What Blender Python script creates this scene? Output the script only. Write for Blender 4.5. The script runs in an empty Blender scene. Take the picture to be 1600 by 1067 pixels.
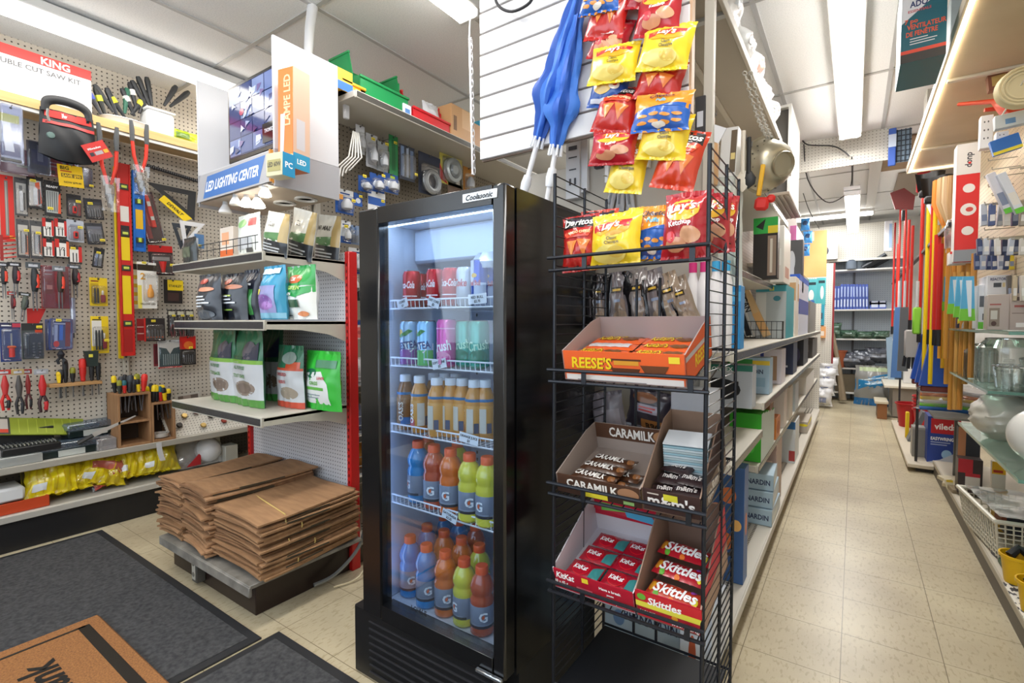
import bpy, bmesh, math, random
from mathutils import Vector, Matrix, Euler, noise
# ------------------------------------------------------------------ camera, world, lights, exposure
SC = bpy.context.scene
COL = SC.collection
PI = math.pi
CAMH = 1.22
FPX = 774.0
YAW = math.atan(535.0 / FPX)
PIT = math.atan(30.0 / FPX)
cd = bpy.data.cameras.new('camera'); cam = bpy.data.objects.new('camera', cd); COL.objects.link(cam)
cd.sensor_width = 36.0; cd.lens = 36.0 * FPX / 1600.0; cd.clip_start = 0.02; cd.clip_end = 60
cam.location = (0, 0, CAMH)
cam.rotation_euler = Euler((PI / 2 - PIT, 0, YAW), 'XYZ')
SC.camera = cam
SC.view_settings.view_transform = 'Standard'
SC.view_settings.look = 'None'
SC.view_settings.gamma = 1.0
SC.view_settings.use_curve_mapping = False
SC.view_settings.exposure = -0.28
w = bpy.data.worlds.new('world'); SC.world = w; w.use_nodes = True
w.node_tree.nodes['Background'].inputs[0].default_value = (0.75, 0.87, 1.0, 1)
w.node_tree.nodes['Background'].inputs[1].default_value = 1.0
SC.cycles.max_bounces = 7; SC.cycles.diffuse_bounces = 4; SC.cycles.glossy_bounces = 3
SC.cycles.transmission_bounces = 4; SC.cycles.transparent_max_bounces = 16
SC.cycles.caustics_reflective = False; SC.cycles.caustics_refractive = False
def area(name, loc, rot, sx, sy, power, color):
    l = bpy.data.lights.new(name, 'AREA'); l.shape = 'RECTANGLE'; l.size = sx; l.size_y = sy; l.energy = power; l.color = color
    o = bpy.data.objects.new(name, l); o.location = loc; o.rotation_euler = rot; COL.objects.link(o); return o
# daylight entering through the shop front window behind the camera
area('daylight_window', (-1.3, -1.42, 1.75), (math.radians(78), 0, 0), 4.2, 1.5, 62, (0.80, 0.90, 1.0))
# light thrown down by the fluorescent tubes (the tubes themselves are built with the ceiling)
area('tube_light_left', (-3.43, 0.6, 2.68), (0, 0, 0), 0.2, 4.0, 17, (1.0, 0.97, 0.92))
area('tube_light_middle', (-1.62, 0.7, 2.68), (0, 0, 0), 0.16, 2.4, 30, (1.0, 0.98, 0.95))
area('tube_light_middle_rear', (-1.62, 4.2, 2.68), (0, 0, 0), 0.16, 2.4, 26, (1.0, 0.98, 0.95))
area('tube_light_aisle', (-0.065, 3.77, 2.68), (0, 0, 0), 0.16, 2.4, 32, (1.0, 0.98, 0.95))
area('tube_light_entrance', (-0.065, 0.2, 2.68), (0, 0, 0), 0.16, 2.4, 24, (1.0, 0.98, 0.95))
area('tube_light_rear', (-0.045, 6.7, 2.34), (0, 0, 0), 0.14, 2.3, 44, (1.0, 0.98, 0.95))

area('tube_light_back_room', (-0.3, 8.7, 2.74), (0, 0, 0), 1.0, 0.16, 26, (0.92, 0.96, 1.0))
# ------------------------------------------------------------------ pixel rays (used to measure where things stand in the room)
_f = Vector((-math.sin(YAW) * math.cos(PIT), math.cos(YAW) * math.cos(PIT), -math.sin(PIT)))
_r = Vector((math.cos(YAW), math.sin(YAW), 0)); _u = _r.cross(_f)
def ray(x, y): return _f + _r * ((x - 800) / FPX) - _u * ((y - 533.5) / FPX)
def onx(x, y, X):
    d = ray(x, y); t = X / d.x; return Vector((X, t * d.y, CAMH + t * d.z))
def ony(x, y, Y):
    d = ray(x, y); t = Y / d.y; return Vector((t * d.x, Y, CAMH + t * d.z))
def onz(x, y, Z):
    d = ray(x, y); t = (Z - CAMH) / d.z; return Vector((t * d.x, t * d.y, Z))

# ------------------------------------------------------------------ materials
_M = {}
def s2l(c): return c / 12.92 if c <= 0.04045 else ((c + 0.055) / 1.055) ** 2.4
def rgb(h):
    h = h.lstrip('#')
    if len(h) == 3: h = ''.join(a * 2 for a in h)
    return tuple(s2l(int(h[i:i + 2], 16) / 255) for i in (0, 2, 4)) + (1,)
def _new(k):
    m = bpy.data.materials.new(k); m.use_nodes = True; _M[k] = m
    return m, m.node_tree, m.node_tree.nodes['Principled BSDF']
def M(c, r=0.5, m=0.0, coat=0.0, tr=0.0):
    k = 'm_%s_%s_%s_%s_%s' % (c, r, m, coat, tr)
    if k in _M: return _M[k]
    mt, nt, b = _new(k)
    b.inputs['Base Color'].default_value = rgb(c); b.inputs['Roughness'].default_value = r
    b.inputs['Metallic'].default_value = m
    if coat: b.inputs['Coat Weight'].default_value = coat; b.inputs['Coat Roughness'].default_value = 0.15
    if tr: b.inputs['Transmission Weight'].default_value = tr; b.inputs['IOR'].default_value = 1.2
    return mt
def EM(c, s):
    k = 'e_%s_%s' % (c, s)
    if k in _M: return _M[k]
    mt, nt, b = _new(k)
    b.inputs['Base Color'].default_value = (0, 0, 0, 1); b.inputs['Emission Color'].default_value = rgb(c); b.inputs['Emission Strength'].default_value = s
    return mt
def CLEAR(c='#ffffff', fac=0.12, r=0.08, haze=0.0, k_=0.5):
    """thin clear plastic or glass: mostly transparent with a gloss, optional milky share"""
    k = 'c_%s_%s_%s_%s_%s' % (c, fac, r, haze, k_)
    if k in _M: return _M[k]
    mt, nt, b = _new(k); nt.nodes.remove(b); out = nt.nodes['Material Output']
    tb = nt.nodes.new('ShaderNodeBsdfTransparent'); tb.inputs[0].default_value = rgb(c)
    gb = nt.nodes.new('ShaderNodeBsdfGlossy'); gb.inputs['Roughness'].default_value = r; gb.inputs[0].default_value = (1, 1, 1, 1)
    lw = nt.nodes.new('ShaderNodeLayerWeight'); lw.inputs[0].default_value = 0.25
    mm = nt.nodes.new('ShaderNodeMath'); mm.operation = 'MULTIPLY_ADD'; mm.inputs[1].default_value = k_; mm.inputs[2].default_value = fac
    nt.links.new(lw.outputs['Fresnel'], mm.inputs[0])
    mx = nt.nodes.new('ShaderNodeMixShader'); nt.links.new(mm.outputs[0], mx.inputs[0])
    src = tb
    if haze:
        df = nt.nodes.new('ShaderNodeBsdfDiffuse'); df.inputs[0].default_value = rgb(c)
        m2 = nt.nodes.new('ShaderNodeMixShader'); m2.inputs[0].default_value = haze
        nt.links.new(tb.outputs[0], m2.inputs[1]); nt.links.new(df.outputs[0], m2.inputs[2]); src = m2
    nt.links.new(src.outputs[0], mx.inputs[1]); nt.links.new(gb.outputs[0], mx.inputs[2]); nt.links.new(mx.outputs[0], out.inputs[0])
    return mt
def NOISY(key, stops, scale, r=0.6, bump=0.0, detail=4, coat=0.0, stretch=(1, 1, 1), obj=True):
    if key in _M: return _M[key]
    mt, nt, b = _new(key); N = nt.nodes.new
    tc = N('ShaderNodeTexCoord'); mp = N('ShaderNodeMapping'); mp.inputs['Scale'].default_value = stretch
    nt.links.new(tc.outputs['Object'], mp.inputs[0])
    nz = N('ShaderNodeTexNoise'); nz.inputs['Scale'].default_value = scale; nz.inputs['Detail'].default_value = detail
    nt.links.new(mp.outputs[0], nz.inputs['Vector'])
    cr = N('ShaderNodeValToRGB'); el = cr.color_ramp.elements
    while len(el) < len(stops): el.new(0.5)
    for e, (p, c) in zip(el, stops): e.position = p; e.color = rgb(c)
    nt.links.new(nz.outputs[0], cr.inputs[0]); nt.links.new(cr.outputs[0], b.inputs['Base Color'])
    b.inputs['Roughness'].default_value = r; b.inputs['Coat Weight'].default_value = coat
    if bump:
        bp = N('ShaderNodeBump'); bp.inputs['Strength'].default_value = bump; bp.inputs['Distance'].default_value = 0.003
        nt.links.new(nz.outputs[0], bp.inputs['Height']); nt.links.new(bp.outputs[0], b.inputs['Normal'])
    return mt
def PEG(key, board, hole, axes, pitch=0.0254, rad=0.13, r=0.55):
    """perforated hardboard: a grid of dark round holes; axes = the two object axes the grid runs along"""
    if key in _M: return _M[key]
    mt, nt, b = _new(key); N = nt.nodes.new; L = nt.links.new
    tc = N('ShaderNodeTexCoord'); sp = N('ShaderNodeSeparateXYZ'); L(tc.outputs['Object'], sp.inputs[0])
    sq = []
    for a in axes:
        d = N('ShaderNodeMath'); d.operation = 'DIVIDE'; d.inputs[1].default_value = pitch; L(sp.outputs[a], d.inputs[0])
        fr = N('ShaderNodeMath'); fr.operation = 'FLOORED_MODULO'; fr.inputs[1].default_value = 1.0; L(d.outputs[0], fr.inputs[0])
        sb = N('ShaderNodeMath'); sb.operation = 'SUBTRACT'; sb.inputs[1].default_value = 0.5; L(fr.outputs[0], sb.inputs[0])
        p = N('ShaderNodeMath'); p.operation = 'POWER'; p.inputs[1].default_value = 2.0
        ab = N('ShaderNodeMath'); ab.operation = 'ABSOLUTE'; L(sb.outputs[0], ab.inputs[0]); L(ab.outputs[0], p.inputs[0]); sq.append(p)
    ad = N('ShaderNodeMath'); ad.operation = 'ADD'; L(sq[0].outputs[0], ad.inputs[0]); L(sq[1].outputs[0], ad.inputs[1])
    lt = N('ShaderNodeMath'); lt.operation = 'LESS_THAN'; lt.inputs[1].default_value = rad * rad; L(ad.outputs[0], lt.inputs[0])
    mx = N('ShaderNodeMix'); mx.data_type = 'RGBA'; mx.inputs[6].default_value = rgb(board); mx.inputs[7].default_value = rgb(hole)
    L(lt.outputs[0], mx.inputs[0]); L(mx.outputs[2], b.inputs['Base Color'])
    b.inputs['Roughness'].default_value = r
    return mt

# ------------------------------------------------------------------ objects
def tag(o, label, cat, group=None):
    o['label'] = label; o['category'] = cat
    if group: o['group'] = group
    return o
def thing(name, label, cat, loc=(0, 0, 0), rz=0.0, group=None, rot=None):
    o = bpy.data.objects.new(name, None); o.empty_display_size = 0.05; COL.objects.link(o)
    o.location = loc; o.rotation_euler = rot if rot else (0, 0, rz)
    return tag(o, label, cat, group)
KIDS = {}
def dup(o, loc=None, rz=None, label=None, rot=None, scale=None, par=None):
    c = o.copy(); COL.objects.link(c)
    if par is not None: c.parent = par
    else:
        if loc is not None: c.location = loc
        if rz is not None: c.rotation_euler = (0, 0, rz)
        if rot is not None: c.rotation_euler = rot
        if scale is not None: c.scale = (scale,) * 3 if not isinstance(scale, tuple) else scale
        if label: c['label'] = label
    for ch in KIDS.get(o.name, []):
        dup(ch, par=c)
    return c
class MB:
    def __init__(s): s.v = []; s.f = []; s.m = []; s.mats = []; s.X = None
    def at(s, loc=(0, 0, 0), rot=(0, 0, 0), sc=1.0):
        S = Matrix.Diagonal((*((sc,) * 3 if not isinstance(sc, tuple) else sc), 1))
        s.X = Matrix.Translation(loc) @ Euler(rot, 'XYZ').to_matrix().to_4x4() @ S; return s
    def off(s): s.X = None; return s
    def mi(s, mat):
        if isinstance(mat, str): mat = M(mat)
        if mat not in s.mats: s.mats.append(mat)
        return s.mats.index(mat)
    def add(s, vs, fs, mat):
        n = len(s.v); X = s.X
        for p in vs:
            p = Vector(p); s.v.append(X @ p if X is not None else p)
        if callable(mat):
            for i, q in enumerate(fs): s.f.append([n + k for k in q]); s.m.append(s.mi(mat(i)))
        else:
            mi = s.mi(mat)
            for q in fs: s.f.append([n + k for k in q]); s.m.append(mi)
        return s
    def box(s, c, d, mat, b=0.0):
        """box with centre c and size d; b chamfers the edges"""
        x, y, z = d[0] / 2, d[1] / 2, d[2] / 2; b = min(b, x * .95, y * .95, z * .95)
        cx, cy, cz = c
        if b <= 0:
            vs = [(cx + i * x, cy + j * y, cz + k * z) for i in (-1, 1) for j in (-1, 1) for k in (-1, 1)]
            return s.add(vs, [(0, 1, 3, 2), (4, 6, 7, 5), (0, 4, 5, 1), (2, 3, 7, 6), (0, 2, 6, 4), (1, 5, 7, 3)], mat)
        vs = []; ix = {}
        for i in (-1, 1):
            for j in (-1, 1):
                for k in (-1, 1):
                    for a in range(3):
                        p = [i * (x - b), j * (y - b), k * (z - b)]; p[a] = (i * x, j * y, k * z)[a]
                        ix[i, j, k, a] = len(vs); vs.append((cx + p[0], cy + p[1], cz + p[2]))
        F = []
        for g in (-1, 1):
            q = [ix[g, -1, -1, 0], ix[g, 1, -1, 0], ix[g, 1, 1, 0], ix[g, -1, 1, 0]]; F.append(q if g > 0 else q[::-1])
            q = [ix[-1, g, -1, 1], ix[1, g, -1, 1], ix[1, g, 1, 1], ix[-1, g, 1, 1]]; F.append(q if g < 0 else q[::-1])
            q = [ix[-1, -1, g, 2], ix[1, -1, g, 2], ix[1, 1, g, 2], ix[-1, 1, g, 2]]; F.append(q if g > 0 else q[::-1])
            for h in (-1, 1):
                q = [ix[g, h, -1, 0], ix[g, h, -1, 1], ix[g, h, 1, 1], ix[g, h, 1, 0]]; F.append(q if g * h > 0 else q[::-1])
                q = [ix[g, -1, h, 0], ix[g, 1, h, 0], ix[g, 1, h, 2], ix[g, -1, h, 2]]; F.append(q if g * h > 0 else q[::-1])
                q = [ix[-1, g, h, 1], ix[-1, g, h, 2], ix[1, g, h, 2], ix[1, g, h, 1]]; F.append(q if g * h > 0 else q[::-1])
                for k in (-1, 1):
                    q = [ix[g, h, k, 0], ix[g, h, k, 1], ix[g, h, k, 2]]; F.append(q if g * h * k > 0 else q[::-1])
        return s.add(vs, F, mat)
    def tube(s, pts, r, mat, n=6, closed=False, caps=True):
        P = [Vector(p) for p in pts]; m = len(P); R = r if isinstance(r, (list, tuple)) else [r] * m
        vs = []; up = None
        for i, p in enumerate(P):
            a = P[(i - 1) % m] if (i > 0 or closed) else p; b = P[(i + 1) % m] if (i < m - 1 or closed) else p
            t = (b - a)
            if t.length < 1e-9: t = Vector((0, 0, 1))
            t.normalize()
            if up is None: up = Vector((0, 0, 1)) if abs(t.z) < 0.9 else Vector((1, 0, 0))
            u = up - t * up.dot(t)
            if u.length < 1e-6: u = t.orthogonal()
            u.normalize(); up = u; w_ = t.cross(u)
            for k in range(n):
                an = 2 * PI * k / n; vs.append(p + (u * math.cos(an) + w_ * math.sin(an)) * R[i])
        F = []
        for i in range(m if closed else m - 1):
            j = (i + 1) % m
            for k in range(n): F.append((i * n + k, i * n + (k + 1) % n, j * n + (k + 1) % n, j * n + k))
        if caps and not closed: F.append(list(range(n))[::-1]); F.append([(m - 1) * n + k for k in range(n)])
        return s.add(vs, F, mat)
    def rod(s, a, b, r, mat, n=6): return s.tube([a, b], r, mat, n)
    def lathe(s, prof, mat, n=16, c=(0, 0, 0), axis='z', sq=1.0):
        vs = []; F = []; mm = []
        for (r, z) in prof:
            for k in range(n):
                a = 2 * PI * k / n; x, y = r * math.cos(a), r * math.sin(a) * sq
                p = (x, y, z) if axis == 'z' else ((x, z, y) if axis == 'y' else (z, x, y))
                vs.append((c[0] + p[0], c[1] + p[1], c[2] + p[2]))
        fl = axis == 'y'
        for i in range(len(prof) - 1):
            for k in range(n):
                q = (i * n + k, i * n + (k + 1) % n, (i + 1) * n + (k + 1) % n, (i + 1) * n + k); F.append(q[::-1] if fl else q); mm.append(i)
        if prof[0][0] > 1e-5: F.append(list(range(n)) if fl else list(range(n))[::-1]); mm.append(0)
        l = len(prof) - 1
        if prof[l][0] > 1e-5: q = [l * n + k for k in range(n)]; F.append(q[::-1] if fl else q); mm.append(l - 1)
        if isinstance(mat, (list, tuple)): return s.add(vs, F, lambda i: mat[min(mm[i], len(mat) - 1)])
        return s.add(vs, F, mat)
    def surf(s, fn, nu, nv, mat, flip=False):
        vs = [fn(i / nu, j / nv) for j in range(nv + 1) for i in range(nu + 1)]
        F = []; uv = []
        for j in range(nv):
            for i in range(nu):
                a = j * (nu + 1) + i; q = (a, a + 1, a + nu + 2, a + nu + 1); F.append(q[::-1] if flip else q); uv.append(((i + .5) / nu, (j + .5) / nv))
        if callable(mat): return s.add(vs, F, lambda i: mat(*uv[i]))
        return s.add(vs, F, mat)
    def prism(s, pts, y0, y1, mat):
        """outline pts (x, z) extruded in y"""
        n = len(pts); vs = [(x, y0, z) for x, z in pts] + [(x, y1, z) for x, z in pts]
        F = [list(range(n)), list(range(n, 2 * n))[::-1]] + [(i, n + i, n + (i + 1) % n, (i + 1) % n) for i in range(n)]
        return s.add(vs, F, mat)
    def mesh(s, name, smooth=0.7):
        me = bpy.data.meshes.new(name); me.from_pydata([tuple(p) for p in s.v], [], s.f)
        for m_ in s.mats: me.materials.append(m_)
        me.polygons.foreach_set('material_index', s.m)
        if smooth:
            me.polygons.foreach_set('use_smooth', [True] * len(s.f)); me.set_sharp_from_angle(angle=smooth)
        me.update(); return me
    def part(s, name, parent, smooth=0.7, label=None):
        o = bpy.data.objects.new(name, s.mesh(name, smooth)); COL.objects.link(o); o.parent = parent
        KIDS.setdefault(parent.name, []).append(o)
        if label: o['label'] = label
        return o
    def thing(s, name, label, cat, loc=(0, 0, 0), rz=0.0, group=None, rot=None, smooth=0.7):
        o = bpy.data.objects.new(name, s.mesh(name, smooth)); COL.objects.link(o)
        o.location = loc; o.rotation_euler = rot if rot else (0, 0, rz)
        return tag(o, label, cat, group)
    def struct(s, name, parent=None, smooth=0.5):
        o = bpy.data.objects.new(name, s.mesh(name, smooth)); COL.objects.link(o)
        if parent: o.parent = parent
        else: o['kind'] = 'structure'
        return o
# ------------------------------------------------------------------ printed artwork: flat shapes and lettering laid on a surface
_TX = {}
def textgeo(st, bold, ital=0.0):
    k = (st, bold, ital)
    if k in _TX: return _TX[k]
    cu = bpy.data.curves.new('lettering', 'FONT'); cu.body = st; cu.size = 1.0; cu.resolution_u = 2; cu.fill_mode = 'BOTH'
    if bold: cu.offset = 0.028
    cu.shear = ital
    o = bpy.data.objects.new('lettering', cu); COL.objects.link(o)
    dg = bpy.context.evaluated_depsgraph_get(); me = o.evaluated_get(dg).to_mesh()
    vs = [(v.co.x, v.co.y) for v in me.vertices]; fs = [tuple(p.vertices) for p in me.polygons]
    o.evaluated_get(dg).to_mesh_clear(); bpy.data.objects.remove(o); bpy.data.curves.remove(cu)
    if not vs: _TX[k] = ([], [], 1.0); return _TX[k]
    x0 = min(v[0] for v in vs); x1 = max(v[0] for v in vs)
    vs = [((x - x0) / 0.729, y / 0.729) for x, y in vs]
    _TX[k] = (vs, fs, (x1 - x0) / 0.729); return _TX[k]
def art(mb, ops, mp, W, H, r=0.5, coat=0.0, off=0.0005, step=0.00012, dn=8):
    """mp(u, v, off) -> point; u,v in 0..1; text height is a share of H"""
    for i, o in enumerate(ops):
        k = o[0]; of = off + step * i + ((0.0024 if dn > 12 else 0.0012) if o[0] == 't' and dn >= 12 else 0)
        if k == 'r':
            _, x0, y0, x1, y1, c = o
            nx = max(1, int(abs(x1 - x0) * dn)); ny = max(1, int(abs(y1 - y0) * dn * 1.25))
            mb.surf(lambda a, b: mp(x0 + (x1 - x0) * a, y0 + (y1 - y0) * b, of), nx, ny, M(c, r, 0, coat))
        elif k in ('e', 'p'):
            if k == 'e':
                _, cx, cy, rx, ry, c = o; N = 18; ring = [(cx + rx * math.cos(2 * PI * a / N), cy + ry * math.sin(2 * PI * a / N)) for a in range(N)]
            else:
                _, ring, c = o
                if len(ring) < 9:
                    rr = []
                    for a in range(len(ring)):
                        p, q = ring[a], ring[(a + 1) % len(ring)]; rr += [(p[0] + (q[0] - p[0]) * t / 3, p[1] + (q[1] - p[1]) * t / 3) for t in range(3)]
                    ring = rr
                cx = sum(p[0] for p in ring) / len(ring); cy = sum(p[1] for p in ring) / len(ring); N = len(ring)
            vs = [mp(cx, cy, of)]; F = []
            G = (0.5, 1.0) if dn < 12 else (0.2, 0.4, 0.6, 0.8, 1.0)
            for g in G:
                for (x, y) in ring: vs.append(mp(cx + (x - cx) * g, cy + (y - cy) * g, of))
            for a in range(N):
                b = (a + 1) % N; F.append((0, 1 + a, 1 + b))
                for q in range(len(G) - 1): F.append((1 + q * N + a, 1 + q * N + N + a, 1 + q * N + N + b, 1 + q * N + b))
            mb.add(vs, F, M(c, r, 0, coat))
        elif k == 't':
            cx, cy, h, st, c = o[1:6]; mw = o[6] if len(o) > 6 else None; rot = o[7] if len(o) > 7 else 0; bold = o[8] if len(o) > 8 else 1; it = o[9] if len(o) > 9 else 0.0
            vs, fs, tw = textgeo(st, bold, it)
            if not vs: continue
            hh = h * H; sx = hh; ca, sa = math.cos(math.radians(rot)), math.sin(math.radians(rot))
            if mw:
                lim = mw * (W if abs(ca) > .7 else H)
                if tw * sx > lim: sx = lim / tw
            out = []
            for x, y in vs:
                X, Y = (x - tw / 2) * sx, (y - 0.5) * hh; X, Y = X * ca - Y * sa, X * sa + Y * ca
                out.append(mp(cx + X / W, cy + Y / H, of))
            mb.add(out, fs, M(c, r, 0, coat))
def flat(W, H, y=0.0, x0=None, z0=0.0):
    x0 = -W / 2 if x0 is None else x0
    return lambda u, v, of: Vector((x0 + u * W, y - of, z0 + v * H))
def sideR(D, H, x, y0=0.0, z0=0.0):
    """face looking to +x of a box: u runs from the front to the back"""
    return lambda u, v, of: Vector((x + of, y0 + u * D, z0 + v * H))
def sideL(D, H, x, y0=0.0, z0=0.0):
    return lambda u, v, of: Vector((x - of, y0 + D - u * D, z0 + v * H))
def topm(W, D, z, y0=0.0):
    return lambda u, v, of: Vector((-W / 2 + u * W, y0 + v * D, z + of))
def pouch(mb, w, h, d, base, ops, seed=0, stand=False, bend=0.0, back=None, wr=1.0, r=0.32, coat=0.3, seal=None, nu=22, nv=28, pinch=0.10):
    """a filled bag: pillow (sealed at both ends) or stand-up; front looks to -y, bottom centre at the origin"""
    so = seed * 7.3
    def D(v):
        if stand: return d * (0.55 + 0.45 * math.sin(min(1, v * 1.6 + .15) * PI / 2)) * max(0.0, 1 - max(0, (v - 0.35) / 0.60) ** 2.2)
        e = 0.07; t = min(1, max(0, (v - e) / (1 - 2 * e))); return d * (max(0.0, math.sin(PI * t)) ** 0.62)
    def wd(v):
        if stand: return w * (1 - 0.04 * math.sin(v * PI) - 0.05 * v)
        return w * (1 - pinch * math.sin(PI * v) ** 0.7)
    def P(u, v, of, sgn=-1):
        s_ = 2 * u - 1; a = max(0.0, 1 - abs(s_) ** 2.4) ** 0.65
        x = s_ * wd(v) / 2; z = v * h
        y = sgn * D(v) / 2 * a
        n = noise.noise(Vector((u * 4 + so, v * 5, sgn * 3))) * 0.5 + noise.noise(Vector((u * 11 + so, v * 4.0, sgn * 3 + 9))) * 0.3
        ed = abs(2 * v - 1) ** 3
        cre = math.sin(u * 34 + so + 3 * noise.noise(Vector((u * 3, v * 3, so)))) * ed
        y += sgn * (n * d * 0.16 * a + cre * d * 0.05 * a) * wr
        x += noise.noise(Vector((so, v * 5, 2))) * w * 0.02 * abs(s_) * wr
        y += bend * v * v * h + noise.noise(Vector((so + 5, v * 2.5, u))) * 0.03 * w * v * wr
        y += sgn * of
        return Vector((x, y, z))
    sl = seal or base
    def mf(u, v):
        if not stand and (v < 0.05 or v > 0.95): return M(sl, r, 0, coat)
        if stand and v > 0.95: return M(sl, r, 0, coat)
        return M(base, r, 0, coat)
    mb.surf(lambda u, v: P(u, v, 0), nu, nv, mf)
    mb.surf(lambda u, v: P(u, v, 0, 1), nu // 2, nv // 2, M(back or base, r, 0, coat), flip=True)
    if stand:
        mb.surf(lambda u, v: P(u, 0, 0, 1 - 2 * v) * 1.0, nu // 2, 2, M(base, r, 0, coat))
    art(mb, ops, lambda u, v, of: P(min(1, max(0, u)), min(1, max(0, v)), of), w, h, r, coat, 0.0016, 0.0003, 24)
    return P
RZ_F, RZ_L, RZ_R = 0.0, PI / 2, -PI / 2     # facing the camera side (-y), facing +x, facing -x
def rnd(seed): return random.Random(seed)
# ================================================================== THE SHOP: floor, ceiling, walls, lamps, shelving
def floor_mat():
    mt, nt, b = _new('vinyl_tile'); N = nt.nodes.new; L = nt.links.new
    tc = N('ShaderNodeTexCoord'); sp = N('ShaderNodeSeparateXYZ'); L(tc.outputs['Object'], sp.inputs[0])
    ln = []
    for ax, o0 in ((0, -0.015), (1, 2.91)):
        a = N('ShaderNodeMath'); a.operation = 'SUBTRACT'; a.inputs[1].default_value = o0; L(sp.outputs[ax], a.inputs[0])
        d = N('ShaderNodeMath'); d.operation = 'DIVIDE'; d.inputs[1].default_value = 0.305; L(a.outputs[0], d.inputs[0])
        p = N('ShaderNodeMath'); p.operation = 'PINGPONG'; p.inputs[1].default_value = 0.5; L(d.outputs[0], p.inputs[0])
        l = N('ShaderNodeMath'); l.operation = 'LESS_THAN'; l.inputs[1].default_value = 0.0045; L(p.outputs[0], l.inputs[0]); ln.append(l)
    mx = N('ShaderNodeMath'); mx.operation = 'MAXIMUM'; L(ln[0].outputs[0], mx.inputs[0]); L(ln[1].outputs[0], mx.inputs[1])
    n1 = N('ShaderNodeTexNoise'); n1.inputs['Scale'].default_value = 2.0; n1.inputs['Detail'].default_value = 6
    n2 = N('ShaderNodeTexNoise'); n2.inputs['Scale'].default_value = 85; n2.inputs['Detail'].default_value = 4
    mp = N('ShaderNodeMapping'); mp.inputs['Scale'].default_value = (1.0, 0.35, 1); L(tc.outputs['Object'], mp.inputs[0]); L(mp.outputs[0], n2.inputs['Vector'])
    L(tc.outputs['Object'], n1.inputs['Vector'])
    cr = N('ShaderNodeValToRGB'); e = cr.color_ramp.elements; e[0].position = 0.32; e[0].color = rgb('#aea085'); e[1].position = 0.68; e[1].color = rgb('#ccc0a2'); L(n1.outputs[0], cr.inputs[0])
    c2 = N('ShaderNodeValToRGB'); e = c2.color_ramp.elements; e[0].position = 0.36; e[0].color = rgb('#c9bea8'); e[1].position = 0.46; e[1].color = rgb('#ffffff'); L(n2.outputs[0], c2.inputs[0])
    m1 = N('ShaderNodeMix'); m1.data_type = 'RGBA'; m1.blend_type = 'MULTIPLY'; m1.inputs[0].default_value = 0.45; L(cr.outputs[0], m1.inputs[6]); L(c2.outputs[0], m1.inputs[7])
    m2 = N('ShaderNodeMix'); m2.data_type = 'RGBA'; m2.inputs[7].default_value = rgb('#75684f'); L(mx.outputs[0], m2.inputs[0]); L(m1.outputs[2], m2.inputs[6])
    L(m2.outputs[2], b.inputs['Base Color']); b.inputs['Roughness'].default_value = 0.33; b.inputs['Specular IOR Level'].default_value = 0.4
    return mt
CEIL = 2.82
XL, XR, YF, YB = -3.95, 1.05, -1.5, 9.62
mb = MB(); mb.box(((XL + XR) / 2, (YF + YB) / 2, -0.05), (XR - XL + .2, YB - YF + .2, 0.1), floor_mat()); mb.struct('floor')
ceil_m = NOISY('ceiling_tile', [(0.3, '#e2e3e4'), (0.55, '#f0f0f0')], 150, 0.85, 0.12)
mb = MB(); mb.box(((XL + XR) / 2, (YF + YB) / 2, CEIL + 0.05), (XR - XL + .2, YB - YF + .2, 0.1), ceil_m); mb.struct('ceiling')
mb = MB()
for k in range(-3, 7):
    x = -2.285 + 0.61 * k
    if XL < x < XR: mb.box((x, (YF + YB) / 2, CEIL - 0.003), (0.024, YB - YF, 0.006), '#bcbcbd')
for k in range(-2, 7):
    y = 1.55 + 1.22 * k
    if YF < y < YB: mb.box(((XL + XR) / 2, y, CEIL - 0.0035), (XR - XL, 0.024, 0.006), '#b5b4b2')
mb.struct('trim_1')
pegL = PEG('pegboard_left', '#d0c8bb', '#4a443c', (1, 2), 0.0270, 0.17)
wallm = NOISY('painted_wall', [(0.3, '#d8d6d0'), (0.7, '#e2e0da')], 6, 0.7)
mb = MB(); mb.box((XL - 0.03, (YF + YB) / 2, CEIL / 2), (0.1, YB - YF, CEIL), pegL); mb.struct('wall_left')
mb = MB(); mb.box((XR + 0.05, (YF + YB) / 2, CEIL / 2), (0.1, YB - YF, CEIL), wallm); mb.struct('wall_right')
mb = MB(); mb.box(((XL + XR) / 2, YB + 0.05, CEIL / 2), (XR - XL + .2, 0.1, CEIL), wallm); mb.struct('wall_back')
# shop front behind the camera: low wall, header and big window
mb = MB(); W = XR - XL + .2; cx = (XL + XR) / 2
mb.box((cx, YF - .06, 0.4), (W, 0.1, 0.8), wallm); mb.box((cx, YF - .06, 2.7), (W, 0.1, 0.26), wallm)
mb.box((XL + .15, YF - .06, 1.69), (.5, 0.1, 1.78), wallm); mb.box((0.95, YF - .06, 1.69), (.4, 0.1, 1.78), wallm); mb.struct('wall_front')
mb = MB()
for x in (-3.52, -2.0, -0.6, 0.72): mb.box((x, YF - .06, 1.69), (0.05, 0.06, 1.76), '#4a4d50')
mb.box((-1.4, YF - .06, 0.83), (4.3, 0.06, 0.05), '#4a4d50'); mb.box((-1.4, YF - .06, 2.545), (4.3, 0.06, 0.05), '#4a4d50')
wf = mb.struct('window_1')
mb = MB(); mb.box((-1.4, YF - .06, 1.69), (4.2, 0.006, 1.7), CLEAR(fac=0.04)); g = mb.struct('window_glass', wf)

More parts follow.
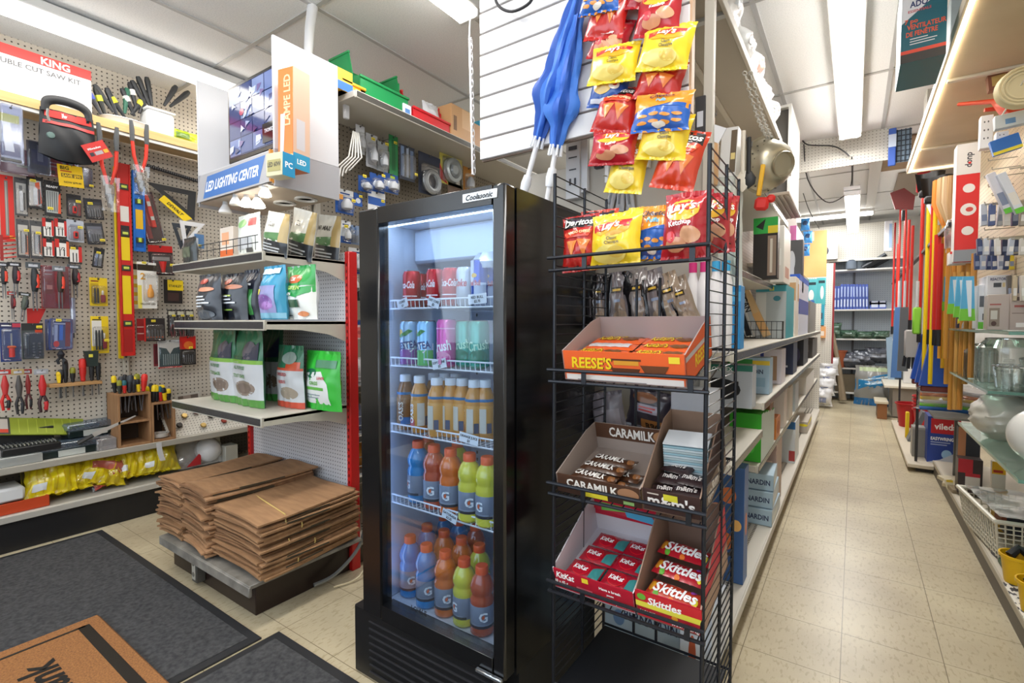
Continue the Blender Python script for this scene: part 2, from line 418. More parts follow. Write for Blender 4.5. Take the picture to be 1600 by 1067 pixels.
# ---------------------------------------------------------------- fluorescent lamps
def strip_light(x, y0, y1, z, label, s=15.0, hang=0.0, wd=0.13, ntube=2):
    t = thing('fluorescent_light', label, 'light', (x, (y0 + y1) / 2, z)); L = y1 - y0
    mb = MB(); mb.box((0, 0, 0.035), (wd, L, 0.05), '#e8e8e6', 0.006)
    for e in (-1, 1): mb.box((0, e * (L / 2 - .012), 0.0), (wd * .95, 0.024, 0.05), '#dcdcda', 0.004)
    if hang:
        for e in (-1, 1): mb.rod((0, e * L * .42, 0.05), (0, e * L * .42, 0.05 + hang), 0.004, '#777')
    mb.part('lamp_housing', t)
    for k in range(ntube):
        xx = (k - (ntube - 1) / 2) * wd * .6
        mb = MB(); mb.lathe([(0.006, -L / 2 + .024), (0.0165, -L / 2 + .03), (0.0165, L / 2 - .03), (0.006, L / 2 - .024)], EM('#fffaf2', s), 12, (xx, 0, -0.012), 'y')
        mb.part('fluorescent_tube', t)
    return t
strip_light(-3.41, -0.9, 3.7, 2.75, 'long bright ceiling tube light above the tool wall', 14, wd=0.16)
strip_light(-1.62, -0.5, 1.98, 2.75, 'ceiling tube light near the wooden slat panel over the front', 14)
strip_light(-1.62, 3.0, 5.4, 2.75, 'ceiling tube light over the hidden middle aisle', 14)
strip_light(-0.065, 2.55, 4.99, 2.75, 'nearest long tube light over the right-hand aisle', 16, wd=0.16)
strip_light(-0.065, -1.0, 1.4, 2.75, 'tube light over the aisle entrance above the camera', 14)
strip_light(-0.045, 5.5, 7.85, 2.40, 'lower hanging tube light at the far end of the aisle', 18, hang=0.36)

o = strip_light(-0.3, 8.2, 9.2, 2.77, 'short tube light across the ceiling at the very back', 20); o.rotation_euler = (0, 0, PI / 2)
# ---------------------------------------------------------------- pegboard bulkhead, rear ceiling
pegF = PEG('pegboard_front', '#d6d3cb', '#77726a', (0, 2), 0.0254, 0.14)
mb = MB(); mb.box((-0.12, 5.16, (2.555 + CEIL) / 2), (0.66, 0.02, CEIL - 2.555), pegF); mb.struct('trim_2')
mb = MB(); mb.box((-0.9, 5.18, (2.0 + CEIL) / 2), (0.9, 0.02, CEIL - 2.0), wallm); mb.struct('trim_3')
def cable(pts, r, c, label, name='cable', sm=5):
    P = [Vector(p) for p in pts]; out = []
    for i in range(len(P) - 1):
        a, b, c_, d = P[max(0, i - 1)], P[i], P[i + 1], P[min(len(P) - 1, i + 2)]
        for k in range(sm):
            t = k / sm; out.append(0.5 * ((2 * b) + (c_ - a) * t + (2 * a - 5 * b + 4 * c_ - d) * t * t + (3 * b - a - 3 * c_ + d) * t ** 3))
    out.append(P[-1]); mb = MB(); mb.tube([p - out[0] for p in out], r, c, 6)
    return mb.thing(name, label, 'cable', out[0])
cable([ony(1251, 214, 5.1), ony(1262, 226, 5.1), ony(1300, 228, 5.1), ony(1318, 236, 5.1), ony(1327, 244, 5.1)], 0.006, '#2b2b2b', 'black cord running along the pegboard bulkhead')
cable([ony(1256, 225, 5.12), ony(1262, 280, 5.2), ony(1290, 315, 5.35), ony(1316, 308, 5.5), ony(1330, 288, 5.5), ony(1331, 245, 5.12)], 0.005, '#333', 'thin black cord looping down from the bulkhead to the far light')
cable([ony(1255, 302, 7.0), ony(1265, 330, 7.2), ony(1280, 357, 7.5)], 0.005, '#555', 'grey cord hanging beside the far ceiling')
mb = MB(); mb.box((0, 0, 0), (0.13, 0.012, 0.26), '#8aa0b8')
for k in range(7): mb.box((0, -.01, -0.12 + 0.04 * k), (0.13, 0.008, 0.007), '#2f3a48')
for k in range(5): mb.box((-.055 + .027 * k, -.012, 0), (0.007, 0.008, 0.26), '#2f3a48')
mb.thing('wire_grid', 'dark wire grid panel hung at the right end of the bulkhead', 'grid', ony(1408, 228, 5.12))
mb = MB(); mb.box((0, 0, 0), (0.05, 0.02, 0.30), '#3a5fb8', 0.005); mb.box((0, -.011, .05), (0.05, 0.002, 0.1), '#c9d6ee')
mb.thing('plastic_packet', 'narrow blue packet hanging beside the dark wire grid', 'packet', ony(1394, 230, 5.08))
# stripped ceiling bay beyond the bulkhead
mb = MB(); mb.box((0.32, 6.0, CEIL - 0.012), (0.36, 1.1, 0.012), NOISY('bare_plywood', [(0.3, '#8b7358'), (0.7, '#a58a6c')], 8, .8))
mb.box((0.6, 7.4, CEIL - 0.012), (0.5, 1.3, 0.012), '#8f7f6d'); mb.struct('trim_4')  # brown sheet below the ceiling; darkness of a missing-tile opening put into its colour
mb = MB(); mb.box((0.14, 6.8, CEIL - .02), (0.10, 3.2, 0.02), '#e0ddd8'); mb.struct('trim_5')

# ---------------------------------------------------------------- left wall shelving
wood = NOISY('pale_wood', [(0.3, '#c9a877'), (0.7, '#dec08f')], 3, .55, stretch=(12, 1, 12))
woodE = NOISY('wood_light', [(0.3, '#cfa66a'), (0.7, '#e0bd85')], 3, .55, stretch=(12, 1, 12))
steelc = M('#cfcabf', 0.4, 0.0)
PX = -3.90           # face of the left pegboard
mb = MB(); mb.box(((-3.66 + PX) / 2, 1.5, 2.39), (PX * -1 - 3.66, 6.0, 0.026), wood); mb.box((-3.652, 1.5, 2.392), (0.016, 6.0, 0.05), woodE)
mb.box((-3.66, 1.5, 2.355), (0.02, 6.0, 0.018), '#e9e6de')
mb.thing('wooden_shelf', 'long wooden shelf running along the top of the tool wall', 'shelf')
def wall_shelf(z, lab, t=0.035):
    mb = MB(); mb.box(((-3.65 + PX) / 2, 1.5, z - t / 2), (-PX - 3.65, 6.0, t), steelc, 0.002); mb.box((-3.655, 1.5, z - .012), (0.012, 6.0, 0.03), '#b9b4a8', 0.002)
    for y in (-1.2, 1.2, 3.6): mb.prism([(0, 0), (.22, -.0), (.22, -.02), (0, -.08)], y - .002, y + .002, '#aaa')
    mb.thing('steel_shelf', lab, 'shelf')
def wall_shelf2(z, lab, t=0.035):
    mb = MB(); mb.box(((-3.65 + PX) / 2, 1.5, z - t / 2), (-PX - 3.65, 6.0, t), steelc, 0.002); mb.box((-3.648, 1.5, z - .014), (0.014, 6.0, 0.035), '#a9a499', 0.002)
    return mb.thing('steel_shelf', lab, 'shelf')
wall_shelf2(0.452, 'long steel shelf under the tool pegboard holding trays and a wooden rack')
mb = MB(); mb.box(((-3.65 + PX) / 2, 1.5, 0.183), (-PX - 3.65, 6.0, 0.03), steelc, 0.002); mb.box((-3.646, 1.5, 0.18), (0.016, 6.0, 0.034), '#b7b3aa', 0.002)
mb.box((-3.67, 1.5, 0.082), (0.02, 6.0, 0.164), M('#17171a', .45)); mb.box((-3.78, 1.5, 0.08), (0.2, 5.98, 0.15), '#141416')
mb.thing('shelving_base', 'black-fronted bottom shelf along the foot of the tool wall', 'shelf')
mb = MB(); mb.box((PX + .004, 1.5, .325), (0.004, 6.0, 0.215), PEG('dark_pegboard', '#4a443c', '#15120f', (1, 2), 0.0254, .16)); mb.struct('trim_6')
for i, y in enumerate((1.215, 3.65, -1.2)):
    mb = MB(); mb.box((PX + .008, y, 1.4), (0.016, 0.03, 1.88), '#bdb7aa', 0.003)
    for k in range(60): mb.box((PX + .0165, y, 0.5 + k * .031), (0.0012, 0.006, 0.014), '#3c3832')
    mb.struct('trim_%d' % (7 + i))

# ---------------------------------------------------------------- gondola behind the red end unit
GBX = -2.34
pegB = PEG('pegboard_grey', '#a39a8c', '#3c3731', (1, 2), 0.0254, 0.16)
def gondola(name, label, xb, xs, y0, y1, ztop, peg, shelves, lip, zb=0.15):
    """xb board face, xs front edge of the shelves (towards +x); shelves = (z, depth)"""
    t = thing(name, label, 'shelving unit', (xb, y0, 0)); L = y1 - y0
    mb = MB(); mb.box((-0.012, L / 2, ztop / 2), (0.024, L, ztop), peg); mb.part('back_panel', t)
    for y in [k * 1.22 for k in range(int(L / 1.22) + 1)] + [L]:
        mb = MB(); mb.box((0.004, min(L - .015, y + .015), ztop / 2), (0.03, 0.03, ztop), '#bfb9ad', 0.002); mb.part('upright', t)
    D = xs - xb
    mb = MB(); mb.box((D / 2, L / 2, zb - .02), (D, L, .04), steelc, .002); mb.box((D - .05, L / 2, (zb - .04) / 2), (0.02, L, zb - .04), '#4b463e')
    for j in range(3):
        for k in range(int(L / .022)): mb.box((D - .07 - j * .03, k * .022 + .01, zb + .0006), (0.012, 0.009, 0.001), '#5b564c')
    mb.box((D + .002, L / 2, zb - .018), (0.008, L, .04), lip, .002); mb.part('base_shelf', t)
    for s in shelves:
        z, d = s[:2]; a, b = (s[2] - y0, s[3] - y0) if len(s) > 2 else (0, L)
        mb = MB(); mb.box((d / 2, (a + b) / 2, z - .015), (d, b - a, .03), steelc, .002)
        mb.box((d + .003, (a + b) / 2, z - .016), (0.012, b - a - .01, .036), lip, .002); mb.box((d + .010, (a + b) / 2, z - .016), (0.002, b - a - .02, .026), M('#4c4a46', .25))
        sp_ = mb.part('shelf', t)
        for e in (a - .003, b + .003): mb = MB(); mb.prism([(0, -.09), (0, 0), (d, 0), (d, -.03), (d * .6, -.035)], e - .003, e + .003, '#b4aea2'); mb.part('bracket', sp_)
    return t
gondola('gondola_shelving', 'grey gondola of hanging hardware behind the red-posted end unit', GBX, -2.0, 1.56, 6.2, 2.40, pegB,
        [(2.335, .34), (0.90, .30), (0.655, .32), (0.45, .32)], '#cfcabf')
# ---------------------------------------------------------------- centre gondola
CGB = -0.76
pegC = PEG('pegboard_centre', '#b5afa4', '#4a453d', (1, 2), 0.0254, 0.15)
gondola('gondola_shelving', 'long central gondola lining the left of the aisle', CGB, -0.334, 1.76, 7.15, 2.46, pegC,
        [(0.555, .40, 2.50, 6.9), (0.85, .42, 2.50, 6.9), (1.118, .42, 1.78, 6.9), (0.735, .42, 1.78, 2.47), (1.455, .33, 2.1, 3.45), (1.90, .36, 2.5, 3.9), (1.72, .3, 4.6, 6.8)], '#cdc8bc')
# end panel at the far end, top shelf over the aisle
mb = MB(); mb.box((-.55, 7.16, .75), (.42, .02, 1.4), pegF); mb.thing('closing_panel', 'grey perforated panel closing the far end of the central gondola', 'panel')
mb = MB(); mb.box((-0.625, 2.7, 2.468), (0.37, 2.46, 0.024), '#9d9384', .002); mb.box((-0.447, 2.7, 2.462), (0.016, 2.46, 0.045), '#b9b2a6', .003)
mb.box((-0.66, 2.7, 2.452), (0.03, 2.44, 0.01), '#b0a899', .002)
mb.box((-0.625, 2.15, 2.45), (0.37, 0.03, 0.02), '#aeb0b0', .002)
for y in (1.5, 3.9): mb.prism([(-.8, 2.35), (-.8, 2.46), (-.45, 2.46), (-.45, 2.44)], y - .004, y + .004, '#a39a8c')
mb.thing('top_shelf', 'wide grey top shelf high over the left of the aisle', 'shelf')

# ---------------------------------------------------------------- right side: canopy, board, base
cream = NOISY('cream_board', [(0.3, '#c4b397'), (0.7, '#cfc0a6')], 4, .5)
t = thing('light_canopy', 'cream overhead canopy with a glowing edge strip above the right-hand wall', 'canopy', (0.311, 1.2, 2.40))
mb = MB(); mb.box((0.37, 1.915, 0.02), (0.74, 3.83, 0.03), cream)
for y in (0.9, 2.05, 3.22): mb.box((0.2, y, -.002), (0.33, 0.03, 0.014), '#d9d4c8', .003)
mb.box((0.004, 1.915, 0.02), (0.012, 3.83, 0.05), '#d8cdb8', .002); mb.box((.2, 3.815, 0.005), (0.4, .02, .035), '#d8cdb8'); mb.part('canopy_board', t)
mb = MB(); mb.box((0.018, 1.9, -0.002), (0.016, 3.8, 0.010), EM('#ffe9c4', 14.0)); mb.box((0.2, 3.795, -0.002), (0.36, .012, .008), EM('#ffe9c4', 6.0)); mb.part('light_strip', t)
RB = 0.66
pegR = PEG('pegboard_right', '#d5c8ad', '#6b5c46', (1, 2), 0.0254, 0.15)
mb = MB(); mb.box((RB + .012, 3.6, 1.80), (0.024, 2.48, 1.20), pegR); mb.box((RB + .004, 4.83, 1.8), (.03, .03, 1.2), '#cdbf9f')
mb.thing('pegboard_panel', 'cream perforated board of hanging goods on the right wall', 'panel')
mb = MB(); mb.box((.80, 3.2, .08), (.50, 3.96, .06), '#cfc6b4', .002); mb.box((.558, 3.2, .05), (.02, 3.94, .1), '#5a5145'); mb.box((.548, 3.2, .095), (.012, 3.96, .03), '#b5ab98', .002)
mb.thing('shelving_base', 'low base shelf along the foot of the right-hand shelves', 'shelf')
# ================================================================== TOOL WALL (left)
def wbox(x0, y0, x1, y1, X):
    """size and bottom centre of something seen between pixels (x0, y0)-(x1, y1) standing or hanging in the plane X"""
    ym, xm = (y0 + y1) / 2, (x0 + x1) / 2
    a, b = onx(x0, ym, X), onx(x1, ym, X); c, d = onx(xm, y1, X), onx(xm, y0, X)
    return Vector((X, (a.y + b.y) / 2, c.z)), abs(b.y - a.y), d.z - c.z
def fbox(x0, y0, x1, y1, Y):
    ym, xm = (y0 + y1) / 2, (x0 + x1) / 2
    a, b = ony(x0, ym, Y), ony(x1, ym, Y); c, d = ony(xm, y1, Y), ony(xm, y0, Y)
    return Vector(((a.x + b.x) / 2, Y, c.z)), abs(b.x - a.x), d.z - c.z
_hook = None
def hook(p, rz, L=0.09, label='thin wire peg hook in the perforated tool wall', group='wire hooks on the tool wall'):
    global _hook
    if _hook is None:
        mb = MB(); mb.tube([(0, 0.09, 0.02), (0, 0.09, 0.0), (0, 0.0, 0.0), (0, -.006, .008)], 0.0018, '#6d6d70', 5)
        _hook = mb.thing('peg_hook', label, 'hook', p, rz, group); o = _hook
    else: o = dup(_hook, p, rz)
    o.scale = (1, L / 0.09, 1); o['label'] = label; o['group'] = group
    return o
FILM = CLEAR('#ffffff', 0.05, 0.12, 0.015)
FILM2 = CLEAR('#e6eaf6', 0.05, 0.12, 0.04)
# --- small shapes used inside packs; every function draws into mb in a frame of size w x h
def g_blade(mb, w, h, c='#a9adb3', c2='#2a2a2c'):
    mb.prism([(-w * .16, h * .10), (w * .16, h * .10), (w * .16, h * .86), (0, h * .93), (-w * .16, h * .86)], -.004, -.002, M(c, .25, .8)); mb.box((w * .27, -.003, h * .5), (w * .12, .003, h * .7), c2)
def g_bits(mb, w, h, n=5, c='#8d9096'):
    for k in range(n):
        x = (k - (n - 1) / 2) * w * .8 / n; mb.rod((x, -.006, h * .12), (x, -.006, h * (.62 + .05 * (k % 3))), w * .045, M(c, .3, .8), 6)
def g_knife(mb, w, h, c='#c42a25', c2='#1b1b1d'):
    mb.box((0, -.010, h * .38), (w * .34, .016, h * .5), c, .004); mb.box((0, -.012, h * .40), (w * .2, .016, h * .3), c2, .003); mb.box((0, -.008, h * .72), (w * .14, .006, h * .22), M('#b9bdc2', .25, .8), .001)
def g_pliers(mb, w, h, c='#c9251f', c2='#18181a'):
    for s in (-1, 1):
        mb.tube([(s * w * .05, -.014, h * .62), (s * w * .22, -.016, h * .45), (s * w * .24, -.016, h * .25), (s * w * .12, -.016, h * .03)], [w * .06, w * .11, w * .12, w * .09], c, 8)
        mb.tube([(s * w * .23, -.022, h * .42), (s * w * .25, -.024, h * .28)], w * .09, c2, 8)
        mb.tube([(s * w * .03, -.014, h * .60), (s * w * .12, -.014, h * .74), (s * w * .03, -.014, h * .97)], [w * .10, w * .12, w * .04], M('#5e6064', .35, .9), 8)
    mb.lathe([(w * .09, -.028), (w * .09, -.006)], M('#8a8c90', .3, .9), 10, (0, 0, h * .62), 'y')
def g_bulb(mb, w, h, c='#efa23a'):
    mb.lathe([(0.001, h * .12), (w * .22, h * .16), (w * .25, h * .3), (w * .2, h * .42), (w * .10, h * .5), (w * .10, h * .6), (.001, h * .62)], c, 12, (0, -.02, 0))
def g_markers(mb, w, h, c='#1c1c1e', n=2):
    for k in range(n):
        x = -w * .28 + k * w * .2; mb.tube([(x, -.010, h * .06), (x, -.010, h * .72), (x, -.010, h * .86)], [w * .07, w * .07, w * .045], c, 8)
    mb.box((w * .24, -.010, h * .3), (w * .32, .012, h * .4), '#8c1f2a', .004); mb.box((w * .24, -.008, h * .62), (w * .16, .01, h * .25), '#e9e4dc', .004)
def g_sockets(mb, w, h, n=5):
    for i in range(2):
        for k in range(n): mb.lathe([(w * .07, -.018), (w * .07, -.002)], M('#9da1a6', .25, .9), 8, (w * (.0 + .3 * i), 0, h * (.12 + .11 * k)), 'y')
    mb.box((-w * .25, -.008, h * .5), (w * .12, .01, h * .75), '#39434c', .003)
def g_none(mb, w, h): pass
def hcard(name, label, cat, box, X, card, ops, inner=None, bub=0.016, tilt=0.0, rz=RZ_L, tag_=None, hk=True, group=None, frac=(0.08, 0.06, 0.92, 0.72), plane='x', film=None, bubc=None):
    p, W, H = (wbox if plane == 'x' else fbox)(*box, X)
    t = thing(name, label, cat, p, group=group, rot=(0, tilt, rz))
    mb = MB(); mb.box((0, .0015, H / 2), (W, .003, H), card, .001)
    art(mb, ops, flat(W, H, -.0001), W, H)
    if hk: mb.lathe([(min(.006, W * .08), -.0012), (min(.006, W * .08), .0032)], '#1d1b1a', 8, (0, 0, H * .955), 'y')
    mb.part('backing_card', t)
    if inner:
        mb = MB(); fw, fh = (frac[2] - frac[0]) * W, (frac[3] - frac[1]) * H; mb.at((W * ((frac[0] + frac[2]) / 2 - .5), 0, frac[1] * H))
        inner(mb, fw, fh); mb.off(); mb.part('packed_item', t)
        mb = MB(); mb.box((W * ((frac[0] + frac[2]) / 2 - .5), -bub / 2 - .0008, H * (frac[1] + frac[3]) / 2), (fw, bub, fh), film or FILM, min(bub * .5, .008)); mb.part('blister', t)
    if tag_:
        mb = MB(); tw = min(.024, W * .4); mb.box((W * (tag_[0] - .5), -bub - .0016 if inner else -.0016, H * tag_[1]), (tw, .0008, tw * .62), '#f2dc3c'); mb.box((W * (tag_[0] - .5), (-bub if inner else 0) - .0021, H * tag_[1] - tw * .08), (tw * .7, .0003, tw * .12), '#4a4520'); mb.part('price_sticker', t)
    if hk:
        q = Vector(p); q.x += (.0 if rz == RZ_L else 0); hp = Vector((0, -.012, H * .955)); hp.rotate(Euler((0, tilt, rz)))
        dist = .09 if X > -3 or plane != 'x' else abs(X - PX)
        hook(p + hp, rz, dist + .012, *((('thin wire peg hook in the perforated tool wall', 'wire hooks on the tool wall')) if X < -3 else ('thin wire peg hook behind the refrigerator', 'wire hooks on the rear gondola') if X < -1 and plane == 'x' else ('thin wire peg hook on the perforated boards near the aisle', 'wire hooks near the aisle')))
    return t
BK, RD, YL, WH, GR, BL = '#1c1c1f', '#c8241d', '#f0cf1d', '#ece9e4', '#8f9296', '#1f4f9c'
X1 = PX + 0.05
hd = lambda c, y=.8: ('r', 0, y, 1, 1, c)
hcard('saw_blade_pack', 'tall red card with one long grey blade at the left edge of the tool wall', 'tool pack', (0, 274, 22, 376), X1, '#d2261c', [('r', .35, .08, .6, .92, '#77746f'), ('r', .4, .1, .5, .9, '#a8a59e')], tag_=(.8, .06))
hcard('saw_blade_pack', 'slim black-framed pack of one silver blade right of the tall red card', 'tool pack', (23, 278, 43, 337), X1, '#4a4a4d', [('r', .1, .05, .9, .86, '#b8b6b2'), ('r', .35, .1, .6, .8, '#6f7074')], g_blade, .008, tag_=None)
hcard('saw_blade_pack', 'black blade pack with orange flash under the yellow sale sign, left one', 'tool pack', (42, 276, 68, 326), X1 + .02, BK, [('r', .15, .1, .85, .88, '#c9c7c4'), ('p', [(.55, .1), (.9, .2), (.75, .85), (.5, .8)], '#e0582a')], g_blade, .012, tag_=(.35, .85))
hcard('saw_blade_pack', 'black blade pack showing five thin blades, beside the yellow sale sign', 'tool pack', (69, 283, 95, 338), X1 + .02, BK, [('r', .12, .1, .88, .72, '#a8adab'), ('t', .5, .84, .06, 'READY', '#fff', .7)] + [('r', .2 + .13 * k, .14, .25 + .13 * k, .7, '#4d4f52') for k in range(5)] + [('p', [(.8, .1), (.98, .1), (.98, .7), (.86, .6)], '#d9542c')], None, tag_=(.35, .22))
hcard('saw_blade_pack', 'long black-framed blade pack, left of a pair low beside the red number cards', 'tool pack', (26, 343, 46, 403), X1, '#47474a', [('r', .12, .08, .88, .86, '#b9b4ae'), ('p', [(.6, .1), (.88, .1), (.88, .6), (.7, .55)], '#d96a34'), ('r', .3, .12, .42, .7, '#5a5c60')], g_blade, .01, tag_=(.75, .72))
hcard('saw_blade_pack', 'long black-framed blade pack, right of the pair left of the red number cards', 'tool pack', (47, 345, 67, 404), X1, '#47474a', [('r', .12, .08, .88, .86, '#b0aba5'), ('p', [(.6, .15), (.9, .1), (.9, .7), (.7, .6)], '#d2602c'), ('r', .3, .12, .42, .7, '#5a5c60')], g_blade, .01, tag_=(.62, .68))
nn = [((66, 341, 84, 371), 'upper left', '1/4'), ((85, 342, 104, 371), 'upper right', '5/16'), ((67, 373, 85, 402), 'lower left', '3/8'), ((86, 374, 108, 403), 'lower right', '1/2')]
for b, pl, tx in nn:
    hcard('drill_bit_card', 'small red and white bit card, %s of the four below the sale sign' % pl, 'bit card', b, X1, BK, [('r', .1, .06, .9, .8, '#e9e5e0'), ('r', 0, .55, .3, 1, RD), ('r', .8, .1, 1, .9, '#d85a32' if pl == 'lower right' else RD), ('t', .5, .5, .16, tx, '#222', .5), ('r', .3, .1, .38, .45, '#2a2a2c'), ('r', .6, .1, .68, .45, '#2a2a2c')], None, tag_=None)
hcard('utility_knife_pack', 'small black hanging pack with a yellow sticker below the yellow sale sign', 'tool pack', (104, 304, 127, 339), X1, '#26262a', [('r', .1, .1, .9, .8, '#3a3d44'), ('r', .75, .1, .95, .6, '#8d2a26')], g_knife, .014, tag_=(.75, .7))
hcard('utility_knife_pack', 'black hanging pack with hex keys under the clear shear pack', 'tool pack', (134, 311, 163, 343), X1, '#2a2b30', [('r', .1, .15, .9, .85, '#3d4048')], g_bits, .014, tag_=(.3, .75), tilt=-.1)
hcard('driver_bit_pack', 'pale clear pack with one black bit in the middle column of the tool wall', 'bit card', (104, 344, 131, 378), X1, '#b6bcc8', [('r', .2, .1, .8, .8, '#8e95a5')], g_knife, .014, tag_=(.75, .68))
hcard('driver_bit_pack', 'dark tilted pack of drill bits right of the pale clear pack', 'bit card', (137, 349, 165, 382), X1, '#34363c', [('r', .1, .15, .9, .85, '#6c6f7a')], g_bits, .014, tag_=(.8, .2), tilt=-.12)
hcard('drill_bit_card', 'black framed card of white and red bits below the pale clear pack', 'bit card', (107, 384, 128, 412), X1, '#3b3636', [('r', .1, .08, .75, .8, '#e4e0da'), ('r', .75, .1, 1, .95, RD), ('r', .3, .1, .38, .6, BK), ('r', .55, .1, .63, .6, BK)], None, tag_=(.35, .85))
hcard('driver_bit_pack', 'narrow tilted black pack of two silver bits above the yellow marker card', 'bit card', (143, 387, 160, 418), X1 + .03, BK, [('r', .2, .1, .45, .7, '#8fa3c9'), ('r', .55, .1, .8, .7, '#b9bcc4')], g_bits, .01, tag_=(.4, .75), tilt=.12)
hcard('marker_card', 'yellow blister card with a red bottle, upper one at the right of the first board', 'marker card', (140, 434, 168, 478), X1, YL, [('r', .05, .12, .5, .8, '#caa71a'), ('r', .08, .86, .5, .9, '#8d1c22')], g_markers, .02, tag_=None)
hcard('marker_card', 'yellow blister card of black pens, lower one over the small wood shelf', 'marker card', (142, 494, 170, 552), X1, YL, [('r', .05, .2, .6, .88, '#f0ece2'), ('r', .1, .89, .6, .92, '#222')], lambda mb, w, h: g_markers(mb, w, h, n=3), .02, tag_=(.8, .35))
hcard('screwdriver_pack', 'blue backed screwdriver blister with a red handle at the left edge', 'tool pack', (0, 504, 33, 565), X1 + .01, '#243f7d', [hd('#2b2f55', .86), ('r', .08, .91, .55, .94, '#fff'), ('r', .6, .88, 1, .98, '#c23a4e'), ('r', .1, .78, .55, .82, '#dfe4f4')], lambda mb, w, h: (mb.tube([(0, -.02, h * .1), (0, -.02, h * .4)], w * .16, '#d02a24', 10), mb.rod((0, -.02, h * .4), (0, -.02, h * .85), w * .05, M('#aeb3bb', .3, .8)), mb.box((0, -.02, h * .42), (w * .46, .03, h * .07), '#d8622c', .005)), .04, frac=(.05, .04, .95, .85))
hcard('socket_set_pack', 'clear pack of silver sockets with an orange label beside the blue screwdriver pack', 'tool pack', (34, 505, 68, 561), X1 + .01, '#4b5252', [hd('#2a2c2c', .8), ('r', .62, .72, .95, .82, '#e2502c'), ('r', .1, .3, .35, .7, '#79807c')], g_sockets, .03, tag_=(.75, .9), frac=(.04, .03, .96, .75), film=FILM2)
hcard('pen_tester_pack', 'fan of clear packs holding blue and white pens with a red dot', 'tool pack', (76, 498, 112, 546), X1 + .03, '#3c4c86', [('r', .18, .82, .8, .86, '#fff'), ('r', .2, .15, .35, .8, '#e9ecf4'), ('r', .42, .3, .58, .8, '#3b74d0'), ('r', .68, .1, .9, .9, '#8f2c33'), ('e', .3, .18, .13, .1, '#e23b3a')], g_none, .035, tag_=(.3, .95), film=FILM2, frac=(.02, .02, .98, .98), tilt=.04)
hcard('pen_tester_pack', 'clear pack behind the fan of blue and white pens, showing only its edge', 'tool pack', (71, 499, 100, 547), X1 - .01, '#4b5588', [('r', .1, .1, .3, .9, '#7f88b8')], g_none, .02, film=FILM2, frac=(.02, .02, .98, .98))
hcard('hole_saw_pack', 'large red pack in a purple tinted shell in the middle of the tool wall', 'tool pack', (64, 416, 108, 482), X1 + .02, '#c9231f', [('r', .14, .87, .44, .91, '#f2b8a8'), ('r', .14, .79, .4, .82, '#f2b8a8'), ('r', .12, .62, .42, .7, '#a3302a'), ('r', .12, .34, .42, .44, '#8d2a25'), ('r', .2, .45, .4, .55, '#e58f80')], lambda mb, w, h: mb.box((w * .12, -.02, h * .5), (w * .34, .03, h * .8), M('#b01f1b', .4), .01), .045, frac=(.0, .0, 1, 1), film=FILM2)
# bare cutting tools hanging on hooks
def hangtool(label, box, X, handle, grip, tip, neck='#222226', tilt=0.0, name='hand_tool', two=False, group=None):
    p, W, H = wbox(*box, X); t = thing(name, label, 'hand tool', p, rot=(0, tilt, RZ_L), group=group)
    mb = MB(); mb.at((0, 0, 0)); hw = min(W, .055)
    # header tag
    mb.box((0, .004, H * .93), (hw * 1.15, .003, H * .12), neck, .003); mb.box((0, .002, H * .925), (hw * .7, .002, H * .05), '#c9ccd4'); mb.part('header_card', t)
    mb = MB()
    if two:
        for s in (-1, 1): mb.tube([(s * hw * .06, -.012, H * .42), (s * hw * .3, -.016, H * .25), (s * hw * .2, -.016, H * .02)], [hw * .12, hw * .16, hw * .12], handle, 8)
    else:
        mb.tube([(0, -.014, H * .40), (hw * .05, -.018, H * .55), (hw * .05, -.018, H * .72), (0, -.014, H * .86)], [hw * .22, hw * .36, hw * .34, hw * .2], handle, 10)
    mb.part('handle', t)
    mb = MB()
    if two: mb.tube([(0, -.014, H * .40), (0, -.014, H * .62), (0, -.012, H * .86)], [hw * .2, hw * .34, hw * .12], tip, 10)
    else:
        for s in (-1, 1): mb.tube([(s * hw * .12, -.012, H * .42), (s * hw * .14, -.012, H * .02)], [hw * .09, hw * .05], M('#9a9da3', .28, .9), 6)
    mb.part('blade', t)
    mb = MB(); mb.tube([(hw * .16, -.026, H * (.48 if not two else .26)), (hw * .2, -.03, H * (.62 if not two else .2)), (hw * .16, -.026, H * (.74 if not two else .08))], hw * .17, grip, 8); mb.part('grip', t)
    hook(p + Vector((.02, 0, H * .95)), RZ_L, abs(X - PX) + .02)
    return t
hangtool('cutters with orange and black grips at the left edge below the red comb', (-3, 409, 13, 468), X1 + .02, '#1d2126', '#e0442a', None)
hangtool('cutters with red and black grips, second from the left edge', (14, 409, 33, 466), X1 + .02, '#241c22', '#c42d2a', None)
hangtool('cutters with an orange grip under a pale label, left of the large red pack', (42, 409, 64, 487), X1 + .03, '#1e2428', '#e8452c', None, '#4b5257')
hangtool('cutters hanging in front of the large red pack with a price sticker', (84, 415, 102, 484), X1 + .09, '#33281f', '#e8452c', None, '#70767b')
hangtool('cutters with red grips right of the large red pack', (106, 413, 127, 466), X1 + .02, '#2a2122', '#b52a30', None, '#4b5257')
hangtool('small tester with a red cap low between the cutters', (13, 455, 25, 500), X1 + .01, '#4a2226', '#8c1f24', None, '#c23028')
hangtool('small camouflage patterned tool with a black tail', (24, 456, 41, 502), X1 + .03, '#4a5147', '#26282a', None, '#3a3e36', tilt=.12)
p, W, H = wbox(107, 465, 121, 520, X1 + .01)
mb = MB(); mb.lathe([(W * .3, 0), (W * .32, H)], CLEAR('#cfd6ea', .2, .1, .25), 10); mb.rod((0, 0, -.03), (0, 0, H * .2), .004, '#222')
mb.thing('clear_tube', 'clear hanging tube of long bits below the red gripped cutters', 'tube', p)
p, W, H = wbox(42, 482, 72, 505, X1)
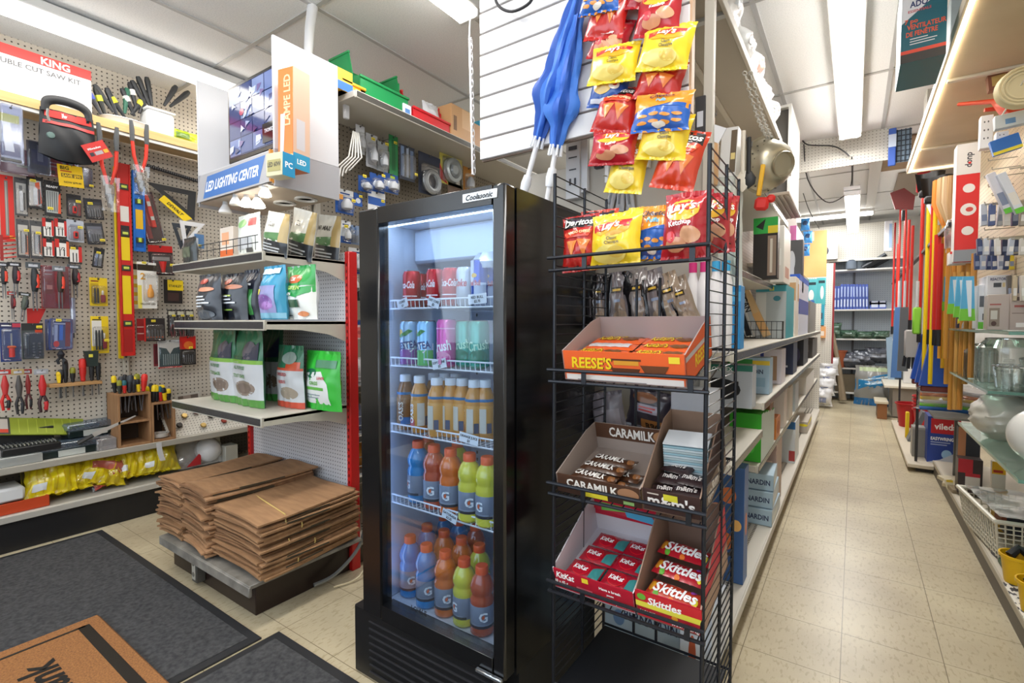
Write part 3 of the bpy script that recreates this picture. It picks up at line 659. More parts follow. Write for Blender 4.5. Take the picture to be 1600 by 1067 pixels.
mb = MB(); mb.prism([(-W / 2, 0), (W / 2 * .2, 0), (W / 2, H), (-W / 2, H)], -.006, 0, '#c3201c'); mb.thing('red_square', 'red triangular square half hidden between the cutters and the clear pens', 'square', p, RZ_L)
mb = MB()
for k in range(6): mb.tube([(0, 0, k * .022), (.05, -.01, k * .022 + .012)], .0035, '#c53229', 5)
mb.box((-.006, 0, .055), (.012, .01, .14), '#9c231f'); mb.thing('wire_brush', 'red comb-like wire brush at the left edge under the tall red card', 'brush', wbox(0, 380, 10, 403, X1)[0] + Vector((0, 0, 0)), RZ_L)
hangtool('pliers with red handles and a red header at the left edge of the lowest row', (-3, 577, 17, 642), X1 + .03, RD, BK, '#b33', two=True, neck='#b8342c')
hangtool('black long-handled snips with a tan header in the lowest row', (20, 576, 38, 648), X1 + .03, '#2c2a2c', '#23262c', '#4d4a48', two=True, neck='#b9a06a')
hangtool('pliers with maroon handles and a red header beside the black snips', (36, 576, 50, 640), X1 + .01, '#5b2b2e', BK, '#8c2c2c', two=True, neck='#9e2f2b')
hangtool('scissor-like snips with a pale label at the right end of the lowest row', (54, 576, 77, 645), X1 + .02, '#3a2427', '#c3262a', '#c3262a', two=True, neck='#a6aab0')
hangtool('dark glove-like grips hanging under the clear pen packs', (80, 544, 108, 569), X1 + .02, '#22242a', '#1b1d22', '#22242a', two=True, neck='#222')
# black zipped pouch with a red band
p, W, H = wbox(58, 152, 150, 247, X1 + .26)
t = thing('tool_bag', 'black tool bag with a red stripe and cut-out handle hanging from the wooden shelf', 'bag', p, RZ_L)
mb = MB(); H2 = H * .74
mb.surf(lambda u, v: Vector(((u - .5) * W * (1 - .10 * v), -.05 * math.sin(PI * u) * math.sin(PI * min(1, v + .12)) - .006 * math.sin(14 * u + 9 * v), H2 * (v) + .02 * math.sin(PI * u) * (v - 1) * 1.2)), 20, 14, M('#212327', .6))
mb.surf(lambda u, v: Vector(((u - .5) * W * (1 - .10 * v), .05 * math.sin(PI * u) * math.sin(PI * min(1, v + .12)), H2 * v + .02 * math.sin(PI * u) * (v - 1) * 1.2)), 14, 8, M('#212327', .6), flip=True); mb.part('body', t)
mb = MB(); f = lambda u, v, of: Vector(((u - .5) * W * (1 - .10 * v), -.05 * math.sin(PI * u) * math.sin(PI * min(1, v + .12)) - .006 * math.sin(14 * u + 9 * v) - of, H2 * v))
art(mb, [('r', .08, .82, .95, .98, '#d3302b'), ('r', .05, .66, .99, .73, '#c73a38'), ('t', .5, .905, .10, 'Milwaukee', '#fff', .4, 0, 1, .3)], f, W, H2, off=.003); mb.part('red_band', t)
mb = MB(); o_ = W * .46
mb.surf(lambda u, v: Vector((math.cos(PI * (1 - u)) * (W * .44 - v * W * .14), -.004 - .012 * math.sin(PI * v), H2 * .93 + (abs(math.sin(PI * u)) ** .45) * (H * .30 - v * H * .14))), 20, 4, M('#1d1f23', .6)); mb.part('handle', t)
mb = MB(); mb.tube([(-W * .36, -.05, H2 * .92), (-W * .38, -.055, H2 * .8), (-W * .35, -.055, H2 * .66)], .006, M('#9aa09f', .3, .8), 6); mb.lathe([(.001, -.01), (.016, -.008), (.018, .004), (.001, .008)], M('#6f8783', .4, .5), 10, (-W * .34, -.06, H2 * .36), 'y'); mb.part('key_clip', t)
p, W, H = wbox(125, 216, 178, 256, X1 + .32)
mb = MB(); mb.box((0, 0, 0), (W * .74, .002, W * .62), '#d93a36'); art(mb, [('t', .45, .7, .12, 'Milwaukee', '#fff', .6), ('r', .12, .3, .3, .5, '#3d3a42'), ('r', .35, .3, .7, .5, '#b9b2b8'), ('r', .75, .3, .95, .5, '#f0b63c')], lambda u, v, of: Vector(((u - .5) * W * .74, -.001 - of, (v - .5) * W * .62)), W * .74, W * .62)
mb.thing('swing_tag', 'tilted red swing tag at the corner of the black tool bag', 'tag', p + Vector((0, 0, H / 2)), rot=(0, -.55, RZ_L))
p, W, H = wbox(92, 259, 131, 292, X1 + .16)
mb = MB(); mb.box((0, 0, H / 2), (W, .002, H), '#f4c90f'); art(mb, [('t', .28, .86, .16, 'BIG', '#2b2410', .36), ('r', .1, .68, .55, .73, '#c23a20'), ('r', .12, .42, .95, .6, '#6a5310'), ('t', .53, .51, .13, 'SAVE $90', '#f4c90f', .75), ('t', .55, .2, .09, 'NOW $79.99', '#5b480e', .7)], lambda u, v, of: Vector(((u - .5) * W, -.001 - of, v * H)), W, H)
mb.thing('sale_sign', 'yellow BIG SAVE sale sign hanging in the tool wall', 'sign', p, rot=(0, -.06, RZ_L)); hook(p + Vector((.002, 0, H - .006)), RZ_L, .20)
pk = [((0, 165, 36, 255), X1 + .25, '#c9cbd0', [('r', 0, .86, 1, 1, '#d9dade'), ('r', 0, .7, .85, .84, '#e3dc3a'), ('r', .0, .12, .85, .35, '#5b5d82'), ('p', [(.2, .2), (.6, .2), (.45, .7), (.1, .7)], '#f3f4f2'), ('r', 0, .02, .9, .08, '#3a3522')], 'large clear packet with yellow and navy print at the upper left edge'),
      ((-4, 232, 54, 272), X1 + .05, '#8d3a38', [('r', .1, .5, .9, .8, '#a14a46'), ('r', .5, .3, .9, .4, '#c9b98e')], 'dark red clear-fronted case behind the large packet'),
      ((42, 222, 78, 272), X1 + .06, '#3d404b', [('r', .2, .3, .9, .75, '#26305c'), ('r', .45, .4, .7, .9, '#8a8d96')], 'smoky clear pack with a navy item under the black tool bag'),
      ((74, 240, 98, 276), X1 + .04, '#cf2a25', [('r', .1, .55, .9, .6, '#f0a8a0'), ('r', .1, .4, .9, .46, '#f0a8a0'), ('r', .2, .1, .5, .25, '#4b2a2a')], 'red boxed accessory between the black bag and the sale sign'),
      ((98, 240, 124, 276), X1 + .02, '#b9b3b3', [('r', .2, .1, .35, .9, '#c23a36'), ('r', .6, .1, .75, .9, '#c23a36')], 'clear pack with two red stripes behind the sale sign'),
      ((127, 262, 144, 294), X1 + .02, '#3a3c42', [('r', .2, .15, .6, .8, '#565a66')], 'small smoky pack right of the yellow sale sign')]
for b, X, c, ops, lab in pk: hcard('hanging_pack', lab, 'tool pack', b, X, c, ops, g_none, .02, film=FILM2, frac=(0, 0, 1, 1), tag_=(.8, .12) if '127' in str(b) else None)
# bolt cutters
def cutter(box, X, lab, dx):
    p, W, H = wbox(*box, X); t = thing('bolt_cutter', lab, 'bolt cutter', p, RZ_L)
    for s in (-1, 1):
        mb = MB(); mb.tube([(s * W * .08, -.02, H * .28), (s * W * .30, -.02, H * .5), (s * W * .36, -.02, H * .72)], [.008, .010, .010], '#d8331f', 8); mb.part('arm', t)
        mb = MB(); mb.tube([(s * W * .36, -.02, H * .70), (s * W * .36, -.02, H * .86), (s * W * .40, -.02, H * .99)], [.012, .014, .010], '#4d5052', 8); mb.part('grip', t)
    mb = MB(); mb.box((0, -.02, H * .22), (W * .4, .018, H * .12), M('#9a8f86', .35, .8), .004); mb.prism([(-W * .2, H * .17), (W * .2, H * .17), (W * .1, 0), (-W * .1, 0)], -.026, -.014, M('#8a8d90', .3, .9)); mb.part('cutting_head', t)
    mb = MB(); mb.surf(lambda u, v: Vector(((u - .5) * W * .8, -.035 - .01 * math.sin(9 * u + 5 * v), H * (-.05 + .42 * v))), 8, 8, CLEAR('#ffffff', .08, .1, .05)); mb.part('plastic_sleeve', t)
cutter((150, 196, 186, 325), X1 + .24, 'bolt cutter with red arms left of the long red level', 0)
cutter((201, 192, 232, 300), X1 + .24, 'bolt cutter with red arms in front of the blue level', 0)
# levels
def level(box, X, c, lab, tape, vials, tilt=0, name='spirit_level'):
    p, W, H = wbox(*box, X); t = thing(name, lab, 'level', p, rot=(0, tilt, RZ_L))
    mb = MB(); mb.box((-W * .42, -.012, H / 2), (W * .12, .024, H), c, .002); mb.box((W * .42, -.012, H / 2), (W * .12, .024, H), c, .002); mb.box((0, -.012, H / 2), (W * .8, .012, H), c, .001)
    for (a, b, cc) in tape: mb.box((0, -.0186, H * (a + b) / 2), (W * .6, .001, H * (b - a)), cc)
    mb.part('frame', t)
    for v in vials:
        mb = MB(); mb.box((0, -.02, H * v), (W * .62, .006, W * .5), '#3b3d33', .002); mb.lathe([(W * .14, -W * .2), (W * .14, W * .2)], M('#b9cf3a', .2), 8, (0, -.024, H * v)) if c != RD else mb.box((0, -.024, H * v), (W * .4, .004, W * .22), '#c9d65a', .002); mb.part('vial', t)
    return t
level((184, 257, 206, 556), X1 + .02, RD, 'very long red and yellow spirit level standing upright on the tool wall', [(.02, .14, '#a31d18'), (.22, .42, YL), (.5, .62, YL), (.7, .78, '#dedad2'), (.62, .68, '#2a2324')], [.17, .46, .88, .64])
level((180, 262, 187, 560), X1 - .02, YL, 'yellow level tucked behind the long red level', [], [])
level((206, 268, 225, 393), X1 + .03, '#1d6cc4', 'blue spirit level hanging beside the long red level', [(.28, .52, '#e0b01a'), (.05, .12, '#134f96'), (.70, .74, '#103f78')], [.14, .62, .88])
hcard('level_pack', 'red torpedo level in a dark tilted pack right of the blue level', 'tool pack', (229, 302, 258, 380), X1 + .02, '#3a2226', [('r', .05, .1, .4, .9, '#8c2026'), ('p', [(.35, .35), (.6, .3), (.75, .95), (.4, .95)], '#df3a2c')], lambda mb, w, h: (mb.box((w * .08, -.014, h * .62), (w * .26, .018, h * .62), '#e0392d', .003), mb.box((w * .08, -.024, h * .8), (w * .2, .004, h * .1), '#d8dad4', .001), mb.box((w * .08, -.024, h * .5), (w * .2, .004, h * .08), '#d8dad4', .001)), .03, tilt=-.22, tag_=(.85, .06), frac=(.05, .02, .95, .95))
hcard('flashlight_pack', 'black pack with a torn red top holding a red light', 'tool pack', (234, 384, 272, 430), X1 + .02, '#2e2528', [hd('#cf2622', .78), ('r', .15, .5, .85, .62, '#8f8d8d')], lambda mb, w, h: mb.tube([(0, -.02, h * .05), (0, -.02, h * .35), (0, -.02, h * .6)], [w * .08, w * .14, w * .2], '#d52a24', 8), .03, tag_=(.85, .35), tilt=-.05)
hcard('light_bulb_pack', 'white card with an orange bug light and large number 2, front one', 'bulb pack', (215, 410, 245, 482), X1 + .04, '#efece4', [('r', 0, .82, 1, .95, '#2d2418'), ('t', .28, .7, .14, '2', '#e8a72a', .4), ('r', 0, 0, .2, .5, '#e6d65a'), ('t', .5, .1, .04, 'YELLOW LED', '#5a4a20', .8)], g_bulb, .05, frac=(.25, .15, .95, .75), tag_=(.2, .97))
hcard('light_bulb_pack', 'yellow striped bulb card peeking out behind the number 2 card', 'bulb pack', (207, 410, 236, 483), X1 - .02, '#f0e8c8', [('r', 0, .84, 1, .96, '#2d2418')] + [('r', 0, .1 + .18 * k, .5, .18 + .18 * k, '#e5c534') for k in range(4)], None)
hcard('tape_pack', 'black blister pack with a yellow header beside the bug light card', 'tool pack', (256, 437, 285, 474), X1, '#241f1e', [('r', .2, .55, 1.05, .98, YL), ('t', .62, .74, .10, 'STANLEY', '#1a1a1a', .7), ('r', .2, .1, .8, .45, '#46302c')], None, hk=True)
hcard('drill_bit_card', 'stack of red edged black bit packs, front one, beside the long level foot', 'bit card', (225, 497, 258, 533), X1 + .05, '#2b2526', [('r', 0, 0, .08, 1, RD), ('r', .1, .1, .95, .45, '#514b4a'), ('r', .15, .15, .9, .2, '#e0652c')], g_bits, .016, tag_=(.4, .88))
hcard('drill_bit_card', 'red edged bit pack behind the front one beside the long level foot', 'bit card', (214, 498, 240, 532), X1 - .01, '#a8292a', [('r', 0, .3, 1, .35, '#e9b8b0'), ('r', 0, .6, 1, .65, '#e9b8b0')], None, tag_=None)
hcard('screwdriver_set', 'teal and white precision screwdriver case with red edges', 'tool pack', (247, 531, 284, 575), X1 + .02, '#e4e2de', [('p', [(.05, .05), (.95, .05), (.95, .75), (.65, .7), (.5, .5), (.35, .7), (.05, .75)], '#1f4650'), ('r', 0, 0, 1, .06, RD), ('r', 0, .9, 1, 1, '#c9cdcf')] + [('r', .2 + k * .09, .12, .235 + k * .09, .5, '#9fb0b2') for k in range(8)], g_none, .02, frac=(.0, .0, 1, .95), tag_=None)
hcard('screwdriver_set', 'maroon edged case half hidden behind the teal screwdriver case', 'tool pack', (240, 537, 256, 572), X1 - .02, '#7d2a31', [('r', .1, .1, .9, .9, '#5a2026')], None)
hcard('tool_pack', 'red topped black pliers pack beside the teal screwdriver case', 'tool pack', (281, 525, 306, 570), X1 + .03, '#1d1c1e', [hd('#d3261f', .55), ('e', .55, .68, .3, .14, '#e0732c'), ('r', .2, .2, .8, .24, '#555')], g_bits, .02, tag_=(.6, .6), frac=(.1, .05, .9, .5))
for i, x in enumerate((262, 276, 290)):
    hcard('pliers_pack', ['left', 'middle', 'right'][i] + ' one of three dark pliers hanging in a row under the yellow headed black pack', 'hand tool', (x, 484, x + 13, 525), X1 + .02, '#221c1e', [('r', .1, .8, .9, .95, '#c9c6b0')], lambda mb, w, h: g_pliers(mb, w * 1.1, h, '#6e1f24' if i < 2 else '#2b2b2e'), .03, tag_=(.5, .78), frac=(.05, -.05, .95, .78))
# squares and rulers
X2 = PX + .013; p = onx(268, 268, X2); q = onx(228, 258, X2); e = onx(309, 283, X2)
mb = MB(); mb.tube([q - p, e - p], .012, '#35363a', 4)
for k in range(24):
    c = (q - p).lerp(e - p, k / 24); mb.box((c.x + .012, c.y, c.z), (.002, .004, .012), '#8f9296')
mb.thing('steel_ruler', 'dark toothed steel bar high on the board under the wooden shelf', 'ruler', p)
def tri(pts, X, c, lab, name, hole=None, th=.006, strip=None, sc='#1d1d1f'):
    P = [onx(x, y, X) for x, y in pts]; o = P[0]; mb = MB(); loc = [((q.y - o.y), (q.z - o.z)) for q in P]
    cx = sum(a for a, b in loc) / 3; cz = sum(b for a, b in loc) / 3; inn = [(cx + (a - cx) * .52, cz + (b - cz) * .52) for a, b in loc]
    for i in range(3):
        j = (i + 1) % 3; mb.prism([loc[i], loc[j], inn[j], inn[i]], -th, 0, c)
    if strip:
        S = [onx(x, y, X + .012) - o for x, y in strip]; mb.prism([(s.y, s.z) for s in S], -.016, -.010, YL)
        art(mb, [('t', .5, .5, .4, 'DEWALT', '#1a1a1a', .6, 0)], lambda u, v, of: Vector(((S[0].y * (1 - u) + S[1].y * u) * v + (S[3].y * (1 - u) + S[2].y * u) * (1 - v), -.0165 - of, (S[0].z * (1 - u) + S[1].z * u) * v + (S[3].z * (1 - u) + S[2].z * u) * (1 - v))), .2, .05)
    return mb.thing(name, lab, 'square', o, RZ_L)
tri([(229, 284), (306, 300), (303, 345)], X1 + .03, '#2b2c2f', 'black triangular rafter square with a yellow label on the tool wall', 'rafter_square', strip=[(256, 305), (300, 342), (288, 346), (248, 312)])
tri([(280, 344), (320, 350), (287, 386)], X1 + .08, '#e6e6e8', 'white triangular speed square with an orange patch, front one', 'speed_square')
tri([(268, 348), (300, 352), (282, 390)], X1 + .05, '#3b4048', 'dark speed square behind the white one', 'speed_square')
for i, (x, y) in enumerate(((311, 376), (302, 381))):
    hcard('level_pack', ['small blue clear pack with a yellow sticker below the white speed square', 'thin clear pack beside the blue one below the white speed square'][i], 'tool pack', (x - 7, y - 10, x + 8, y + 12), X1 + .1 + .03 * i, ['#5c86b8', '#c6ccd4'][i], [], None, tag_=(.5, .2), hk=False)
# small wooden tool shelf and its tools
a, b = onx(78, 604, PX + .1), onx(160, 597, PX + .1)
mb = MB(); L = b.y - a.y; mb.box((0, .05, 0), (L, .10, .018), NOISY('oak', [(0.3, '#a67c4c'), (0.7, '#bf9663')], 5, .6, stretch=(1, 8, 8)), .002)
zs = (a.z + b.z) / 2; zc = (a.y + b.y) / 2
mb.thing('tool_shelf', 'small wooden shelf of screwdrivers on the pegboard', 'shelf', (PX + .1, zc, zs), RZ_L)
def screwdriver(p, c, c2, lab, h=.10, r=.013, L=.09, tilt=0.0, group=None, tx=0.0):
    t = thing('screwdriver', lab, 'screwdriver', p, rot=(tx, tilt, RZ_L), group=group)
    mb = MB(); mb.lathe([(r * .4, 0), (r * .75, h * .05), (r * .7, h * .18), (r, h * .35), (r * 1.05, h * .8), (r * .8, h * .96), (.001, h)], c, 10)
    mb.part('handle', t)
    mb = MB(); mb.lathe([(r * 1.02, h * .60), (r * 1.1, h * .64), (r * 1.1, h * .86), (r * .85, h * .97), (.001, h * 1.005)], c2, 10); mb.part('handle_cap', t)
    mb = MB(); mb.rod((0, 0, -L), (0, 0, .004), r * .28, M('#9da1a6', .25, .9), 6); mb.part('shaft', t); return t
for x, y, c, c2, lab, h in ((93, 603, YL, '#e8c21a', 'stubby all-yellow screwdriver at the left of the small wooden shelf', .07), (95, 590, BK, '#3a3a3d', 'black screwdriver standing behind the yellow stubby one', .08), (103, 601, BK, '#2b2b2e', 'tall black screwdriver with a pale sticker beside the yellow stubby one', .13), (114, 597, BK, '#8f8f2b', 'slim black and green screwdriver on the small wooden shelf', .09),
                            (130, 600, '#c9251f', '#e0332a', 'fat red handled screwdriver in the middle of the small wooden shelf', .14), (144, 598, BK, '#2d2d30', 'black screwdriver right of the red one on the small wooden shelf', .11), (154, 597, '#1a1c20', '#26282c', 'rightmost black screwdriver on the small wooden shelf', .11)):
    q = onx(x, y, PX + .06); q.z = zs + .011; screwdriver(q, c, c2, lab, h, .017 if 'fat' in lab else .013)
p, W, H = wbox(130, 548, 151, 572, X1)
mb = MB(); mb.prism([(-W / 2, H), (W / 2, H), (W * .4, .0), (-W * .35, 0)], -.04, 0, '#23302c'); mb.box((-W * .1, -.042, H * .7), (W * .3, .002, H * .2), '#d9d04a'); mb.thing('tool_holster', 'small dark green holster above the small wooden shelf', 'holster', p, RZ_L)
# wooden rack of screwdrivers standing on the steel shelf
rk = NOISY('rack_ply', [(0.3, '#8f6743'), (0.7, '#a9805a')], 5, .65, stretch=(8, 8, 1))
z0 = .453
A = onx(186, 700, -3.66); B = onx(236, 690, -3.66); Cc = onx(275, 680, -3.66)
def rack(y0, y1, zt, mid, lab):
    t = thing('screwdriver_rack', lab, 'rack', (-3.66, (y0 + y1) / 2, z0), RZ_L); W = y1 - y0; H = zt - z0; D = .19
    for s in (-1, 1):
        mb = MB(); mb.box((s * (W / 2 - .006), D / 2, H / 2), (.012, D, H), rk, .001); mb.part('side_panel', t)
    mb = MB(); mb.box((0, D / 2, H - .006), (W - .024, D, .012), rk); mb.part('top_board', t)
    mb = MB(); mb.box((0, D / 2, .008), (W - .024, D, .014), rk); mb.part('bottom_board', t)
    if mid: mb = MB(); mb.box((0, D / 2, H * .46), (W - .024, D, .012), rk); mb.part('middle_board', t)
    mb = MB(); mb.box((0, D - .004, H / 2), (W, .006, H), '#3b2e24'); mb.part('back_board', t)
    return H
z1 = onx(186, 617, -3.66).z; z2 = onx(255, 628, -3.66).z
rack(A.y, B.y + .006, z1, True, 'taller two-level wooden screwdriver rack on the steel shelf'); rack(B.y + .008, Cc.y, z2, False, 'lower wooden screwdriver rack with an open bay beside the taller one')
R = rnd(4); cols = [('#c62b24', '#2d6a74', 'red and teal'), (BK, '#f0d020', 'black with a yellow cap'), (YL, '#202022', 'yellow with a black cap'), ('#26262a', '#3c3f45', 'plain black'), ('#2c2f26', '#8f8f2b', 'black with an olive cap'), ('#c9251f', '#e0332a', 'red')]
k = 0
for (ya, yb, zt, seq, nm) in ((A.y + .025, B.y - .02, z1, [4, 0, 3, 3, 2, 5, 1, 3, 2, 3, 1, 4], 'taller'), (B.y + .03, Cc.y - .02, z2, [1, 1, 0, 2, 1, 1, 3, 5, 1, 1], 'lower')):
    n = len(seq); cols_n = (n + 1) // 2
    for i, ci in enumerate(seq):
        c, c2, nm2 = cols[ci]; row = i // cols_n; col = i % cols_n
        yy = ya + (yb - ya) * col / max(1, cols_n - 1); xx = -3.70 - .08 * row
        ordn = ['first', 'second', 'third', 'fourth', 'fifth', 'sixth'][col]
        screwdriver((xx, yy, zt + .002), c, c2, '%s screwdriver, %s in the %s row of the %s rack' % (nm2, ordn, ['front', 'back'][row], nm), .075 + .04 * R.random(), .012 + .005 * R.random(), .12, tilt=R.uniform(-.15, .15))
mb = MB(); mb.box((0, .02, .07), (.16, .006, .14), '#c9c5bd'); art(mb, [('r', .1, .1, .9, .9, '#6d625c'), ('e', .5, .3, .2, .15, '#c9a26a'), ('r', .3, .5, .6, .9, '#a3958c')], lambda u, v, of: Vector(((u - .5) * .16, .017 - of, v * .14)), .16, .14)
mb.thing('photo_pack', 'clear pack with a picture leaning on the board right of the screwdriver racks', 'pack', onx(298, 645, -3.84), rot=(0, -.06, RZ_L))
mb = MB(); mb.lathe([(.01, 0), (.05, .006), (.054, .03), (.05, .03), (.045, .01), (.01, .004)], M('#c9c4bd', .3), 20); mb.thing('tape_roll', 'pale roll of tape lying in the open bay of the lower rack', 'tape roll', (-3.72, (B.y + Cc.y) / 2, z0 + .016))
mb = MB(); mb.surf(lambda u, v: Vector(((u - .5) * .03 + .02 * v * v, .0, -.12 * v)), 2, 8, M('#cfcfd0', .3)); mb.thing('paper_tag', 'pale strip tag hanging over the steel shelf edge below the lower rack', 'tag', (-3.638, onx(248, 690, -3.64).y, .452), RZ_L)
# things lying on the steel shelf
def sbox(px0, px1, py, X, z, dx, h, c, lab, name, cat, ops=None, rz=0, b=.004, mat=None):
    a, b2 = onx(px0, py, X), onx(px1, py, X); W = b2.y - a.y
    mb = MB(); mb.box((0, dx / 2, h / 2), (W, dx, h), mat or M(c, .35), b)
    if ops: art(mb, ops, topm(W, dx, h, 0), W, dx)
    return mb.thing(name, lab, cat, (X, (a.y + b2.y) / 2, z), rot=(0, 0, RZ_L + rz)), W
z0 = .4525
t, W = sbox(-10, 68, 735, -3.67, z0, .16, .05, '', 'shallow clear tray with compartments at the left end of the steel shelf', 'clear_tray', 'tray', mat=CLEAR('#e8ecea', .12, .1, .35))
t = thing('socket_set_case', 'open black case packed with silver bits lying on the clear tray', 'case', onx(50, 700, -3.70).xyz * 0 + Vector((-3.69, onx(50, 700, -3.70).y, z0 + .052)), RZ_L)
mb = MB(); mb.box((0, .07, .02), (.24, .14, .04), M('#17181a', .4), .005); mb.box((0, .14, .07), (.24, .012, .09), M('#1b1c1f', .4), .004); mb.part('case', t)
mb = MB()
for i in range(14):
    for j in range(3): mb.rod((-.105 + i * .016, .02 + j * .04, .04), (-.105 + i * .016, .045 + j * .04, .05), .004, M('#a8acb0', .25, .9), 6)
mb.part('bit', t).__setitem__('kind', 'stuff')
t = thing('hand_saw_pack', 'flat olive green card pack lying on the left of the steel shelf', 'pack', (-3.84, onx(60, 680, -3.84).y, z0 + .17), rot=(-.9, .18, RZ_L))
mb = MB(); mb.box((0, 0, 0), (.42, .01, .13), '#8c9a2b', .002); art(mb, [('r', .0, .0, .22, 1, '#3c3c34'), ('r', .06, .2, .2, .9, '#b7b0a8'), ('r', .02, .1, .1, .4, '#e3d63a'), ('r', .12, .1, .2, .3, '#c23a24')] + [('r', .3 + .09 * k, .1, .31 + .09 * k, .9, '#a5b23c') for k in range(7)], lambda u, v, of: Vector(((u - .5) * .42, -.005 - of, (v - .5) * .13)), .42, .13); mb.part('card', t)
def setbox(px, X, lab, c, z, rz=0):
    y = onx(px, 690, X).y; t = thing('bit_set_box', lab, 'case', (X, y, z), rot=(0, 0, RZ_L + rz))
    mb = MB(); mb.box((0, .06, .022), (.26, .12, .044), M('#10201f', .35), .006); mb.part('case', t)
    mb = MB()
    for k in range(12): mb.rod((-.11 + .02 * k, .02, .046), (-.11 + .02 * k, .10, .05 + .01 * (k % 3)), .005, M('#b9bdc0', .25, .9), 6)
    mb.part('bit', t); mb = MB(); mb.box((0, .06, .06), (.27, .13, .04), CLEAR('#9fb6cc', .15, .08, .2), .008); mb.part('lid', t)
    mb = MB(); mb.box((0, -.0006, .02), (.12, .001, .035), '#b9bdb8'); mb.part('label_sticker', t)
setbox(112, -3.70, 'clear-lidded box of silver bits in the middle of the steel shelf', '', z0)
setbox(150, -3.78, 'blue tinted bit box stacked behind the middle one on the steel shelf', '', z0 + .085, .1)
setbox(140, -3.80, 'bottom bit box hidden under the blue tinted one', '', z0)
sbox(152, 183, 700, -3.68, z0, .12, .07, '', 'small clear box with red and white pieces beside the wooden rack', 'clear_box', 'box', mat=CLEAR('#f0eef0', .14, .1, .3))
mb = MB(); mb.prism([(-.1, 0), (-.1, .03), (.11, .10), (.115, .095)], 0, .002, M('#b9b4ae', .3)); mb.tube([(-.1, 0, .015), (-.17, 0, -.02)], .012, '#2b2b2d', 8)
mb.thing('putty_trowel', 'triangular plastic wrapped trowel sticking up before the wooden rack', 'trowel', (-3.66, onx(178, 680, -3.66).y, z0 + .09), RZ_L)
sbox(-10, 25, 695, -3.72, z0 + .052, .1, .035, '#dcd8d6', 'white pack with red print at the left end of the steel shelf', 'white_pack', 'pack', [('r', .2, .2, .9, .5, '#c99aa0')])
# knob board leaning at the right part of the steel shelf
a, b = onx(272, 660, -3.80), onx(330, 655, -3.80)
t = thing('knob_display_board', 'leaning white perforated display board with sample knobs', 'display board', (-3.70, (a.y + b.y) / 2 + .12, z0), rot=(-.75, 0, RZ_L))
mb = MB(); mb.box((0, 0, .12), (.62, .008, .24), PEG('pegboard_small', '#dcd7cc', '#5b554c', (0, 2), .02, .16)); mb.part('panel', t)
R = rnd(9)
for k, (x, z) in enumerate(((-.18, .15), (-.23, .08), (-.1, .17), (-.09, .05), (-.02, .12), (.05, .06), (.1, .17), (.15, .1), (.2, .16))):
    mb = MB(); mb.lathe([(.004, -.03), (.016, -.03), (.02, -.022), (.012, -.012), (.005, -.004)], M(['#b79a5c', '#2b2622', '#8d3a2e'][k % 3], .3, .6), 12, (x, 0, z), 'y'); mb.part('knob', t)
# hard hat, masks, gloves, packs on the bottom shelf
z0 = .1985
def lump(name, lab, cat, p, w, h, d, c, ops=(), seed=0, rz=RZ_L, tilt=0.0, rx=0.0, r=.35, stand=False, film=True, bc=None, coat=.4, wr=1.6, grp=None):
    t = thing(name, lab, cat, p, rot=(rx, tilt, rz), group=grp); mb = MB(); pouch(mb, w, h, d, c, list(ops), seed, stand, r=r, coat=coat, wr=wr, nu=18, nv=18); mb.part('bag', t); return t
def glovepack(px, lab, w, h, c, c2, seed, dx=0.0, tl=0.0):
    y = onx(px, 760, -3.70).y; t = thing('glove_pack', lab, 'glove pack', (-3.70 + dx, y, z0 + .05), rot=(-.62, tl, RZ_L))
    mb = MB(); pouch(mb, w, h, .13, c, [('r', .05 + .1 * k, .08, .07 + .1 * k, .9, '#d8b80e') for k in range(9)] + ([('r', .2, .35, .9, .55, c2)] if c2 else []) + [('r', .1, .12, .3, .26, '#e9eef2')], seed, False, r=.3, coat=.5, wr=2.6, nu=20, nv=16); mb.part('gloves', t)
    mb = MB(); pouch(mb, w * 1.12, h * 1.1, .125, '#fff', [], seed + 1, wr=2.5, nu=14, nv=12); mb.mats = [CLEAR('#ffffff', .03, .12, .0, .3)] * len(mb.mats); mb.part('clear_wrap', t)
glovepack(95, 'round bundle of yellow rubber gloves wrapped in clear film, left one on the bottom shelf', .30, .24, '#e8d312', None, 1)
glovepack(158, 'yellow and pink rubber glove pack in the middle of the bottom shelf', .26, .22, '#e6cf14', '#c96a5a', 2, 0, .3)
glovepack(184, 'pink and yellow glove pack leaning over its neighbour on the bottom shelf', .22, .24, '#c8584c', '#e6cf14', 3, -.02, -.35)
glovepack(212, 'bright yellow glove bag bulging toward the shelf edge', .22, .26, '#ecd51a', None, 4, -.01, .1)
glovepack(252, 'pale yellow glove pack at the right behind the paper bags', .24, .22, '#dccb2a', None, 5, 0, .1)
t, W = sbox(-15, 40, 770, -3.68, z0 + .062, .18, .075, '#dfe1e3', 'white plastic lidded box on the left end of the bottom shelf', 'white_box', 'box', b=.012)
t = thing('parts_tray', 'orange open tray with metal pieces under the white lidded box', 'tray', (-3.67, onx(15, 790, -3.67).y, z0), RZ_L)
mb = MB(); mb.box((0, .01, .03), (.32, .012, .06), '#c4451c', .003); mb.box((0, .19, .03), (.32, .012, .06), '#c4451c', .003); mb.box((0, .1, .005), (.32, .18, .01), '#c4451c')
for s in (-1, 1): mb.box((s * .154, .1, .03), (.012, .18, .06), '#c4451c', .003)
mb.part('tray', t); mb = MB()
for k in range(4): mb.tube([(-.1 + k * .07, .03, .045), (-.07 + k * .07, .15, .05)], .012, M('#c9ccd0', .2, .9), 8)
mb.part('metal_piece', t)
t = thing('dust_mask_pack', 'clear bag with a white moulded dust mask and red corner behind the paper bags', 'mask pack', (-3.74, onx(320, 720, -3.72).y, z0 + .02), rot=(-.5, 0, RZ_L))
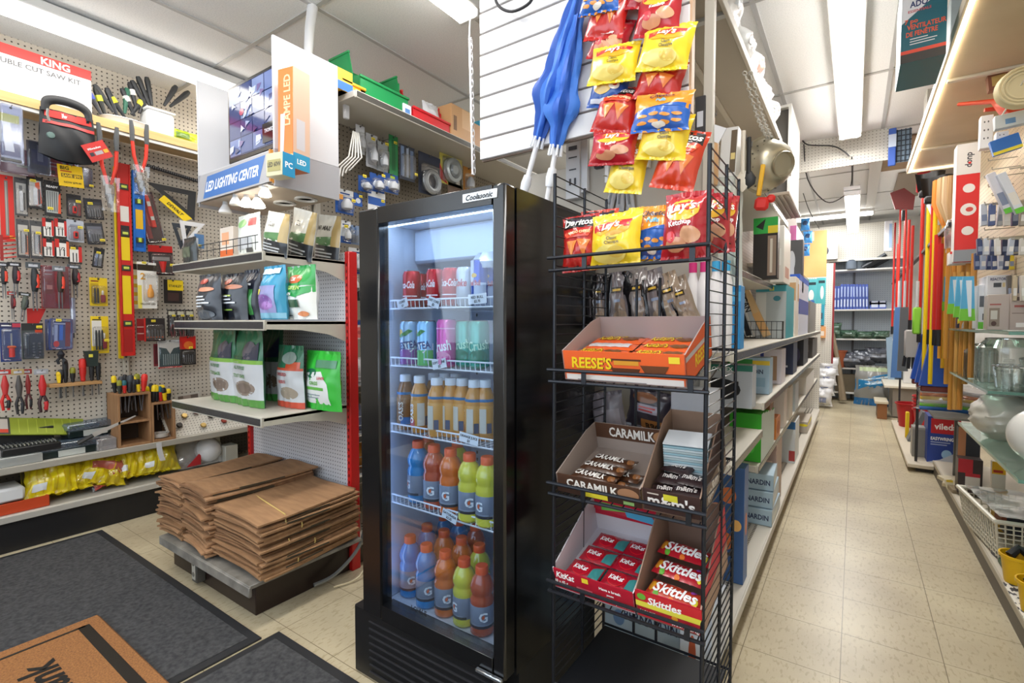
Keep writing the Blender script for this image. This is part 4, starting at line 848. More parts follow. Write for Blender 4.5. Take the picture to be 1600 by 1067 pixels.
mb = MB(); mb.lathe([(.085, 0), (.082, -.03), (.06, -.06), (.03, -.078), (.001, -.082)], M('#e4e6ea', .5), 20, (.05, 0, .10), 'y'); mb.part('mask', t)
mb = MB(); pouch(mb, .32, .22, .06, '#fff', [], 8, wr=2, nu=14, nv=12); mb.mats = [CLEAR('#ffffff', .15, .1, .25)] * len(mb.mats); mb.part('clear_wrap', t)
mb = MB(); mb.prism([(-.12, 0), (-.03, 0), (-.01, .09)], -.036, -.034, '#b8242a'); mb.part('red_corner', t)
sbox(352, 372, 700, -3.70, z0, .1, .13, '#b9b7ad', 'grey carton behind the paper bags at the end of the bottom shelf', 'carton', 'box')
# on top of the wooden shelf
p0 = onx(144, 172, -3.68); zt = onx(144, 112, -3.68).z
mb = MB(); L = 1.0; H = zt - 2.405; mb.box((0, .1, H / 2), (L, .2, H), '#e6e6e4', .002)
art(mb, [('r', 0, .80, 1, 1, '#c9251f'), ('t', .845, .90, .14, 'KING', '#f5e9e6', .16), ('t', .76, .68, .10, 'DOUBLE CUT SAW KIT', '#5a5a5e', .4), ('e', .82, .35, .1, .16, '#c4c6ca'), ('e', .92, .3, .05, .22, '#a9abb0'), ('r', .6, .0, 1, .04, '#b9b9b9'), ('p', [(.66, .3), (.80, .36), (.8, .44), (.66, .52)], '#d5d6d9')], lambda u, v, of: Vector(((u - .5) * L, -of, v * H)), L, H)
mb.thing('saw_kit_box', 'large white and red saw kit box on the wooden shelf', 'box', (-3.68, p0.y - L / 2, 2.404), RZ_L)
y = onx(248, 200, -3.74).y; t = thing('chisel_bucket', 'white plastic bucket holding black handled tools on the wooden shelf', 'bucket', (-3.76, y, 2.404), RZ_L)
mb = MB(); mb.box((0, 0, .085), (.155, .13, .17), '#e2e3e3', .015); mb.box((0, 0, .175), (.165, .14, .012), '#eeeeee', .004); mb.box((0, -.066, .10), (.07, .002, .05), '#d8d8d8'); mb.part('bucket', t)
def handletool(px, py, X, lab, c, c2, L, tilt):
    y = onx(px, py, X).y; z = onx(px, py, X).z; t = thing('chisel', lab, 'chisel', (X, y, z), rot=(0, tilt, RZ_L))
    mb = MB(); mb.tube([(0, 0, -.05), (0, 0, L * .15), (0, 0, L * .8), (0, 0, L)], [.008, .014, .018, .012], c, 8); mb.part('handle', t)
    if c2: mb = MB(); mb.tube([(0, 0, L * .3), (0, 0, L * .6)], .0185, c2, 8); mb.part('handle_band', t)
for i, (px, py, tl, L) in enumerate(((222, 155, -.5, .11), (228, 152, -.35, .12), (235, 152, -.15, .12), (262, 156, .45, .12), (274, 160, .7, .13))):
    handletool(px, py, -3.75, ['leftmost black handle leaning out of the white bucket', 'second black handle in the white bucket', 'third black handle in the white bucket, most upright', 'black handle tilting right in the white bucket', 'rightmost black handle leaning far out of the white bucket'][i], '#2b2d30', None, L, tl)
t = thing('oval_tub', 'low oval white tub full of tools on the wooden shelf', 'tub', (-3.74, onx(196, 185, -3.74).y, 2.404), RZ_L)
mb = MB(); mb.lathe([(.10, 0), (.12, .05), (.128, .055), (.12, .06), (.11, .05), (.09, .01)], M('#dededd', .5), 24, sq=.6); mb.part('tub', t)
for i, (px, py, tl, c, c2) in enumerate(((150, 165, -.5, '#3a3c44', '#4a5cc0'), (160, 168, -.3, '#2a2c2a', '#c9cf3a'), (168, 162, -.6, '#3a3c40', None), (178, 168, -.3, '#2b2d33', None), (186, 170, -.6, '#26282c', '#f2e22a'), (196, 165, .1, '#22604c', None), (204, 168, -.4, '#26282c', '#e9e9e4'), (210, 158, -.2, '#22242a', '#e9e9e4'), (212, 170, .5, '#222428', '#e3d83a'), (222, 166, .3, '#26262a', None))):
    handletool(px, py, -3.76, '%s tool handle, %s from the left, in the heap beside the white bucket' % (['blue banded', 'lime banded', 'grey', 'dark grey', 'yellow banded', 'green', 'white banded', 'white striped black', 'yellow striped', 'plain black'][i], ['first', 'second', 'third', 'fourth', 'fifth', 'sixth', 'seventh', 'eighth', 'ninth', 'tenth'][i]), c, c2, .11, tl)
lump('lime_bag', 'lime green bag lying on the wooden shelf beside the hanging display', 'bag', (-3.74, onx(292, 212, -3.74).y, 2.405), .2, .10, .08, '#b4c832', [('r', .1, .4, .5, .8, '#5b7a22')], 3)
# ================================================================== RED-POSTED END UNIT with bags, paper sacks and the lighting display
pegE = PEG('pegboard_end', '#c3c3c8', '#4a4a52', (0, 2), 0.0195, 0.17)
t = thing('end_shelving_unit', 'end shelving unit with red posts and a pale perforated back', 'shelving unit', (-2.45, 1.1, 0))
mb = MB(); mb.box((-.03, .44, .86), (.92, .012, 1.40), pegE); mb.part('back_panel', t)
for x in (-.50, .437):
    mb = MB(); mb.box((x, .44, .78), (.032, .05, 1.56), M('#c01a1c', .35), .003)
    for k in range(44): mb.box((x, .4135, .12 + k * .032), (.006, .002, .014), '#5b0d10')
    mb.part('post', t)
tray = NOISY('worn_steel', [(0.3, '#6d6a64'), (0.7, '#98948c')], 14, .45)
for z, d, nm in ((1.515, .40, 'top'), (1.225, .40, 'mid'), (.815, .42, 'low')):
    mb = MB(); y0 = .43 - d; mb.box((-.025, y0 + d / 2, z - .008), (.87, d, .016), '#c2bdb1', .002)
    mb.box((-.025, y0 - .004, z - .018), (.87, .012, .044), '#bcb7aa', .002); mb.box((-.025, y0 - .0108, z - .018), (.855, .002, .030), M('#23242c', .2))
    for s in (-.455, .405): mb.prism([(0, 0), (0, -.03), (d * .25, -.035), (d * .7, -.06), (d, -.10), (d, 0)], 0, .004, '#cfcabd') if 0 else mb.add([(s, y0, z), (s, y0, z - .035), (s, y0 + d * .4, z - .04), (s, y0 + d * .75, z - .062), (s, y0 + d, z - .10), (s, y0 + d, z)] + [(s + .005, y0, z), (s + .005, y0, z - .035), (s + .005, y0 + d * .4, z - .04), (s + .005, y0 + d * .75, z - .062), (s + .005, y0 + d, z - .10), (s + .005, y0 + d, z)], [(0, 1, 2, 3, 4, 5), (11, 10, 9, 8, 7, 6)] + [(i, (i + 1) % 6 + 6 if 0 else (i + 6), (i + 1) % 6 + 6, (i + 1) % 6) for i in range(6)], '#c6c1b4')
    mb.part('shelf', t)
mb = MB(); mb.box((0.04, .20, .078), (.78, .50, .156), NOISY('dark_wood', [(0.3, '#1c1210'), (0.7, '#2c1d1a')], 3, .35), .003); mb.part('base_box', t)
mb = MB(); mb.box((.105, .15, .176), (.83, .54, .016), tray, .002); mb.box((.105, -.118, .160), (.84, .014, .042), tray, .003); mb.part('deck', t)
mb = MB(); mb.box((-.03, -.07, .085), (.05, .04, .13), M('#57544f', .5), .004); mb.box((-.03, -.0915, .085), (.034, .003, .10), '#b9b4a8', .002)
for z in (.11, .06): mb.lathe([(.011, -.0945), (.011, -.092)], '#77736a', 10, (-.03, 0, z), 'y')
mb.part('outlet_box', t)
cable([(-1.99, 1.30, .03), (-1.97, 1.40, .045), (-1.955, 1.52, .13), (-1.95, 1.56, .26), (-1.98, 1.57, .34)], .009, M('#8f9396', .35, .6), 'grey ribbed conduit curling beside the black platform', 'conduit')
cable([(-1.93, 1.36, .012), (-1.90, 1.48, .02), (-1.93, 1.58, .12), (-1.96, 1.6, .2)], .004, '#c9bb9a', 'thin tan cord lying by the end unit')
# folded brown paper sacks, three piles
kraft = [NOISY('kraft_%d' % i, [(0.3, a), (0.7, b)], 7, .8, stretch=(1, 5, 1)) for i, (a, b) in enumerate((('#8f6b4b', '#ab835d'), ('#9c7654', '#b88f6a'), ('#7a583d', '#987352')))]
def sack_mesh(w, d, th, sd, red=False):
    mb = MB(); R = rnd(sd); a, b2 = R.uniform(0, 6), R.uniform(.7, 1.3)
    def f(u, v, z): return Vector(((u - .5) * w + .008 * math.sin(4 * v + a), v * d + .006 * math.sin(3 * u + a), z + .010 * b2 * (1 - v) ** 2 * math.sin(2.2 * u + .6) + .012 * v * v + .002 * math.sin(9 * u + a)))
    m = kraft[sd % 3]; zz = (0, th)
    mb.surf(lambda u, v: f(u, v, th), 8, 8, m); mb.surf(lambda u, v: f(u, v, 0), 8, 8, m, flip=True)
    nl = 2
    mb.surf(lambda u, v: f(u, 0, th * v), 8, nl, m); mb.surf(lambda u, v: f(1, u, th * v), 8, nl, m); mb.surf(lambda u, v: f(0, 1 - u, th * v), 8, nl, m); mb.surf(lambda u, v: f(1 - u, 1, th * v), 8, nl, m)
    if red: art(mb, [('r', R.uniform(.05, .5), .1, R.uniform(.55, .95), .9, '#8c2a24' if sd % 2 else '#3c3a30')], lambda u, v, of: f(1, u, th * v) + Vector((of, 0, 0)), d, th)
    return mb.mesh('paper_sack', .9)
sm = [sack_mesh(.37, .50, .0075, k, k % 2 == 0) for k in range(6)]
R = rnd(11)
def pile(cx, y0, z0, n, rz, sc, lab, grp, dz=.0078, til=.0):
    for k in range(n):
        o = bpy.data.objects.new('paper_sack', R.choice(sm)); COL.objects.link(o)
        o.location = (cx + R.uniform(-.012, .012), y0 + R.uniform(-.016, .012), z0 + k * dz * sc[2]); o.rotation_euler = (til * k / n, 0, rz + R.uniform(-.035, .035)); o.scale = sc
        if k == n - 1: tag(o, lab[1], 'paper sack')
        else: tag(o, lab[0], 'paper sack', grp)
pile(-2.105, 1.02, .186, 30, .02, (1.0, .95, 1), ('folded brown paper sack inside the front right pile', 'top folded brown sack of the front right pile, with a yellow band'), 'sacks in the front right pile')
pile(-2.43, 1.00, .186, 34, -.06, (.72, 1.0, 1.06), ('folded brown paper sack inside the middle pile', 'top folded brown sack of the middle pile'), 'sacks in the middle pile')
pile(-2.69, 1.00, .186, 33, .05, (.60, 1.0, 1.06), ('folded brown paper sack inside the far left pile', 'top folded brown sack of the far left pile'), 'sacks in the left pile')
mb = MB(); mb.tube([(-2.29, 1.19, .422), (-2.1, 1.155, .427), (-1.925, 1.13, .425), (-1.915, 1.128, .39)], .003, '#cdb36a', 5)
mb.thing('rubber_band', 'yellow rubber band around the top sacks of the front right pile', 'rubber band')
for i, (x, y, z) in enumerate(((-1.917, 1.2, .36), (-1.917, 1.14, .31), (-1.917, 1.26, .27), (-1.917, 1.18, .22))):
    mb = MB(); mb.tube([(0, 0, .012), (.003, 0, 0), (0, 0, -.012)], .003, '#cdb36a', 5)
    mb.thing('rubber_band', 'short yellow rubber band on the side of the front right pile, %s from the top' % ['second', 'third', 'fourth', 'lowest'][i], 'rubber band', (x, y, z))
# bags on the shelves: placed by the foot of the bag on its shelf
def bag(name, lab, x0, x1, y0, y1, z, d, c, ops, seed, tilt=0.0, stand=True, rz=0.0, cat='bag', rx=0.0, seal=None, r=.3, sh=None):
    p = onz((x0 + x1) / 2, y1, z + .002); W = abs(ony(x0, y1, p.y).x - ony(x1, y1, p.y).x); H = ony((x0 + x1) / 2, y0, p.y).z - p.z
    if sh: p.y += sh
    t = thing(name, lab, cat, p + Vector((0, d / 2, 0)), rot=(rx, tilt, rz)); mb = MB(); pouch(mb, W, H, d, c, ops, seed, stand, seal=seal, r=r, wr=1.1); mb.part('bag', t); return t
G1 = [('r', 0, .0, 1, .10, '#4f8f3c'), ('r', 0, .10, 1, .58, '#c2c6cc'), ('r', 0, .56, 1, .61, '#7db142'), ('e', .62, .24, .26, .10, '#85776d'), ('e', .62, .24, .20, .07, '#6d5f57'), ('t', .5, .51, .045, 'ALL PURPOSE', '#3f7d4c', .8), ('t', .5, .40, .045, 'TOUT USAGE', '#4a8a3c', .8), ('e', .72, .74, .17, .12, '#5d5762'), ('p', [(.5, .62), (.95, .62), (.95, .85)], '#262b45'), ('r', .2, .62, .6, .66, '#2d5b3c')]
bag('soil_bag', 'green and grey seed bag at the left end of the lowest bag shelf', 313, 362, 516, 626, .815, .09, '#2f6e4c', G1, 1, rz=-.1)
bag('soil_bag', 'green and grey seed bag, second on the lowest bag shelf', 346, 404, 516, 634, .815, .09, '#2f6e4c', G1, 2, rz=-.1)
bag('soil_bag', 'green seed bag partly hidden in the middle of the lowest bag shelf', 402, 432, 515, 626, .815, .07, '#2b5a46', [('r', 0, .10, 1, .55, '#b9bfca'), ('e', .6, .28, .3, .1, '#7b6c63'), ('r', 0, 0, 1, .1, '#3f9a48'), ('p', [(.2, .6), (.9, .62), (.9, .9)], '#262b50'), ('t', .3, .48, .05, 'USE', '#3f7d4c', .5), ('t', .3, .38, .05, 'AGE', '#3f7d4c', .5)], 3, rz=.1)
bag('soil_bag', 'grey seed bag with red lettering and a red foot on the lowest shelf', 424, 466, 540, 637, .815, .07, '#2f6e50', [('r', 0, 0, 1, .10, '#c04a34'), ('r', 0, .10, 1, .62, '#bfc3c8'), ('r', .5, .64, .95, .74, '#c8502c'), ('r', 0, .6, 1, .64, '#c4553c'), ('e', .6, .24, .3, .10, '#9a8f80'), ('t', .4, .54, .05, 'OVERSEED', '#b03a3a', .7), ('t', .4, .42, .05, 'VERSUS', '#b03a3a', .6), ('e', .6, .8, .25, .1, '#8a9a92')], 4)
bag('soil_bag', 'bright green and white lawn seed bag at the right end of the lowest shelf', 467, 522, 549, 641, .815, .08, '#35b53c', [('p', [(.05, .12), (.82, .1), (.78, .45), (.6, .66), (.1, .62)], '#dfe3e4'), ('e', .3, .62, .17, .08, '#1f6b4a'), ('t', .62, .55, .05, 'LAWN', '#c23a4a', .35), ('t', .42, .46, .06, 'GRASS', '#5aa83c', .6), ('r', .1, .34, .7, .39, '#5fae46'), ('r', .15, .25, .6, .265, '#7a8a9a'), ('r', .15, .2, .55, .215, '#7a8a9a'), ('r', .4, .72, .95, .85, '#4f8a6a')], 5)
W1 = lambda n: [('r', .2, .49 - .07 * i, .62 + .1 * (i % 3), .52 - .07 * i, '#d4dae2') for i in range(n)]
bag('charcoal_bag', 'black bag with red peppers at the left end of the middle bag shelf', 297, 331, 427, 500, 1.225, .06, '#20242e', [('e', .4, .84, .22, .06, '#b5483c'), ('e', .6, .66, .3, .05, '#c9876a')] + W1(4) + [('e', .6, .12, .3, .1, '#4a5058')], 6)
bag('charcoal_bag', 'black bag with a teal edge, second on the middle bag shelf', 332, 372, 426, 500, 1.225, .06, '#1c2029', [('r', 0, 0, .12, .8, '#1f6b8c'), ('e', .45, .82, .14, .07, '#a8513c'), ('e', .7, .7, .25, .05, '#b9785c'), ('r', .2, .5, .7, .53, '#b9d04a')] + W1(3) + [('r', .2, .2, .75, .23, '#8ab04a')], 7)
bag('soil_bag', 'dark bag with a green lower half in the middle of the second shelf', 368, 394, 420, 500, 1.225, .06, '#191d2b', [('r', .1, .1, .85, .6, '#3f8a4a'), ('e', .5, .35, .3, .15, '#9ab58a'), ('r', .25, .68, .75, .72, '#d4dae2')], 8)
bag('soil_bag', 'teal bag with purple flowers on the middle bag shelf', 394, 430, 413, 499, 1.225, .06, '#2f8fb4', [('r', 0, .02, 1, .12, '#7fb6cf'), ('r', .0, .12, .85, .62, '#8d8fc0'), ('e', .45, .32, .35, .14, '#7a4f9c'), ('e', .6, .25, .2, .08, '#a070b8'), ('r', .1, .84, .9, .95, '#b5d3e2'), ('r', .1, .46, .3, .56, '#e8d84a')], 9)
bag('soil_bag', 'green and white fertilizer bag at the right end of the middle shelf', 433, 478, 413, 499, 1.225, .06, '#e4e7e4', [('r', 0, .62, 1, 1, '#2f9a48'), ('p', [(0, .62), (1, .62), (1, .5), (.6, .4), (0, .55)], '#2f9a48'), ('e', .5, .74, .24, .08, '#d86a3c'), ('t', .5, .74, .06, 'CIL', '#fff', .3), ('t', .45, .58, .07, 'GOLFGREEN', '#bfe06a', .7), ('t', .4, .47, .05, 'LAWN', '#fff', .5), ('r', .15, .22, .3, .36, '#6cae5a'), ('r', .45, .22, .72, .36, '#3a5a3c'), ('r', .1, .06, .5, .08, '#555'), ('e', .8, .1, .12, .05, '#d88a5c')], 10)
bag('soil_bag', 'small dark bag at the left end of the top bag shelf', 279, 300, 370, 410, 1.515, .05, '#2b3030', [('r', .2, .2, .8, .6, '#5a6450')], 11)
mb = MB(); p, W, H = fbox(344, 352, 364, 407, 1.22); p.z = 1.516
mb.box((0, .04, H / 2), (W, .08, H), '#e8ddd2', .002); art(mb, [('r', 0, 0, 1, .35, '#e0703c'), ('r', .15, .5, .7, .85, '#f0b48c')], flat(W, H), W, H)
mb.thing('seed_box', 'white and orange carton on the top bag shelf', 'box', p)
bag('soil_bag', 'pale see-through pack with green leaves and a red square under the bulbs', 364, 400, 333, 403, 1.515, .05, '#e6ebe6', [('r', 0, 0, 1, .1, '#8fc96a'), ('e', .3, .8, .2, .1, '#9ad48a'), ('r', .6, .72, .9, .9, '#dc5a5a'), ('r', .1, .2, .8, .45, '#c2c6cc'), ('r', .55, .12, .8, .22, '#555')], 12)
BW = lambda t1: [('r', 0, 0, 1, .34, '#262a30'), ('p', [(.0, .34), (1, .34), (.8, .55), (.2, .5)], '#5a8a5a'), ('t', .45, .72, .10, t1, '#2a2a2a', .6), ('r', .1, .1, .8, .13, '#c9cfd6'), ('r', .1, .17, .85, .2, '#c9cfd6'), ('r', .1, .24, .6, .27, '#c9cfd6'), ('r', .8, .34, 1, 1, '#b8a06a')]
bag('potting_mix_bag', 'white and black garden soil bag leaning right, left one under the bulbs', 400, 438, 330, 398, 1.515, .06, '#e2e2dc', BW('ECO'), 13, .22)
bag('potting_mix_bag', 'white and black garden soil bag leaning right, middle one', 438, 478, 326, 402, 1.515, .06, '#e2e2dc', BW('EL'), 14, .28)
bag('potting_mix_bag', 'white and black garden soil bag leaning right, nearest the red post', 482, 520, 335, 408, 1.515, .06, '#e2e2dc', BW('NO MAX'), 15, .18)
mb = MB()
for k in range(9): mb.tube([(-.30 + .06 * k, 0, 0), (-.30 + .06 * k, 0, .06)], .0016, '#2b2b2b', 4)
for z in (.03, .06): mb.tube([(-.32, 0, z), (.2, 0, z)], .002, '#2b2b2b', 4)
mb.thing('wire_fence_rail', 'low black wire guard at the front of the top bag shelf', 'wire guard', (-2.21, 1.085, 1.517))
for i, (x, c) in enumerate(((-2.76, '#38409a'), (-2.68, '#b8324a'))):
    mb = MB(); mb.box((0, .03, .09), (.07, .06, .18), c, .002); art(mb, [('t', .5, .6, .3, 'TOP', '#fff', .7, 90), ('r', .1, .1, .9, .3, '#7a9a4a')], flat(.07, .18), .07, .18); mb.thing('seed_box', ['blue and green carton at the back left of the top bag shelf', 'red carton lettered TOP at the back of the top bag shelf'][i], 'box', (x, 1.36, 1.516))

# lighting display hung over the end unit
t = thing('lighting_display', 'white LED LIGHTING CENTER display cabinet with side panels hanging over the bags', 'display', (-2.32, 1.15, 1.80))
for s, x in (('left', -.335), ('right', .335)):
    mb = MB(); mb.box((x, .15, .365), (.012, .31, .46), M('#d4d4d8', .3), .002); mb.box((x, .15, .06), (.012, .31, .15), M('#a9a9ae', .4)); mb.part('side_panel', t)
mb = MB(); mb.box((0, .16, .075), (.66, .32, .13), '#c9c9cc', .003); mb.box((0, .16, .005), (.66, .32, .012), '#b9aa9a'); mb.box((.332, .16, .006), (.006, .34, .022), '#c98a3c'); mb.part('cabinet', t)
mb = MB(); fs = lambda u, v, of: Vector((-.33 + u * .66, -.018 + .018 * v - of, .0 + v * .135)); mb.surf(lambda u, v: fs(u, v, 0), 1, 1, '#a9a9ad')
art(mb, [('p', [(.10, .08), (.86, .06), (.9, .92), (.12, .88)], '#2f6cb4'), ('t', .48, .5, .36, 'LED LIGHTING CENTER', '#f4f7fb', .72, 0, 1, .15)], fs, .66, .135); mb.part('sign', t)
mb = MB(); mb.box((.325, -.008, .066), (.012, .02, .13), '#c98a3c'); mb.part('wood_edge', t)
mb = MB(); mb.box((0, .30, .36), (.66, .01, .44), '#dfdfe2'); mb.part('back_panel', t)
for i, (px, py, r, L, on) in enumerate(((352, 328, .030, .06, 0), (368, 318, .026, .05, 0), (385, 318, .03, .055, 1), (402, 318, .034, .06, 1), (414, 304, .026, .05, 1))):
    q = onz(px, py, 1.76); mb = MB(); mb.lathe([(.010, 0), (.012, -L * .35), (r * .9, -L * .8), (r, -L), (r * .8, -L * 1.06), (.001, -L * 1.08)], [M('#b9bcc2', .3), EM('#fff6e6', 7.0) if on else M('#d9dade', .3), EM('#fff6e6', 14.0) if on else M('#e9e9ec', .3), EM('#fff6e6', 22.0) if on else M('#f0efe9', .2)], 14)
    mb.v = [v + (q - Vector((-2.32, 1.15, 1.80))) * 1.0 for v in mb.v]
    for v in mb.v: v.z += .045
    mb.part('spot_bulb', t)
for px, py in ((445, 318), (478, 312)):
    q = onz(px, py, 1.795) - Vector((-2.32, 1.15, 1.80)); mb = MB(); mb.lathe([(.05, 0), (.052, -.006), (.040, -.008), (.032, .0), (.012, .002)], M('#e6e6e6', .3), 20, (q.x, q.y, -.001)); mb.part('downlight', t)
p0 = onz(420, 292, 1.795) - Vector((-2.32, 1.15, 1.80)); mb = MB(); mb.box((p0.x, p0.y, -.003), (.07, .05, .006), '#d8cfc8'); mb.part('switch_plate', t)
t = thing('security_monitor', 'black framed monitor showing camera views between the white panels', 'monitor', (-2.215, 1.18, 1.955))
mb = MB(); mb.box((0, .02, .18), (.44, .035, .355), M('#101114', .25), .006); mb.box((0, .03, -.005), (.2, .08, .01), '#16171a', .003); mb.box((0, .025, .01), (.06, .02, .03), '#16171a'); mb.part('frame', t)
mb = MB(); W, H = .405, .315; f = lambda u, v, of: Vector((-W / 2 + u * W, .0015 - of, .025 + v * H)); mb.surf(lambda u, v: f(u, v, 0), 1, 1, M('#26305a', .08))
R = rnd(3); ops = []
for i in range(4):
    for j in range(4): ops.append(('r', .01 + .25 * i, .02 + .245 * j, .245 + .25 * i, .25 + .245 * j, R.choice(['#5b6a9c', '#6f80b4', '#46568c', '#8494c2', '#3d4a7e'])))
for k in range(26): x, y = R.random() * .85, R.random() * .85; ops.append(('p', [(x, y), (x + .12 * R.random(), y + .03), (x + .1, y + .12 * R.random()), (x + .01, y + .1)], R.choice(['#a9b8dc', '#323e70', '#c7d0ea', '#7a6a9c', '#4a4f80'])))
ops += [('r', .72, .04, 1, .30, '#15121c'), ('t', .86, .2, .05, 'THOMSON', '#e9e9f2', .2), ('e', .3, .6, .05, .05, '#c0506a')]
art(mb, ops, f, W, H, r=.08); mb.part('screen', t)
t = thing('lamp_box', 'tall orange and white lamp carton leaning on the right display panel', 'box', (-1.915, 1.19, 1.84), rot=(.0, 0.02, .18))
mb = MB(); mb.box((0, 0, .2), (.085, .085, .40), '#de7a3c', .002); f1 = flat(.085, .40, -.0427); art(mb, [('r', .0, .0, 1, .14, '#c9c39c'), ('p', [(.15, .05), (.35, .05), (.5, .55), (.2, .55)], '#c9ccd8'), ('t', .6, .68, .09, 'LAMPE LED', '#f4c09a', .5, 90)], f1, .085, .40)
art(mb, [('r', .0, .0, 1, 1, '#d8b49c'), ('r', .0, 0, 1, .16, '#2f9ac4'), ('r', .2, .2, .7, .5, '#c9c4c8'), ('t', .5, .08, .05, 'LED', '#fff', .6)], sideR(.085, .40, .0427, -.0425), .085, .40); mb.part('carton', t)
mb = MB(); mb.box((.01, -.075, .0), (.09, .06, .09), '#cfc9a8', .002); art(mb, [('r', .1, .2, .9, .7, '#a9a06a'), ('t', .5, .5, .2, 'LED 60W', '#3a3a3a', .8)], lambda u, v, of: Vector((-.035 + u * .09, -.1055 - of, -.045 + v * .09)), .09, .09); art(mb, [('r', 0, 0, 1, 1, '#2090c0'), ('t', .5, .5, .25, 'PC', '#fff', .6)], lambda u, v, of: Vector((.0555 + of, -.105 + u * .06, -.045 + v * .09)), .06, .09); mb.part('bulb_carton', t)
t = thing('ceiling_pole', 'white wrapped cable drop from the ceiling to the lighting display', 'pole', (-2.29, 1.50, 2.26))
mb = MB(); mb.tube([(.02, -.02, 0), (.01, 0, .25), (0, .02, .42), (0, .04, .555)], [.012, .02, .024, .026], M('#e2e2e4', .5), 10); mb.part('sleeve', t)
for k in range(4):
    mb = MB(); a = k * 1.3; mb.tube([(.0, .0, .30), (.05 * math.cos(a), .05 * math.sin(a), .24), (.07 * math.cos(a), .07 * math.sin(a), .12), (.03 * math.cos(a), .03 * math.sin(a), .02)], .004, '#d4d4d6', 5); mb.part('wire', t)
mb = MB(); mb.box((0, 0, .10), (.18, .2, .20), '#d9bf8c', .003); mb.thing('carton', 'tan carton behind the monitor on top of the rear gondola', 'box', (-2.43, 1.70, 2.401))
# ================================================================== DRINKS REFRIGERATOR
FX0, FX1, FY, FT = -1.36, -0.762, 1.07, 1.588
FC = (FX0 + FX1) / 2; FW = FX1 - FX0
fr = thing('glass_door_refrigerator', 'tall black glass-door drinks refrigerator', 'refrigerator', (FC, FY, 0))
blk = M('#0c0c0e', .22, 0, .3); blk2 = M('#141416', .42)
inn_ = M('#c3cddc', .45)
mb = MB()
for s in (-1, 1): mb.box((s * (FW / 2 - .0125), .305, .905), (.025, .50, 1.36), blk)
mb.box((0, .305, 1.577), (FW - .05, .50, .022), blk); mb.box((0, .547, .9), (FW - .05, .016, 1.36), blk); mb.box((0, .305, .235), (FW - .05, .50, .02), blk)
mb.part('cabinet', fr)
mb = MB()
for s in (-1, 1): mb.box((s * (FW / 2 - .032), .305, .905), (.012, .47, 1.30), inn_)
mb.box((0, .535, .905), (FW - .08, .006, 1.30), inn_); mb.box((0, .30, .25), (FW - .08, .47, .01), '#cfd3da'); mb.box((0, .30, 1.558), (FW - .08, .47, .01), inn_)
mb.box((0, .36, 1.49), (FW - .08, .30, .12), '#b4c0d2', .01)
for s in (-.22, .22):
    for k in range(40): mb.box((s, .528, .32 + k * .03), (.006, .002, .012), '#3c4450')
mb.part('inner_liner', fr)
mb = MB(); mb.box((-.05, .04, .12), (FW + .014, .06, .235), blk2, .004)
mb.box((0, .32, .12), (FW - .004, .5, .22), blk2)
for k in range(8): mb.box((-.05 + .05, .008, .03 + k * .025), (FW - .05, .006, .004), '#2c2c30')
mb.part('base_grille', fr)
mb = MB(); x0, x1, z0, z1 = -FW / 2 + .10 - .003, FW / 2 - .045, .287, 1.535
mb.box((-FW / 2 + .049, .025, .912), (.098, .05, 1.352), blk, .006); mb.box((FW / 2 - .022, .025, .912), (.044, .05, 1.352), blk, .006)
mb.box((.027, .025, 1.5615), (FW - .142, .05, .053), blk, .001); mb.box((.027, .025, .262), (FW - .142, .05, .052), blk, .001)
mb.part('door_frame', fr)
mb = MB(); mb.box(((x0 + x1) / 2, .020, (z0 + z1) / 2), (x1 - x0 + .01, .006, z1 - z0 + .01), CLEAR('#eef5fc', .035, .02, 0, .22)); gl = mb.part('glass_pane', fr)
mb = MB(); art(mb, [('t', .5, .5, .8, 'LOW-E', '#16181c', .9)], lambda u, v, of: Vector((-.10 + u * .11, .0165 - of, .305 + v * .02)), .11, .02)
mb.part('glass_lettering', fr)
mb = MB(); mb.box((FW / 2 - .024, .016, .90), (.018, .02, 1.26), M('#1c2026', .15, 0, .4), .003); mb.part('door_handle', fr)
mb = MB(); mb.box((FW / 2 - .05, -.008, .243), (.09, .012, .010), M('#b9bec4', .2, .9), .002); mb.part('hinge_plate', fr)
mb = MB(); mb.box((.215, -.0015, 1.563), (.12, .003, .025), M('#d9dde2', .25, .3), .002); art(mb, [('t', .5, .5, .6, 'Coolasonic', '#15161a', .9, 0, 1, .25)], lambda u, v, of: Vector((.155 + u * .12, -.003 - of, 1.5505 + v * .025)), .12, .025); mb.part('maker_badge', fr)
mb = MB(); mb.box((0, .075, 1.545), (FW - .12, .02, .008), EM('#d9ecff', 26.0)); mb.box((-FW / 2 + .052, .065, .91), (.010, .012, 1.22), EM('#b9d4ff', 9)); mb.part('interior_light', fr)
wht = M('#e3e7ee', .35)
mb = MB(); mb.lathe([(.005, .0), (.065, .0), (.068, .02), (.045, .05), (.02, .055), (.004, .055)], CLEAR('#dfe8f4', .3, .2, .4), 20, (.12, .18, 1.385))
for k in range(20): a = PI * 2 * k / 20; mb.rod((.12 + .064 * math.cos(a), .18 + .064 * math.sin(a), 1.385), (.12 + .03 * math.cos(a), .18 + .03 * math.sin(a), 1.435), .0022, wht, 4)
mb.part('fan_guard', fr)
SH = (1.272, 1.077, .848, .600)
for i, z in enumerate(SH):
    t = MB(); xa, xb = -FW / 2 + .045, FW / 2 - .045
    for k in range(27): x = xa + (xb - xa) * k / 26; t.tube([(x, .50, z - .004), (x, .10, z - .004), (x, .098, z + .022)], .0016, wht, 4)
    for zz in (z + .022, z - .006): t.rod((xa, .097, zz), (xb, .097, zz), .0028, wht, 5)
    t.rod((xa, .5, z - .006), (xb, .5, z - .006), .003, wht, 5)
    t.part('wire_shelf', fr)
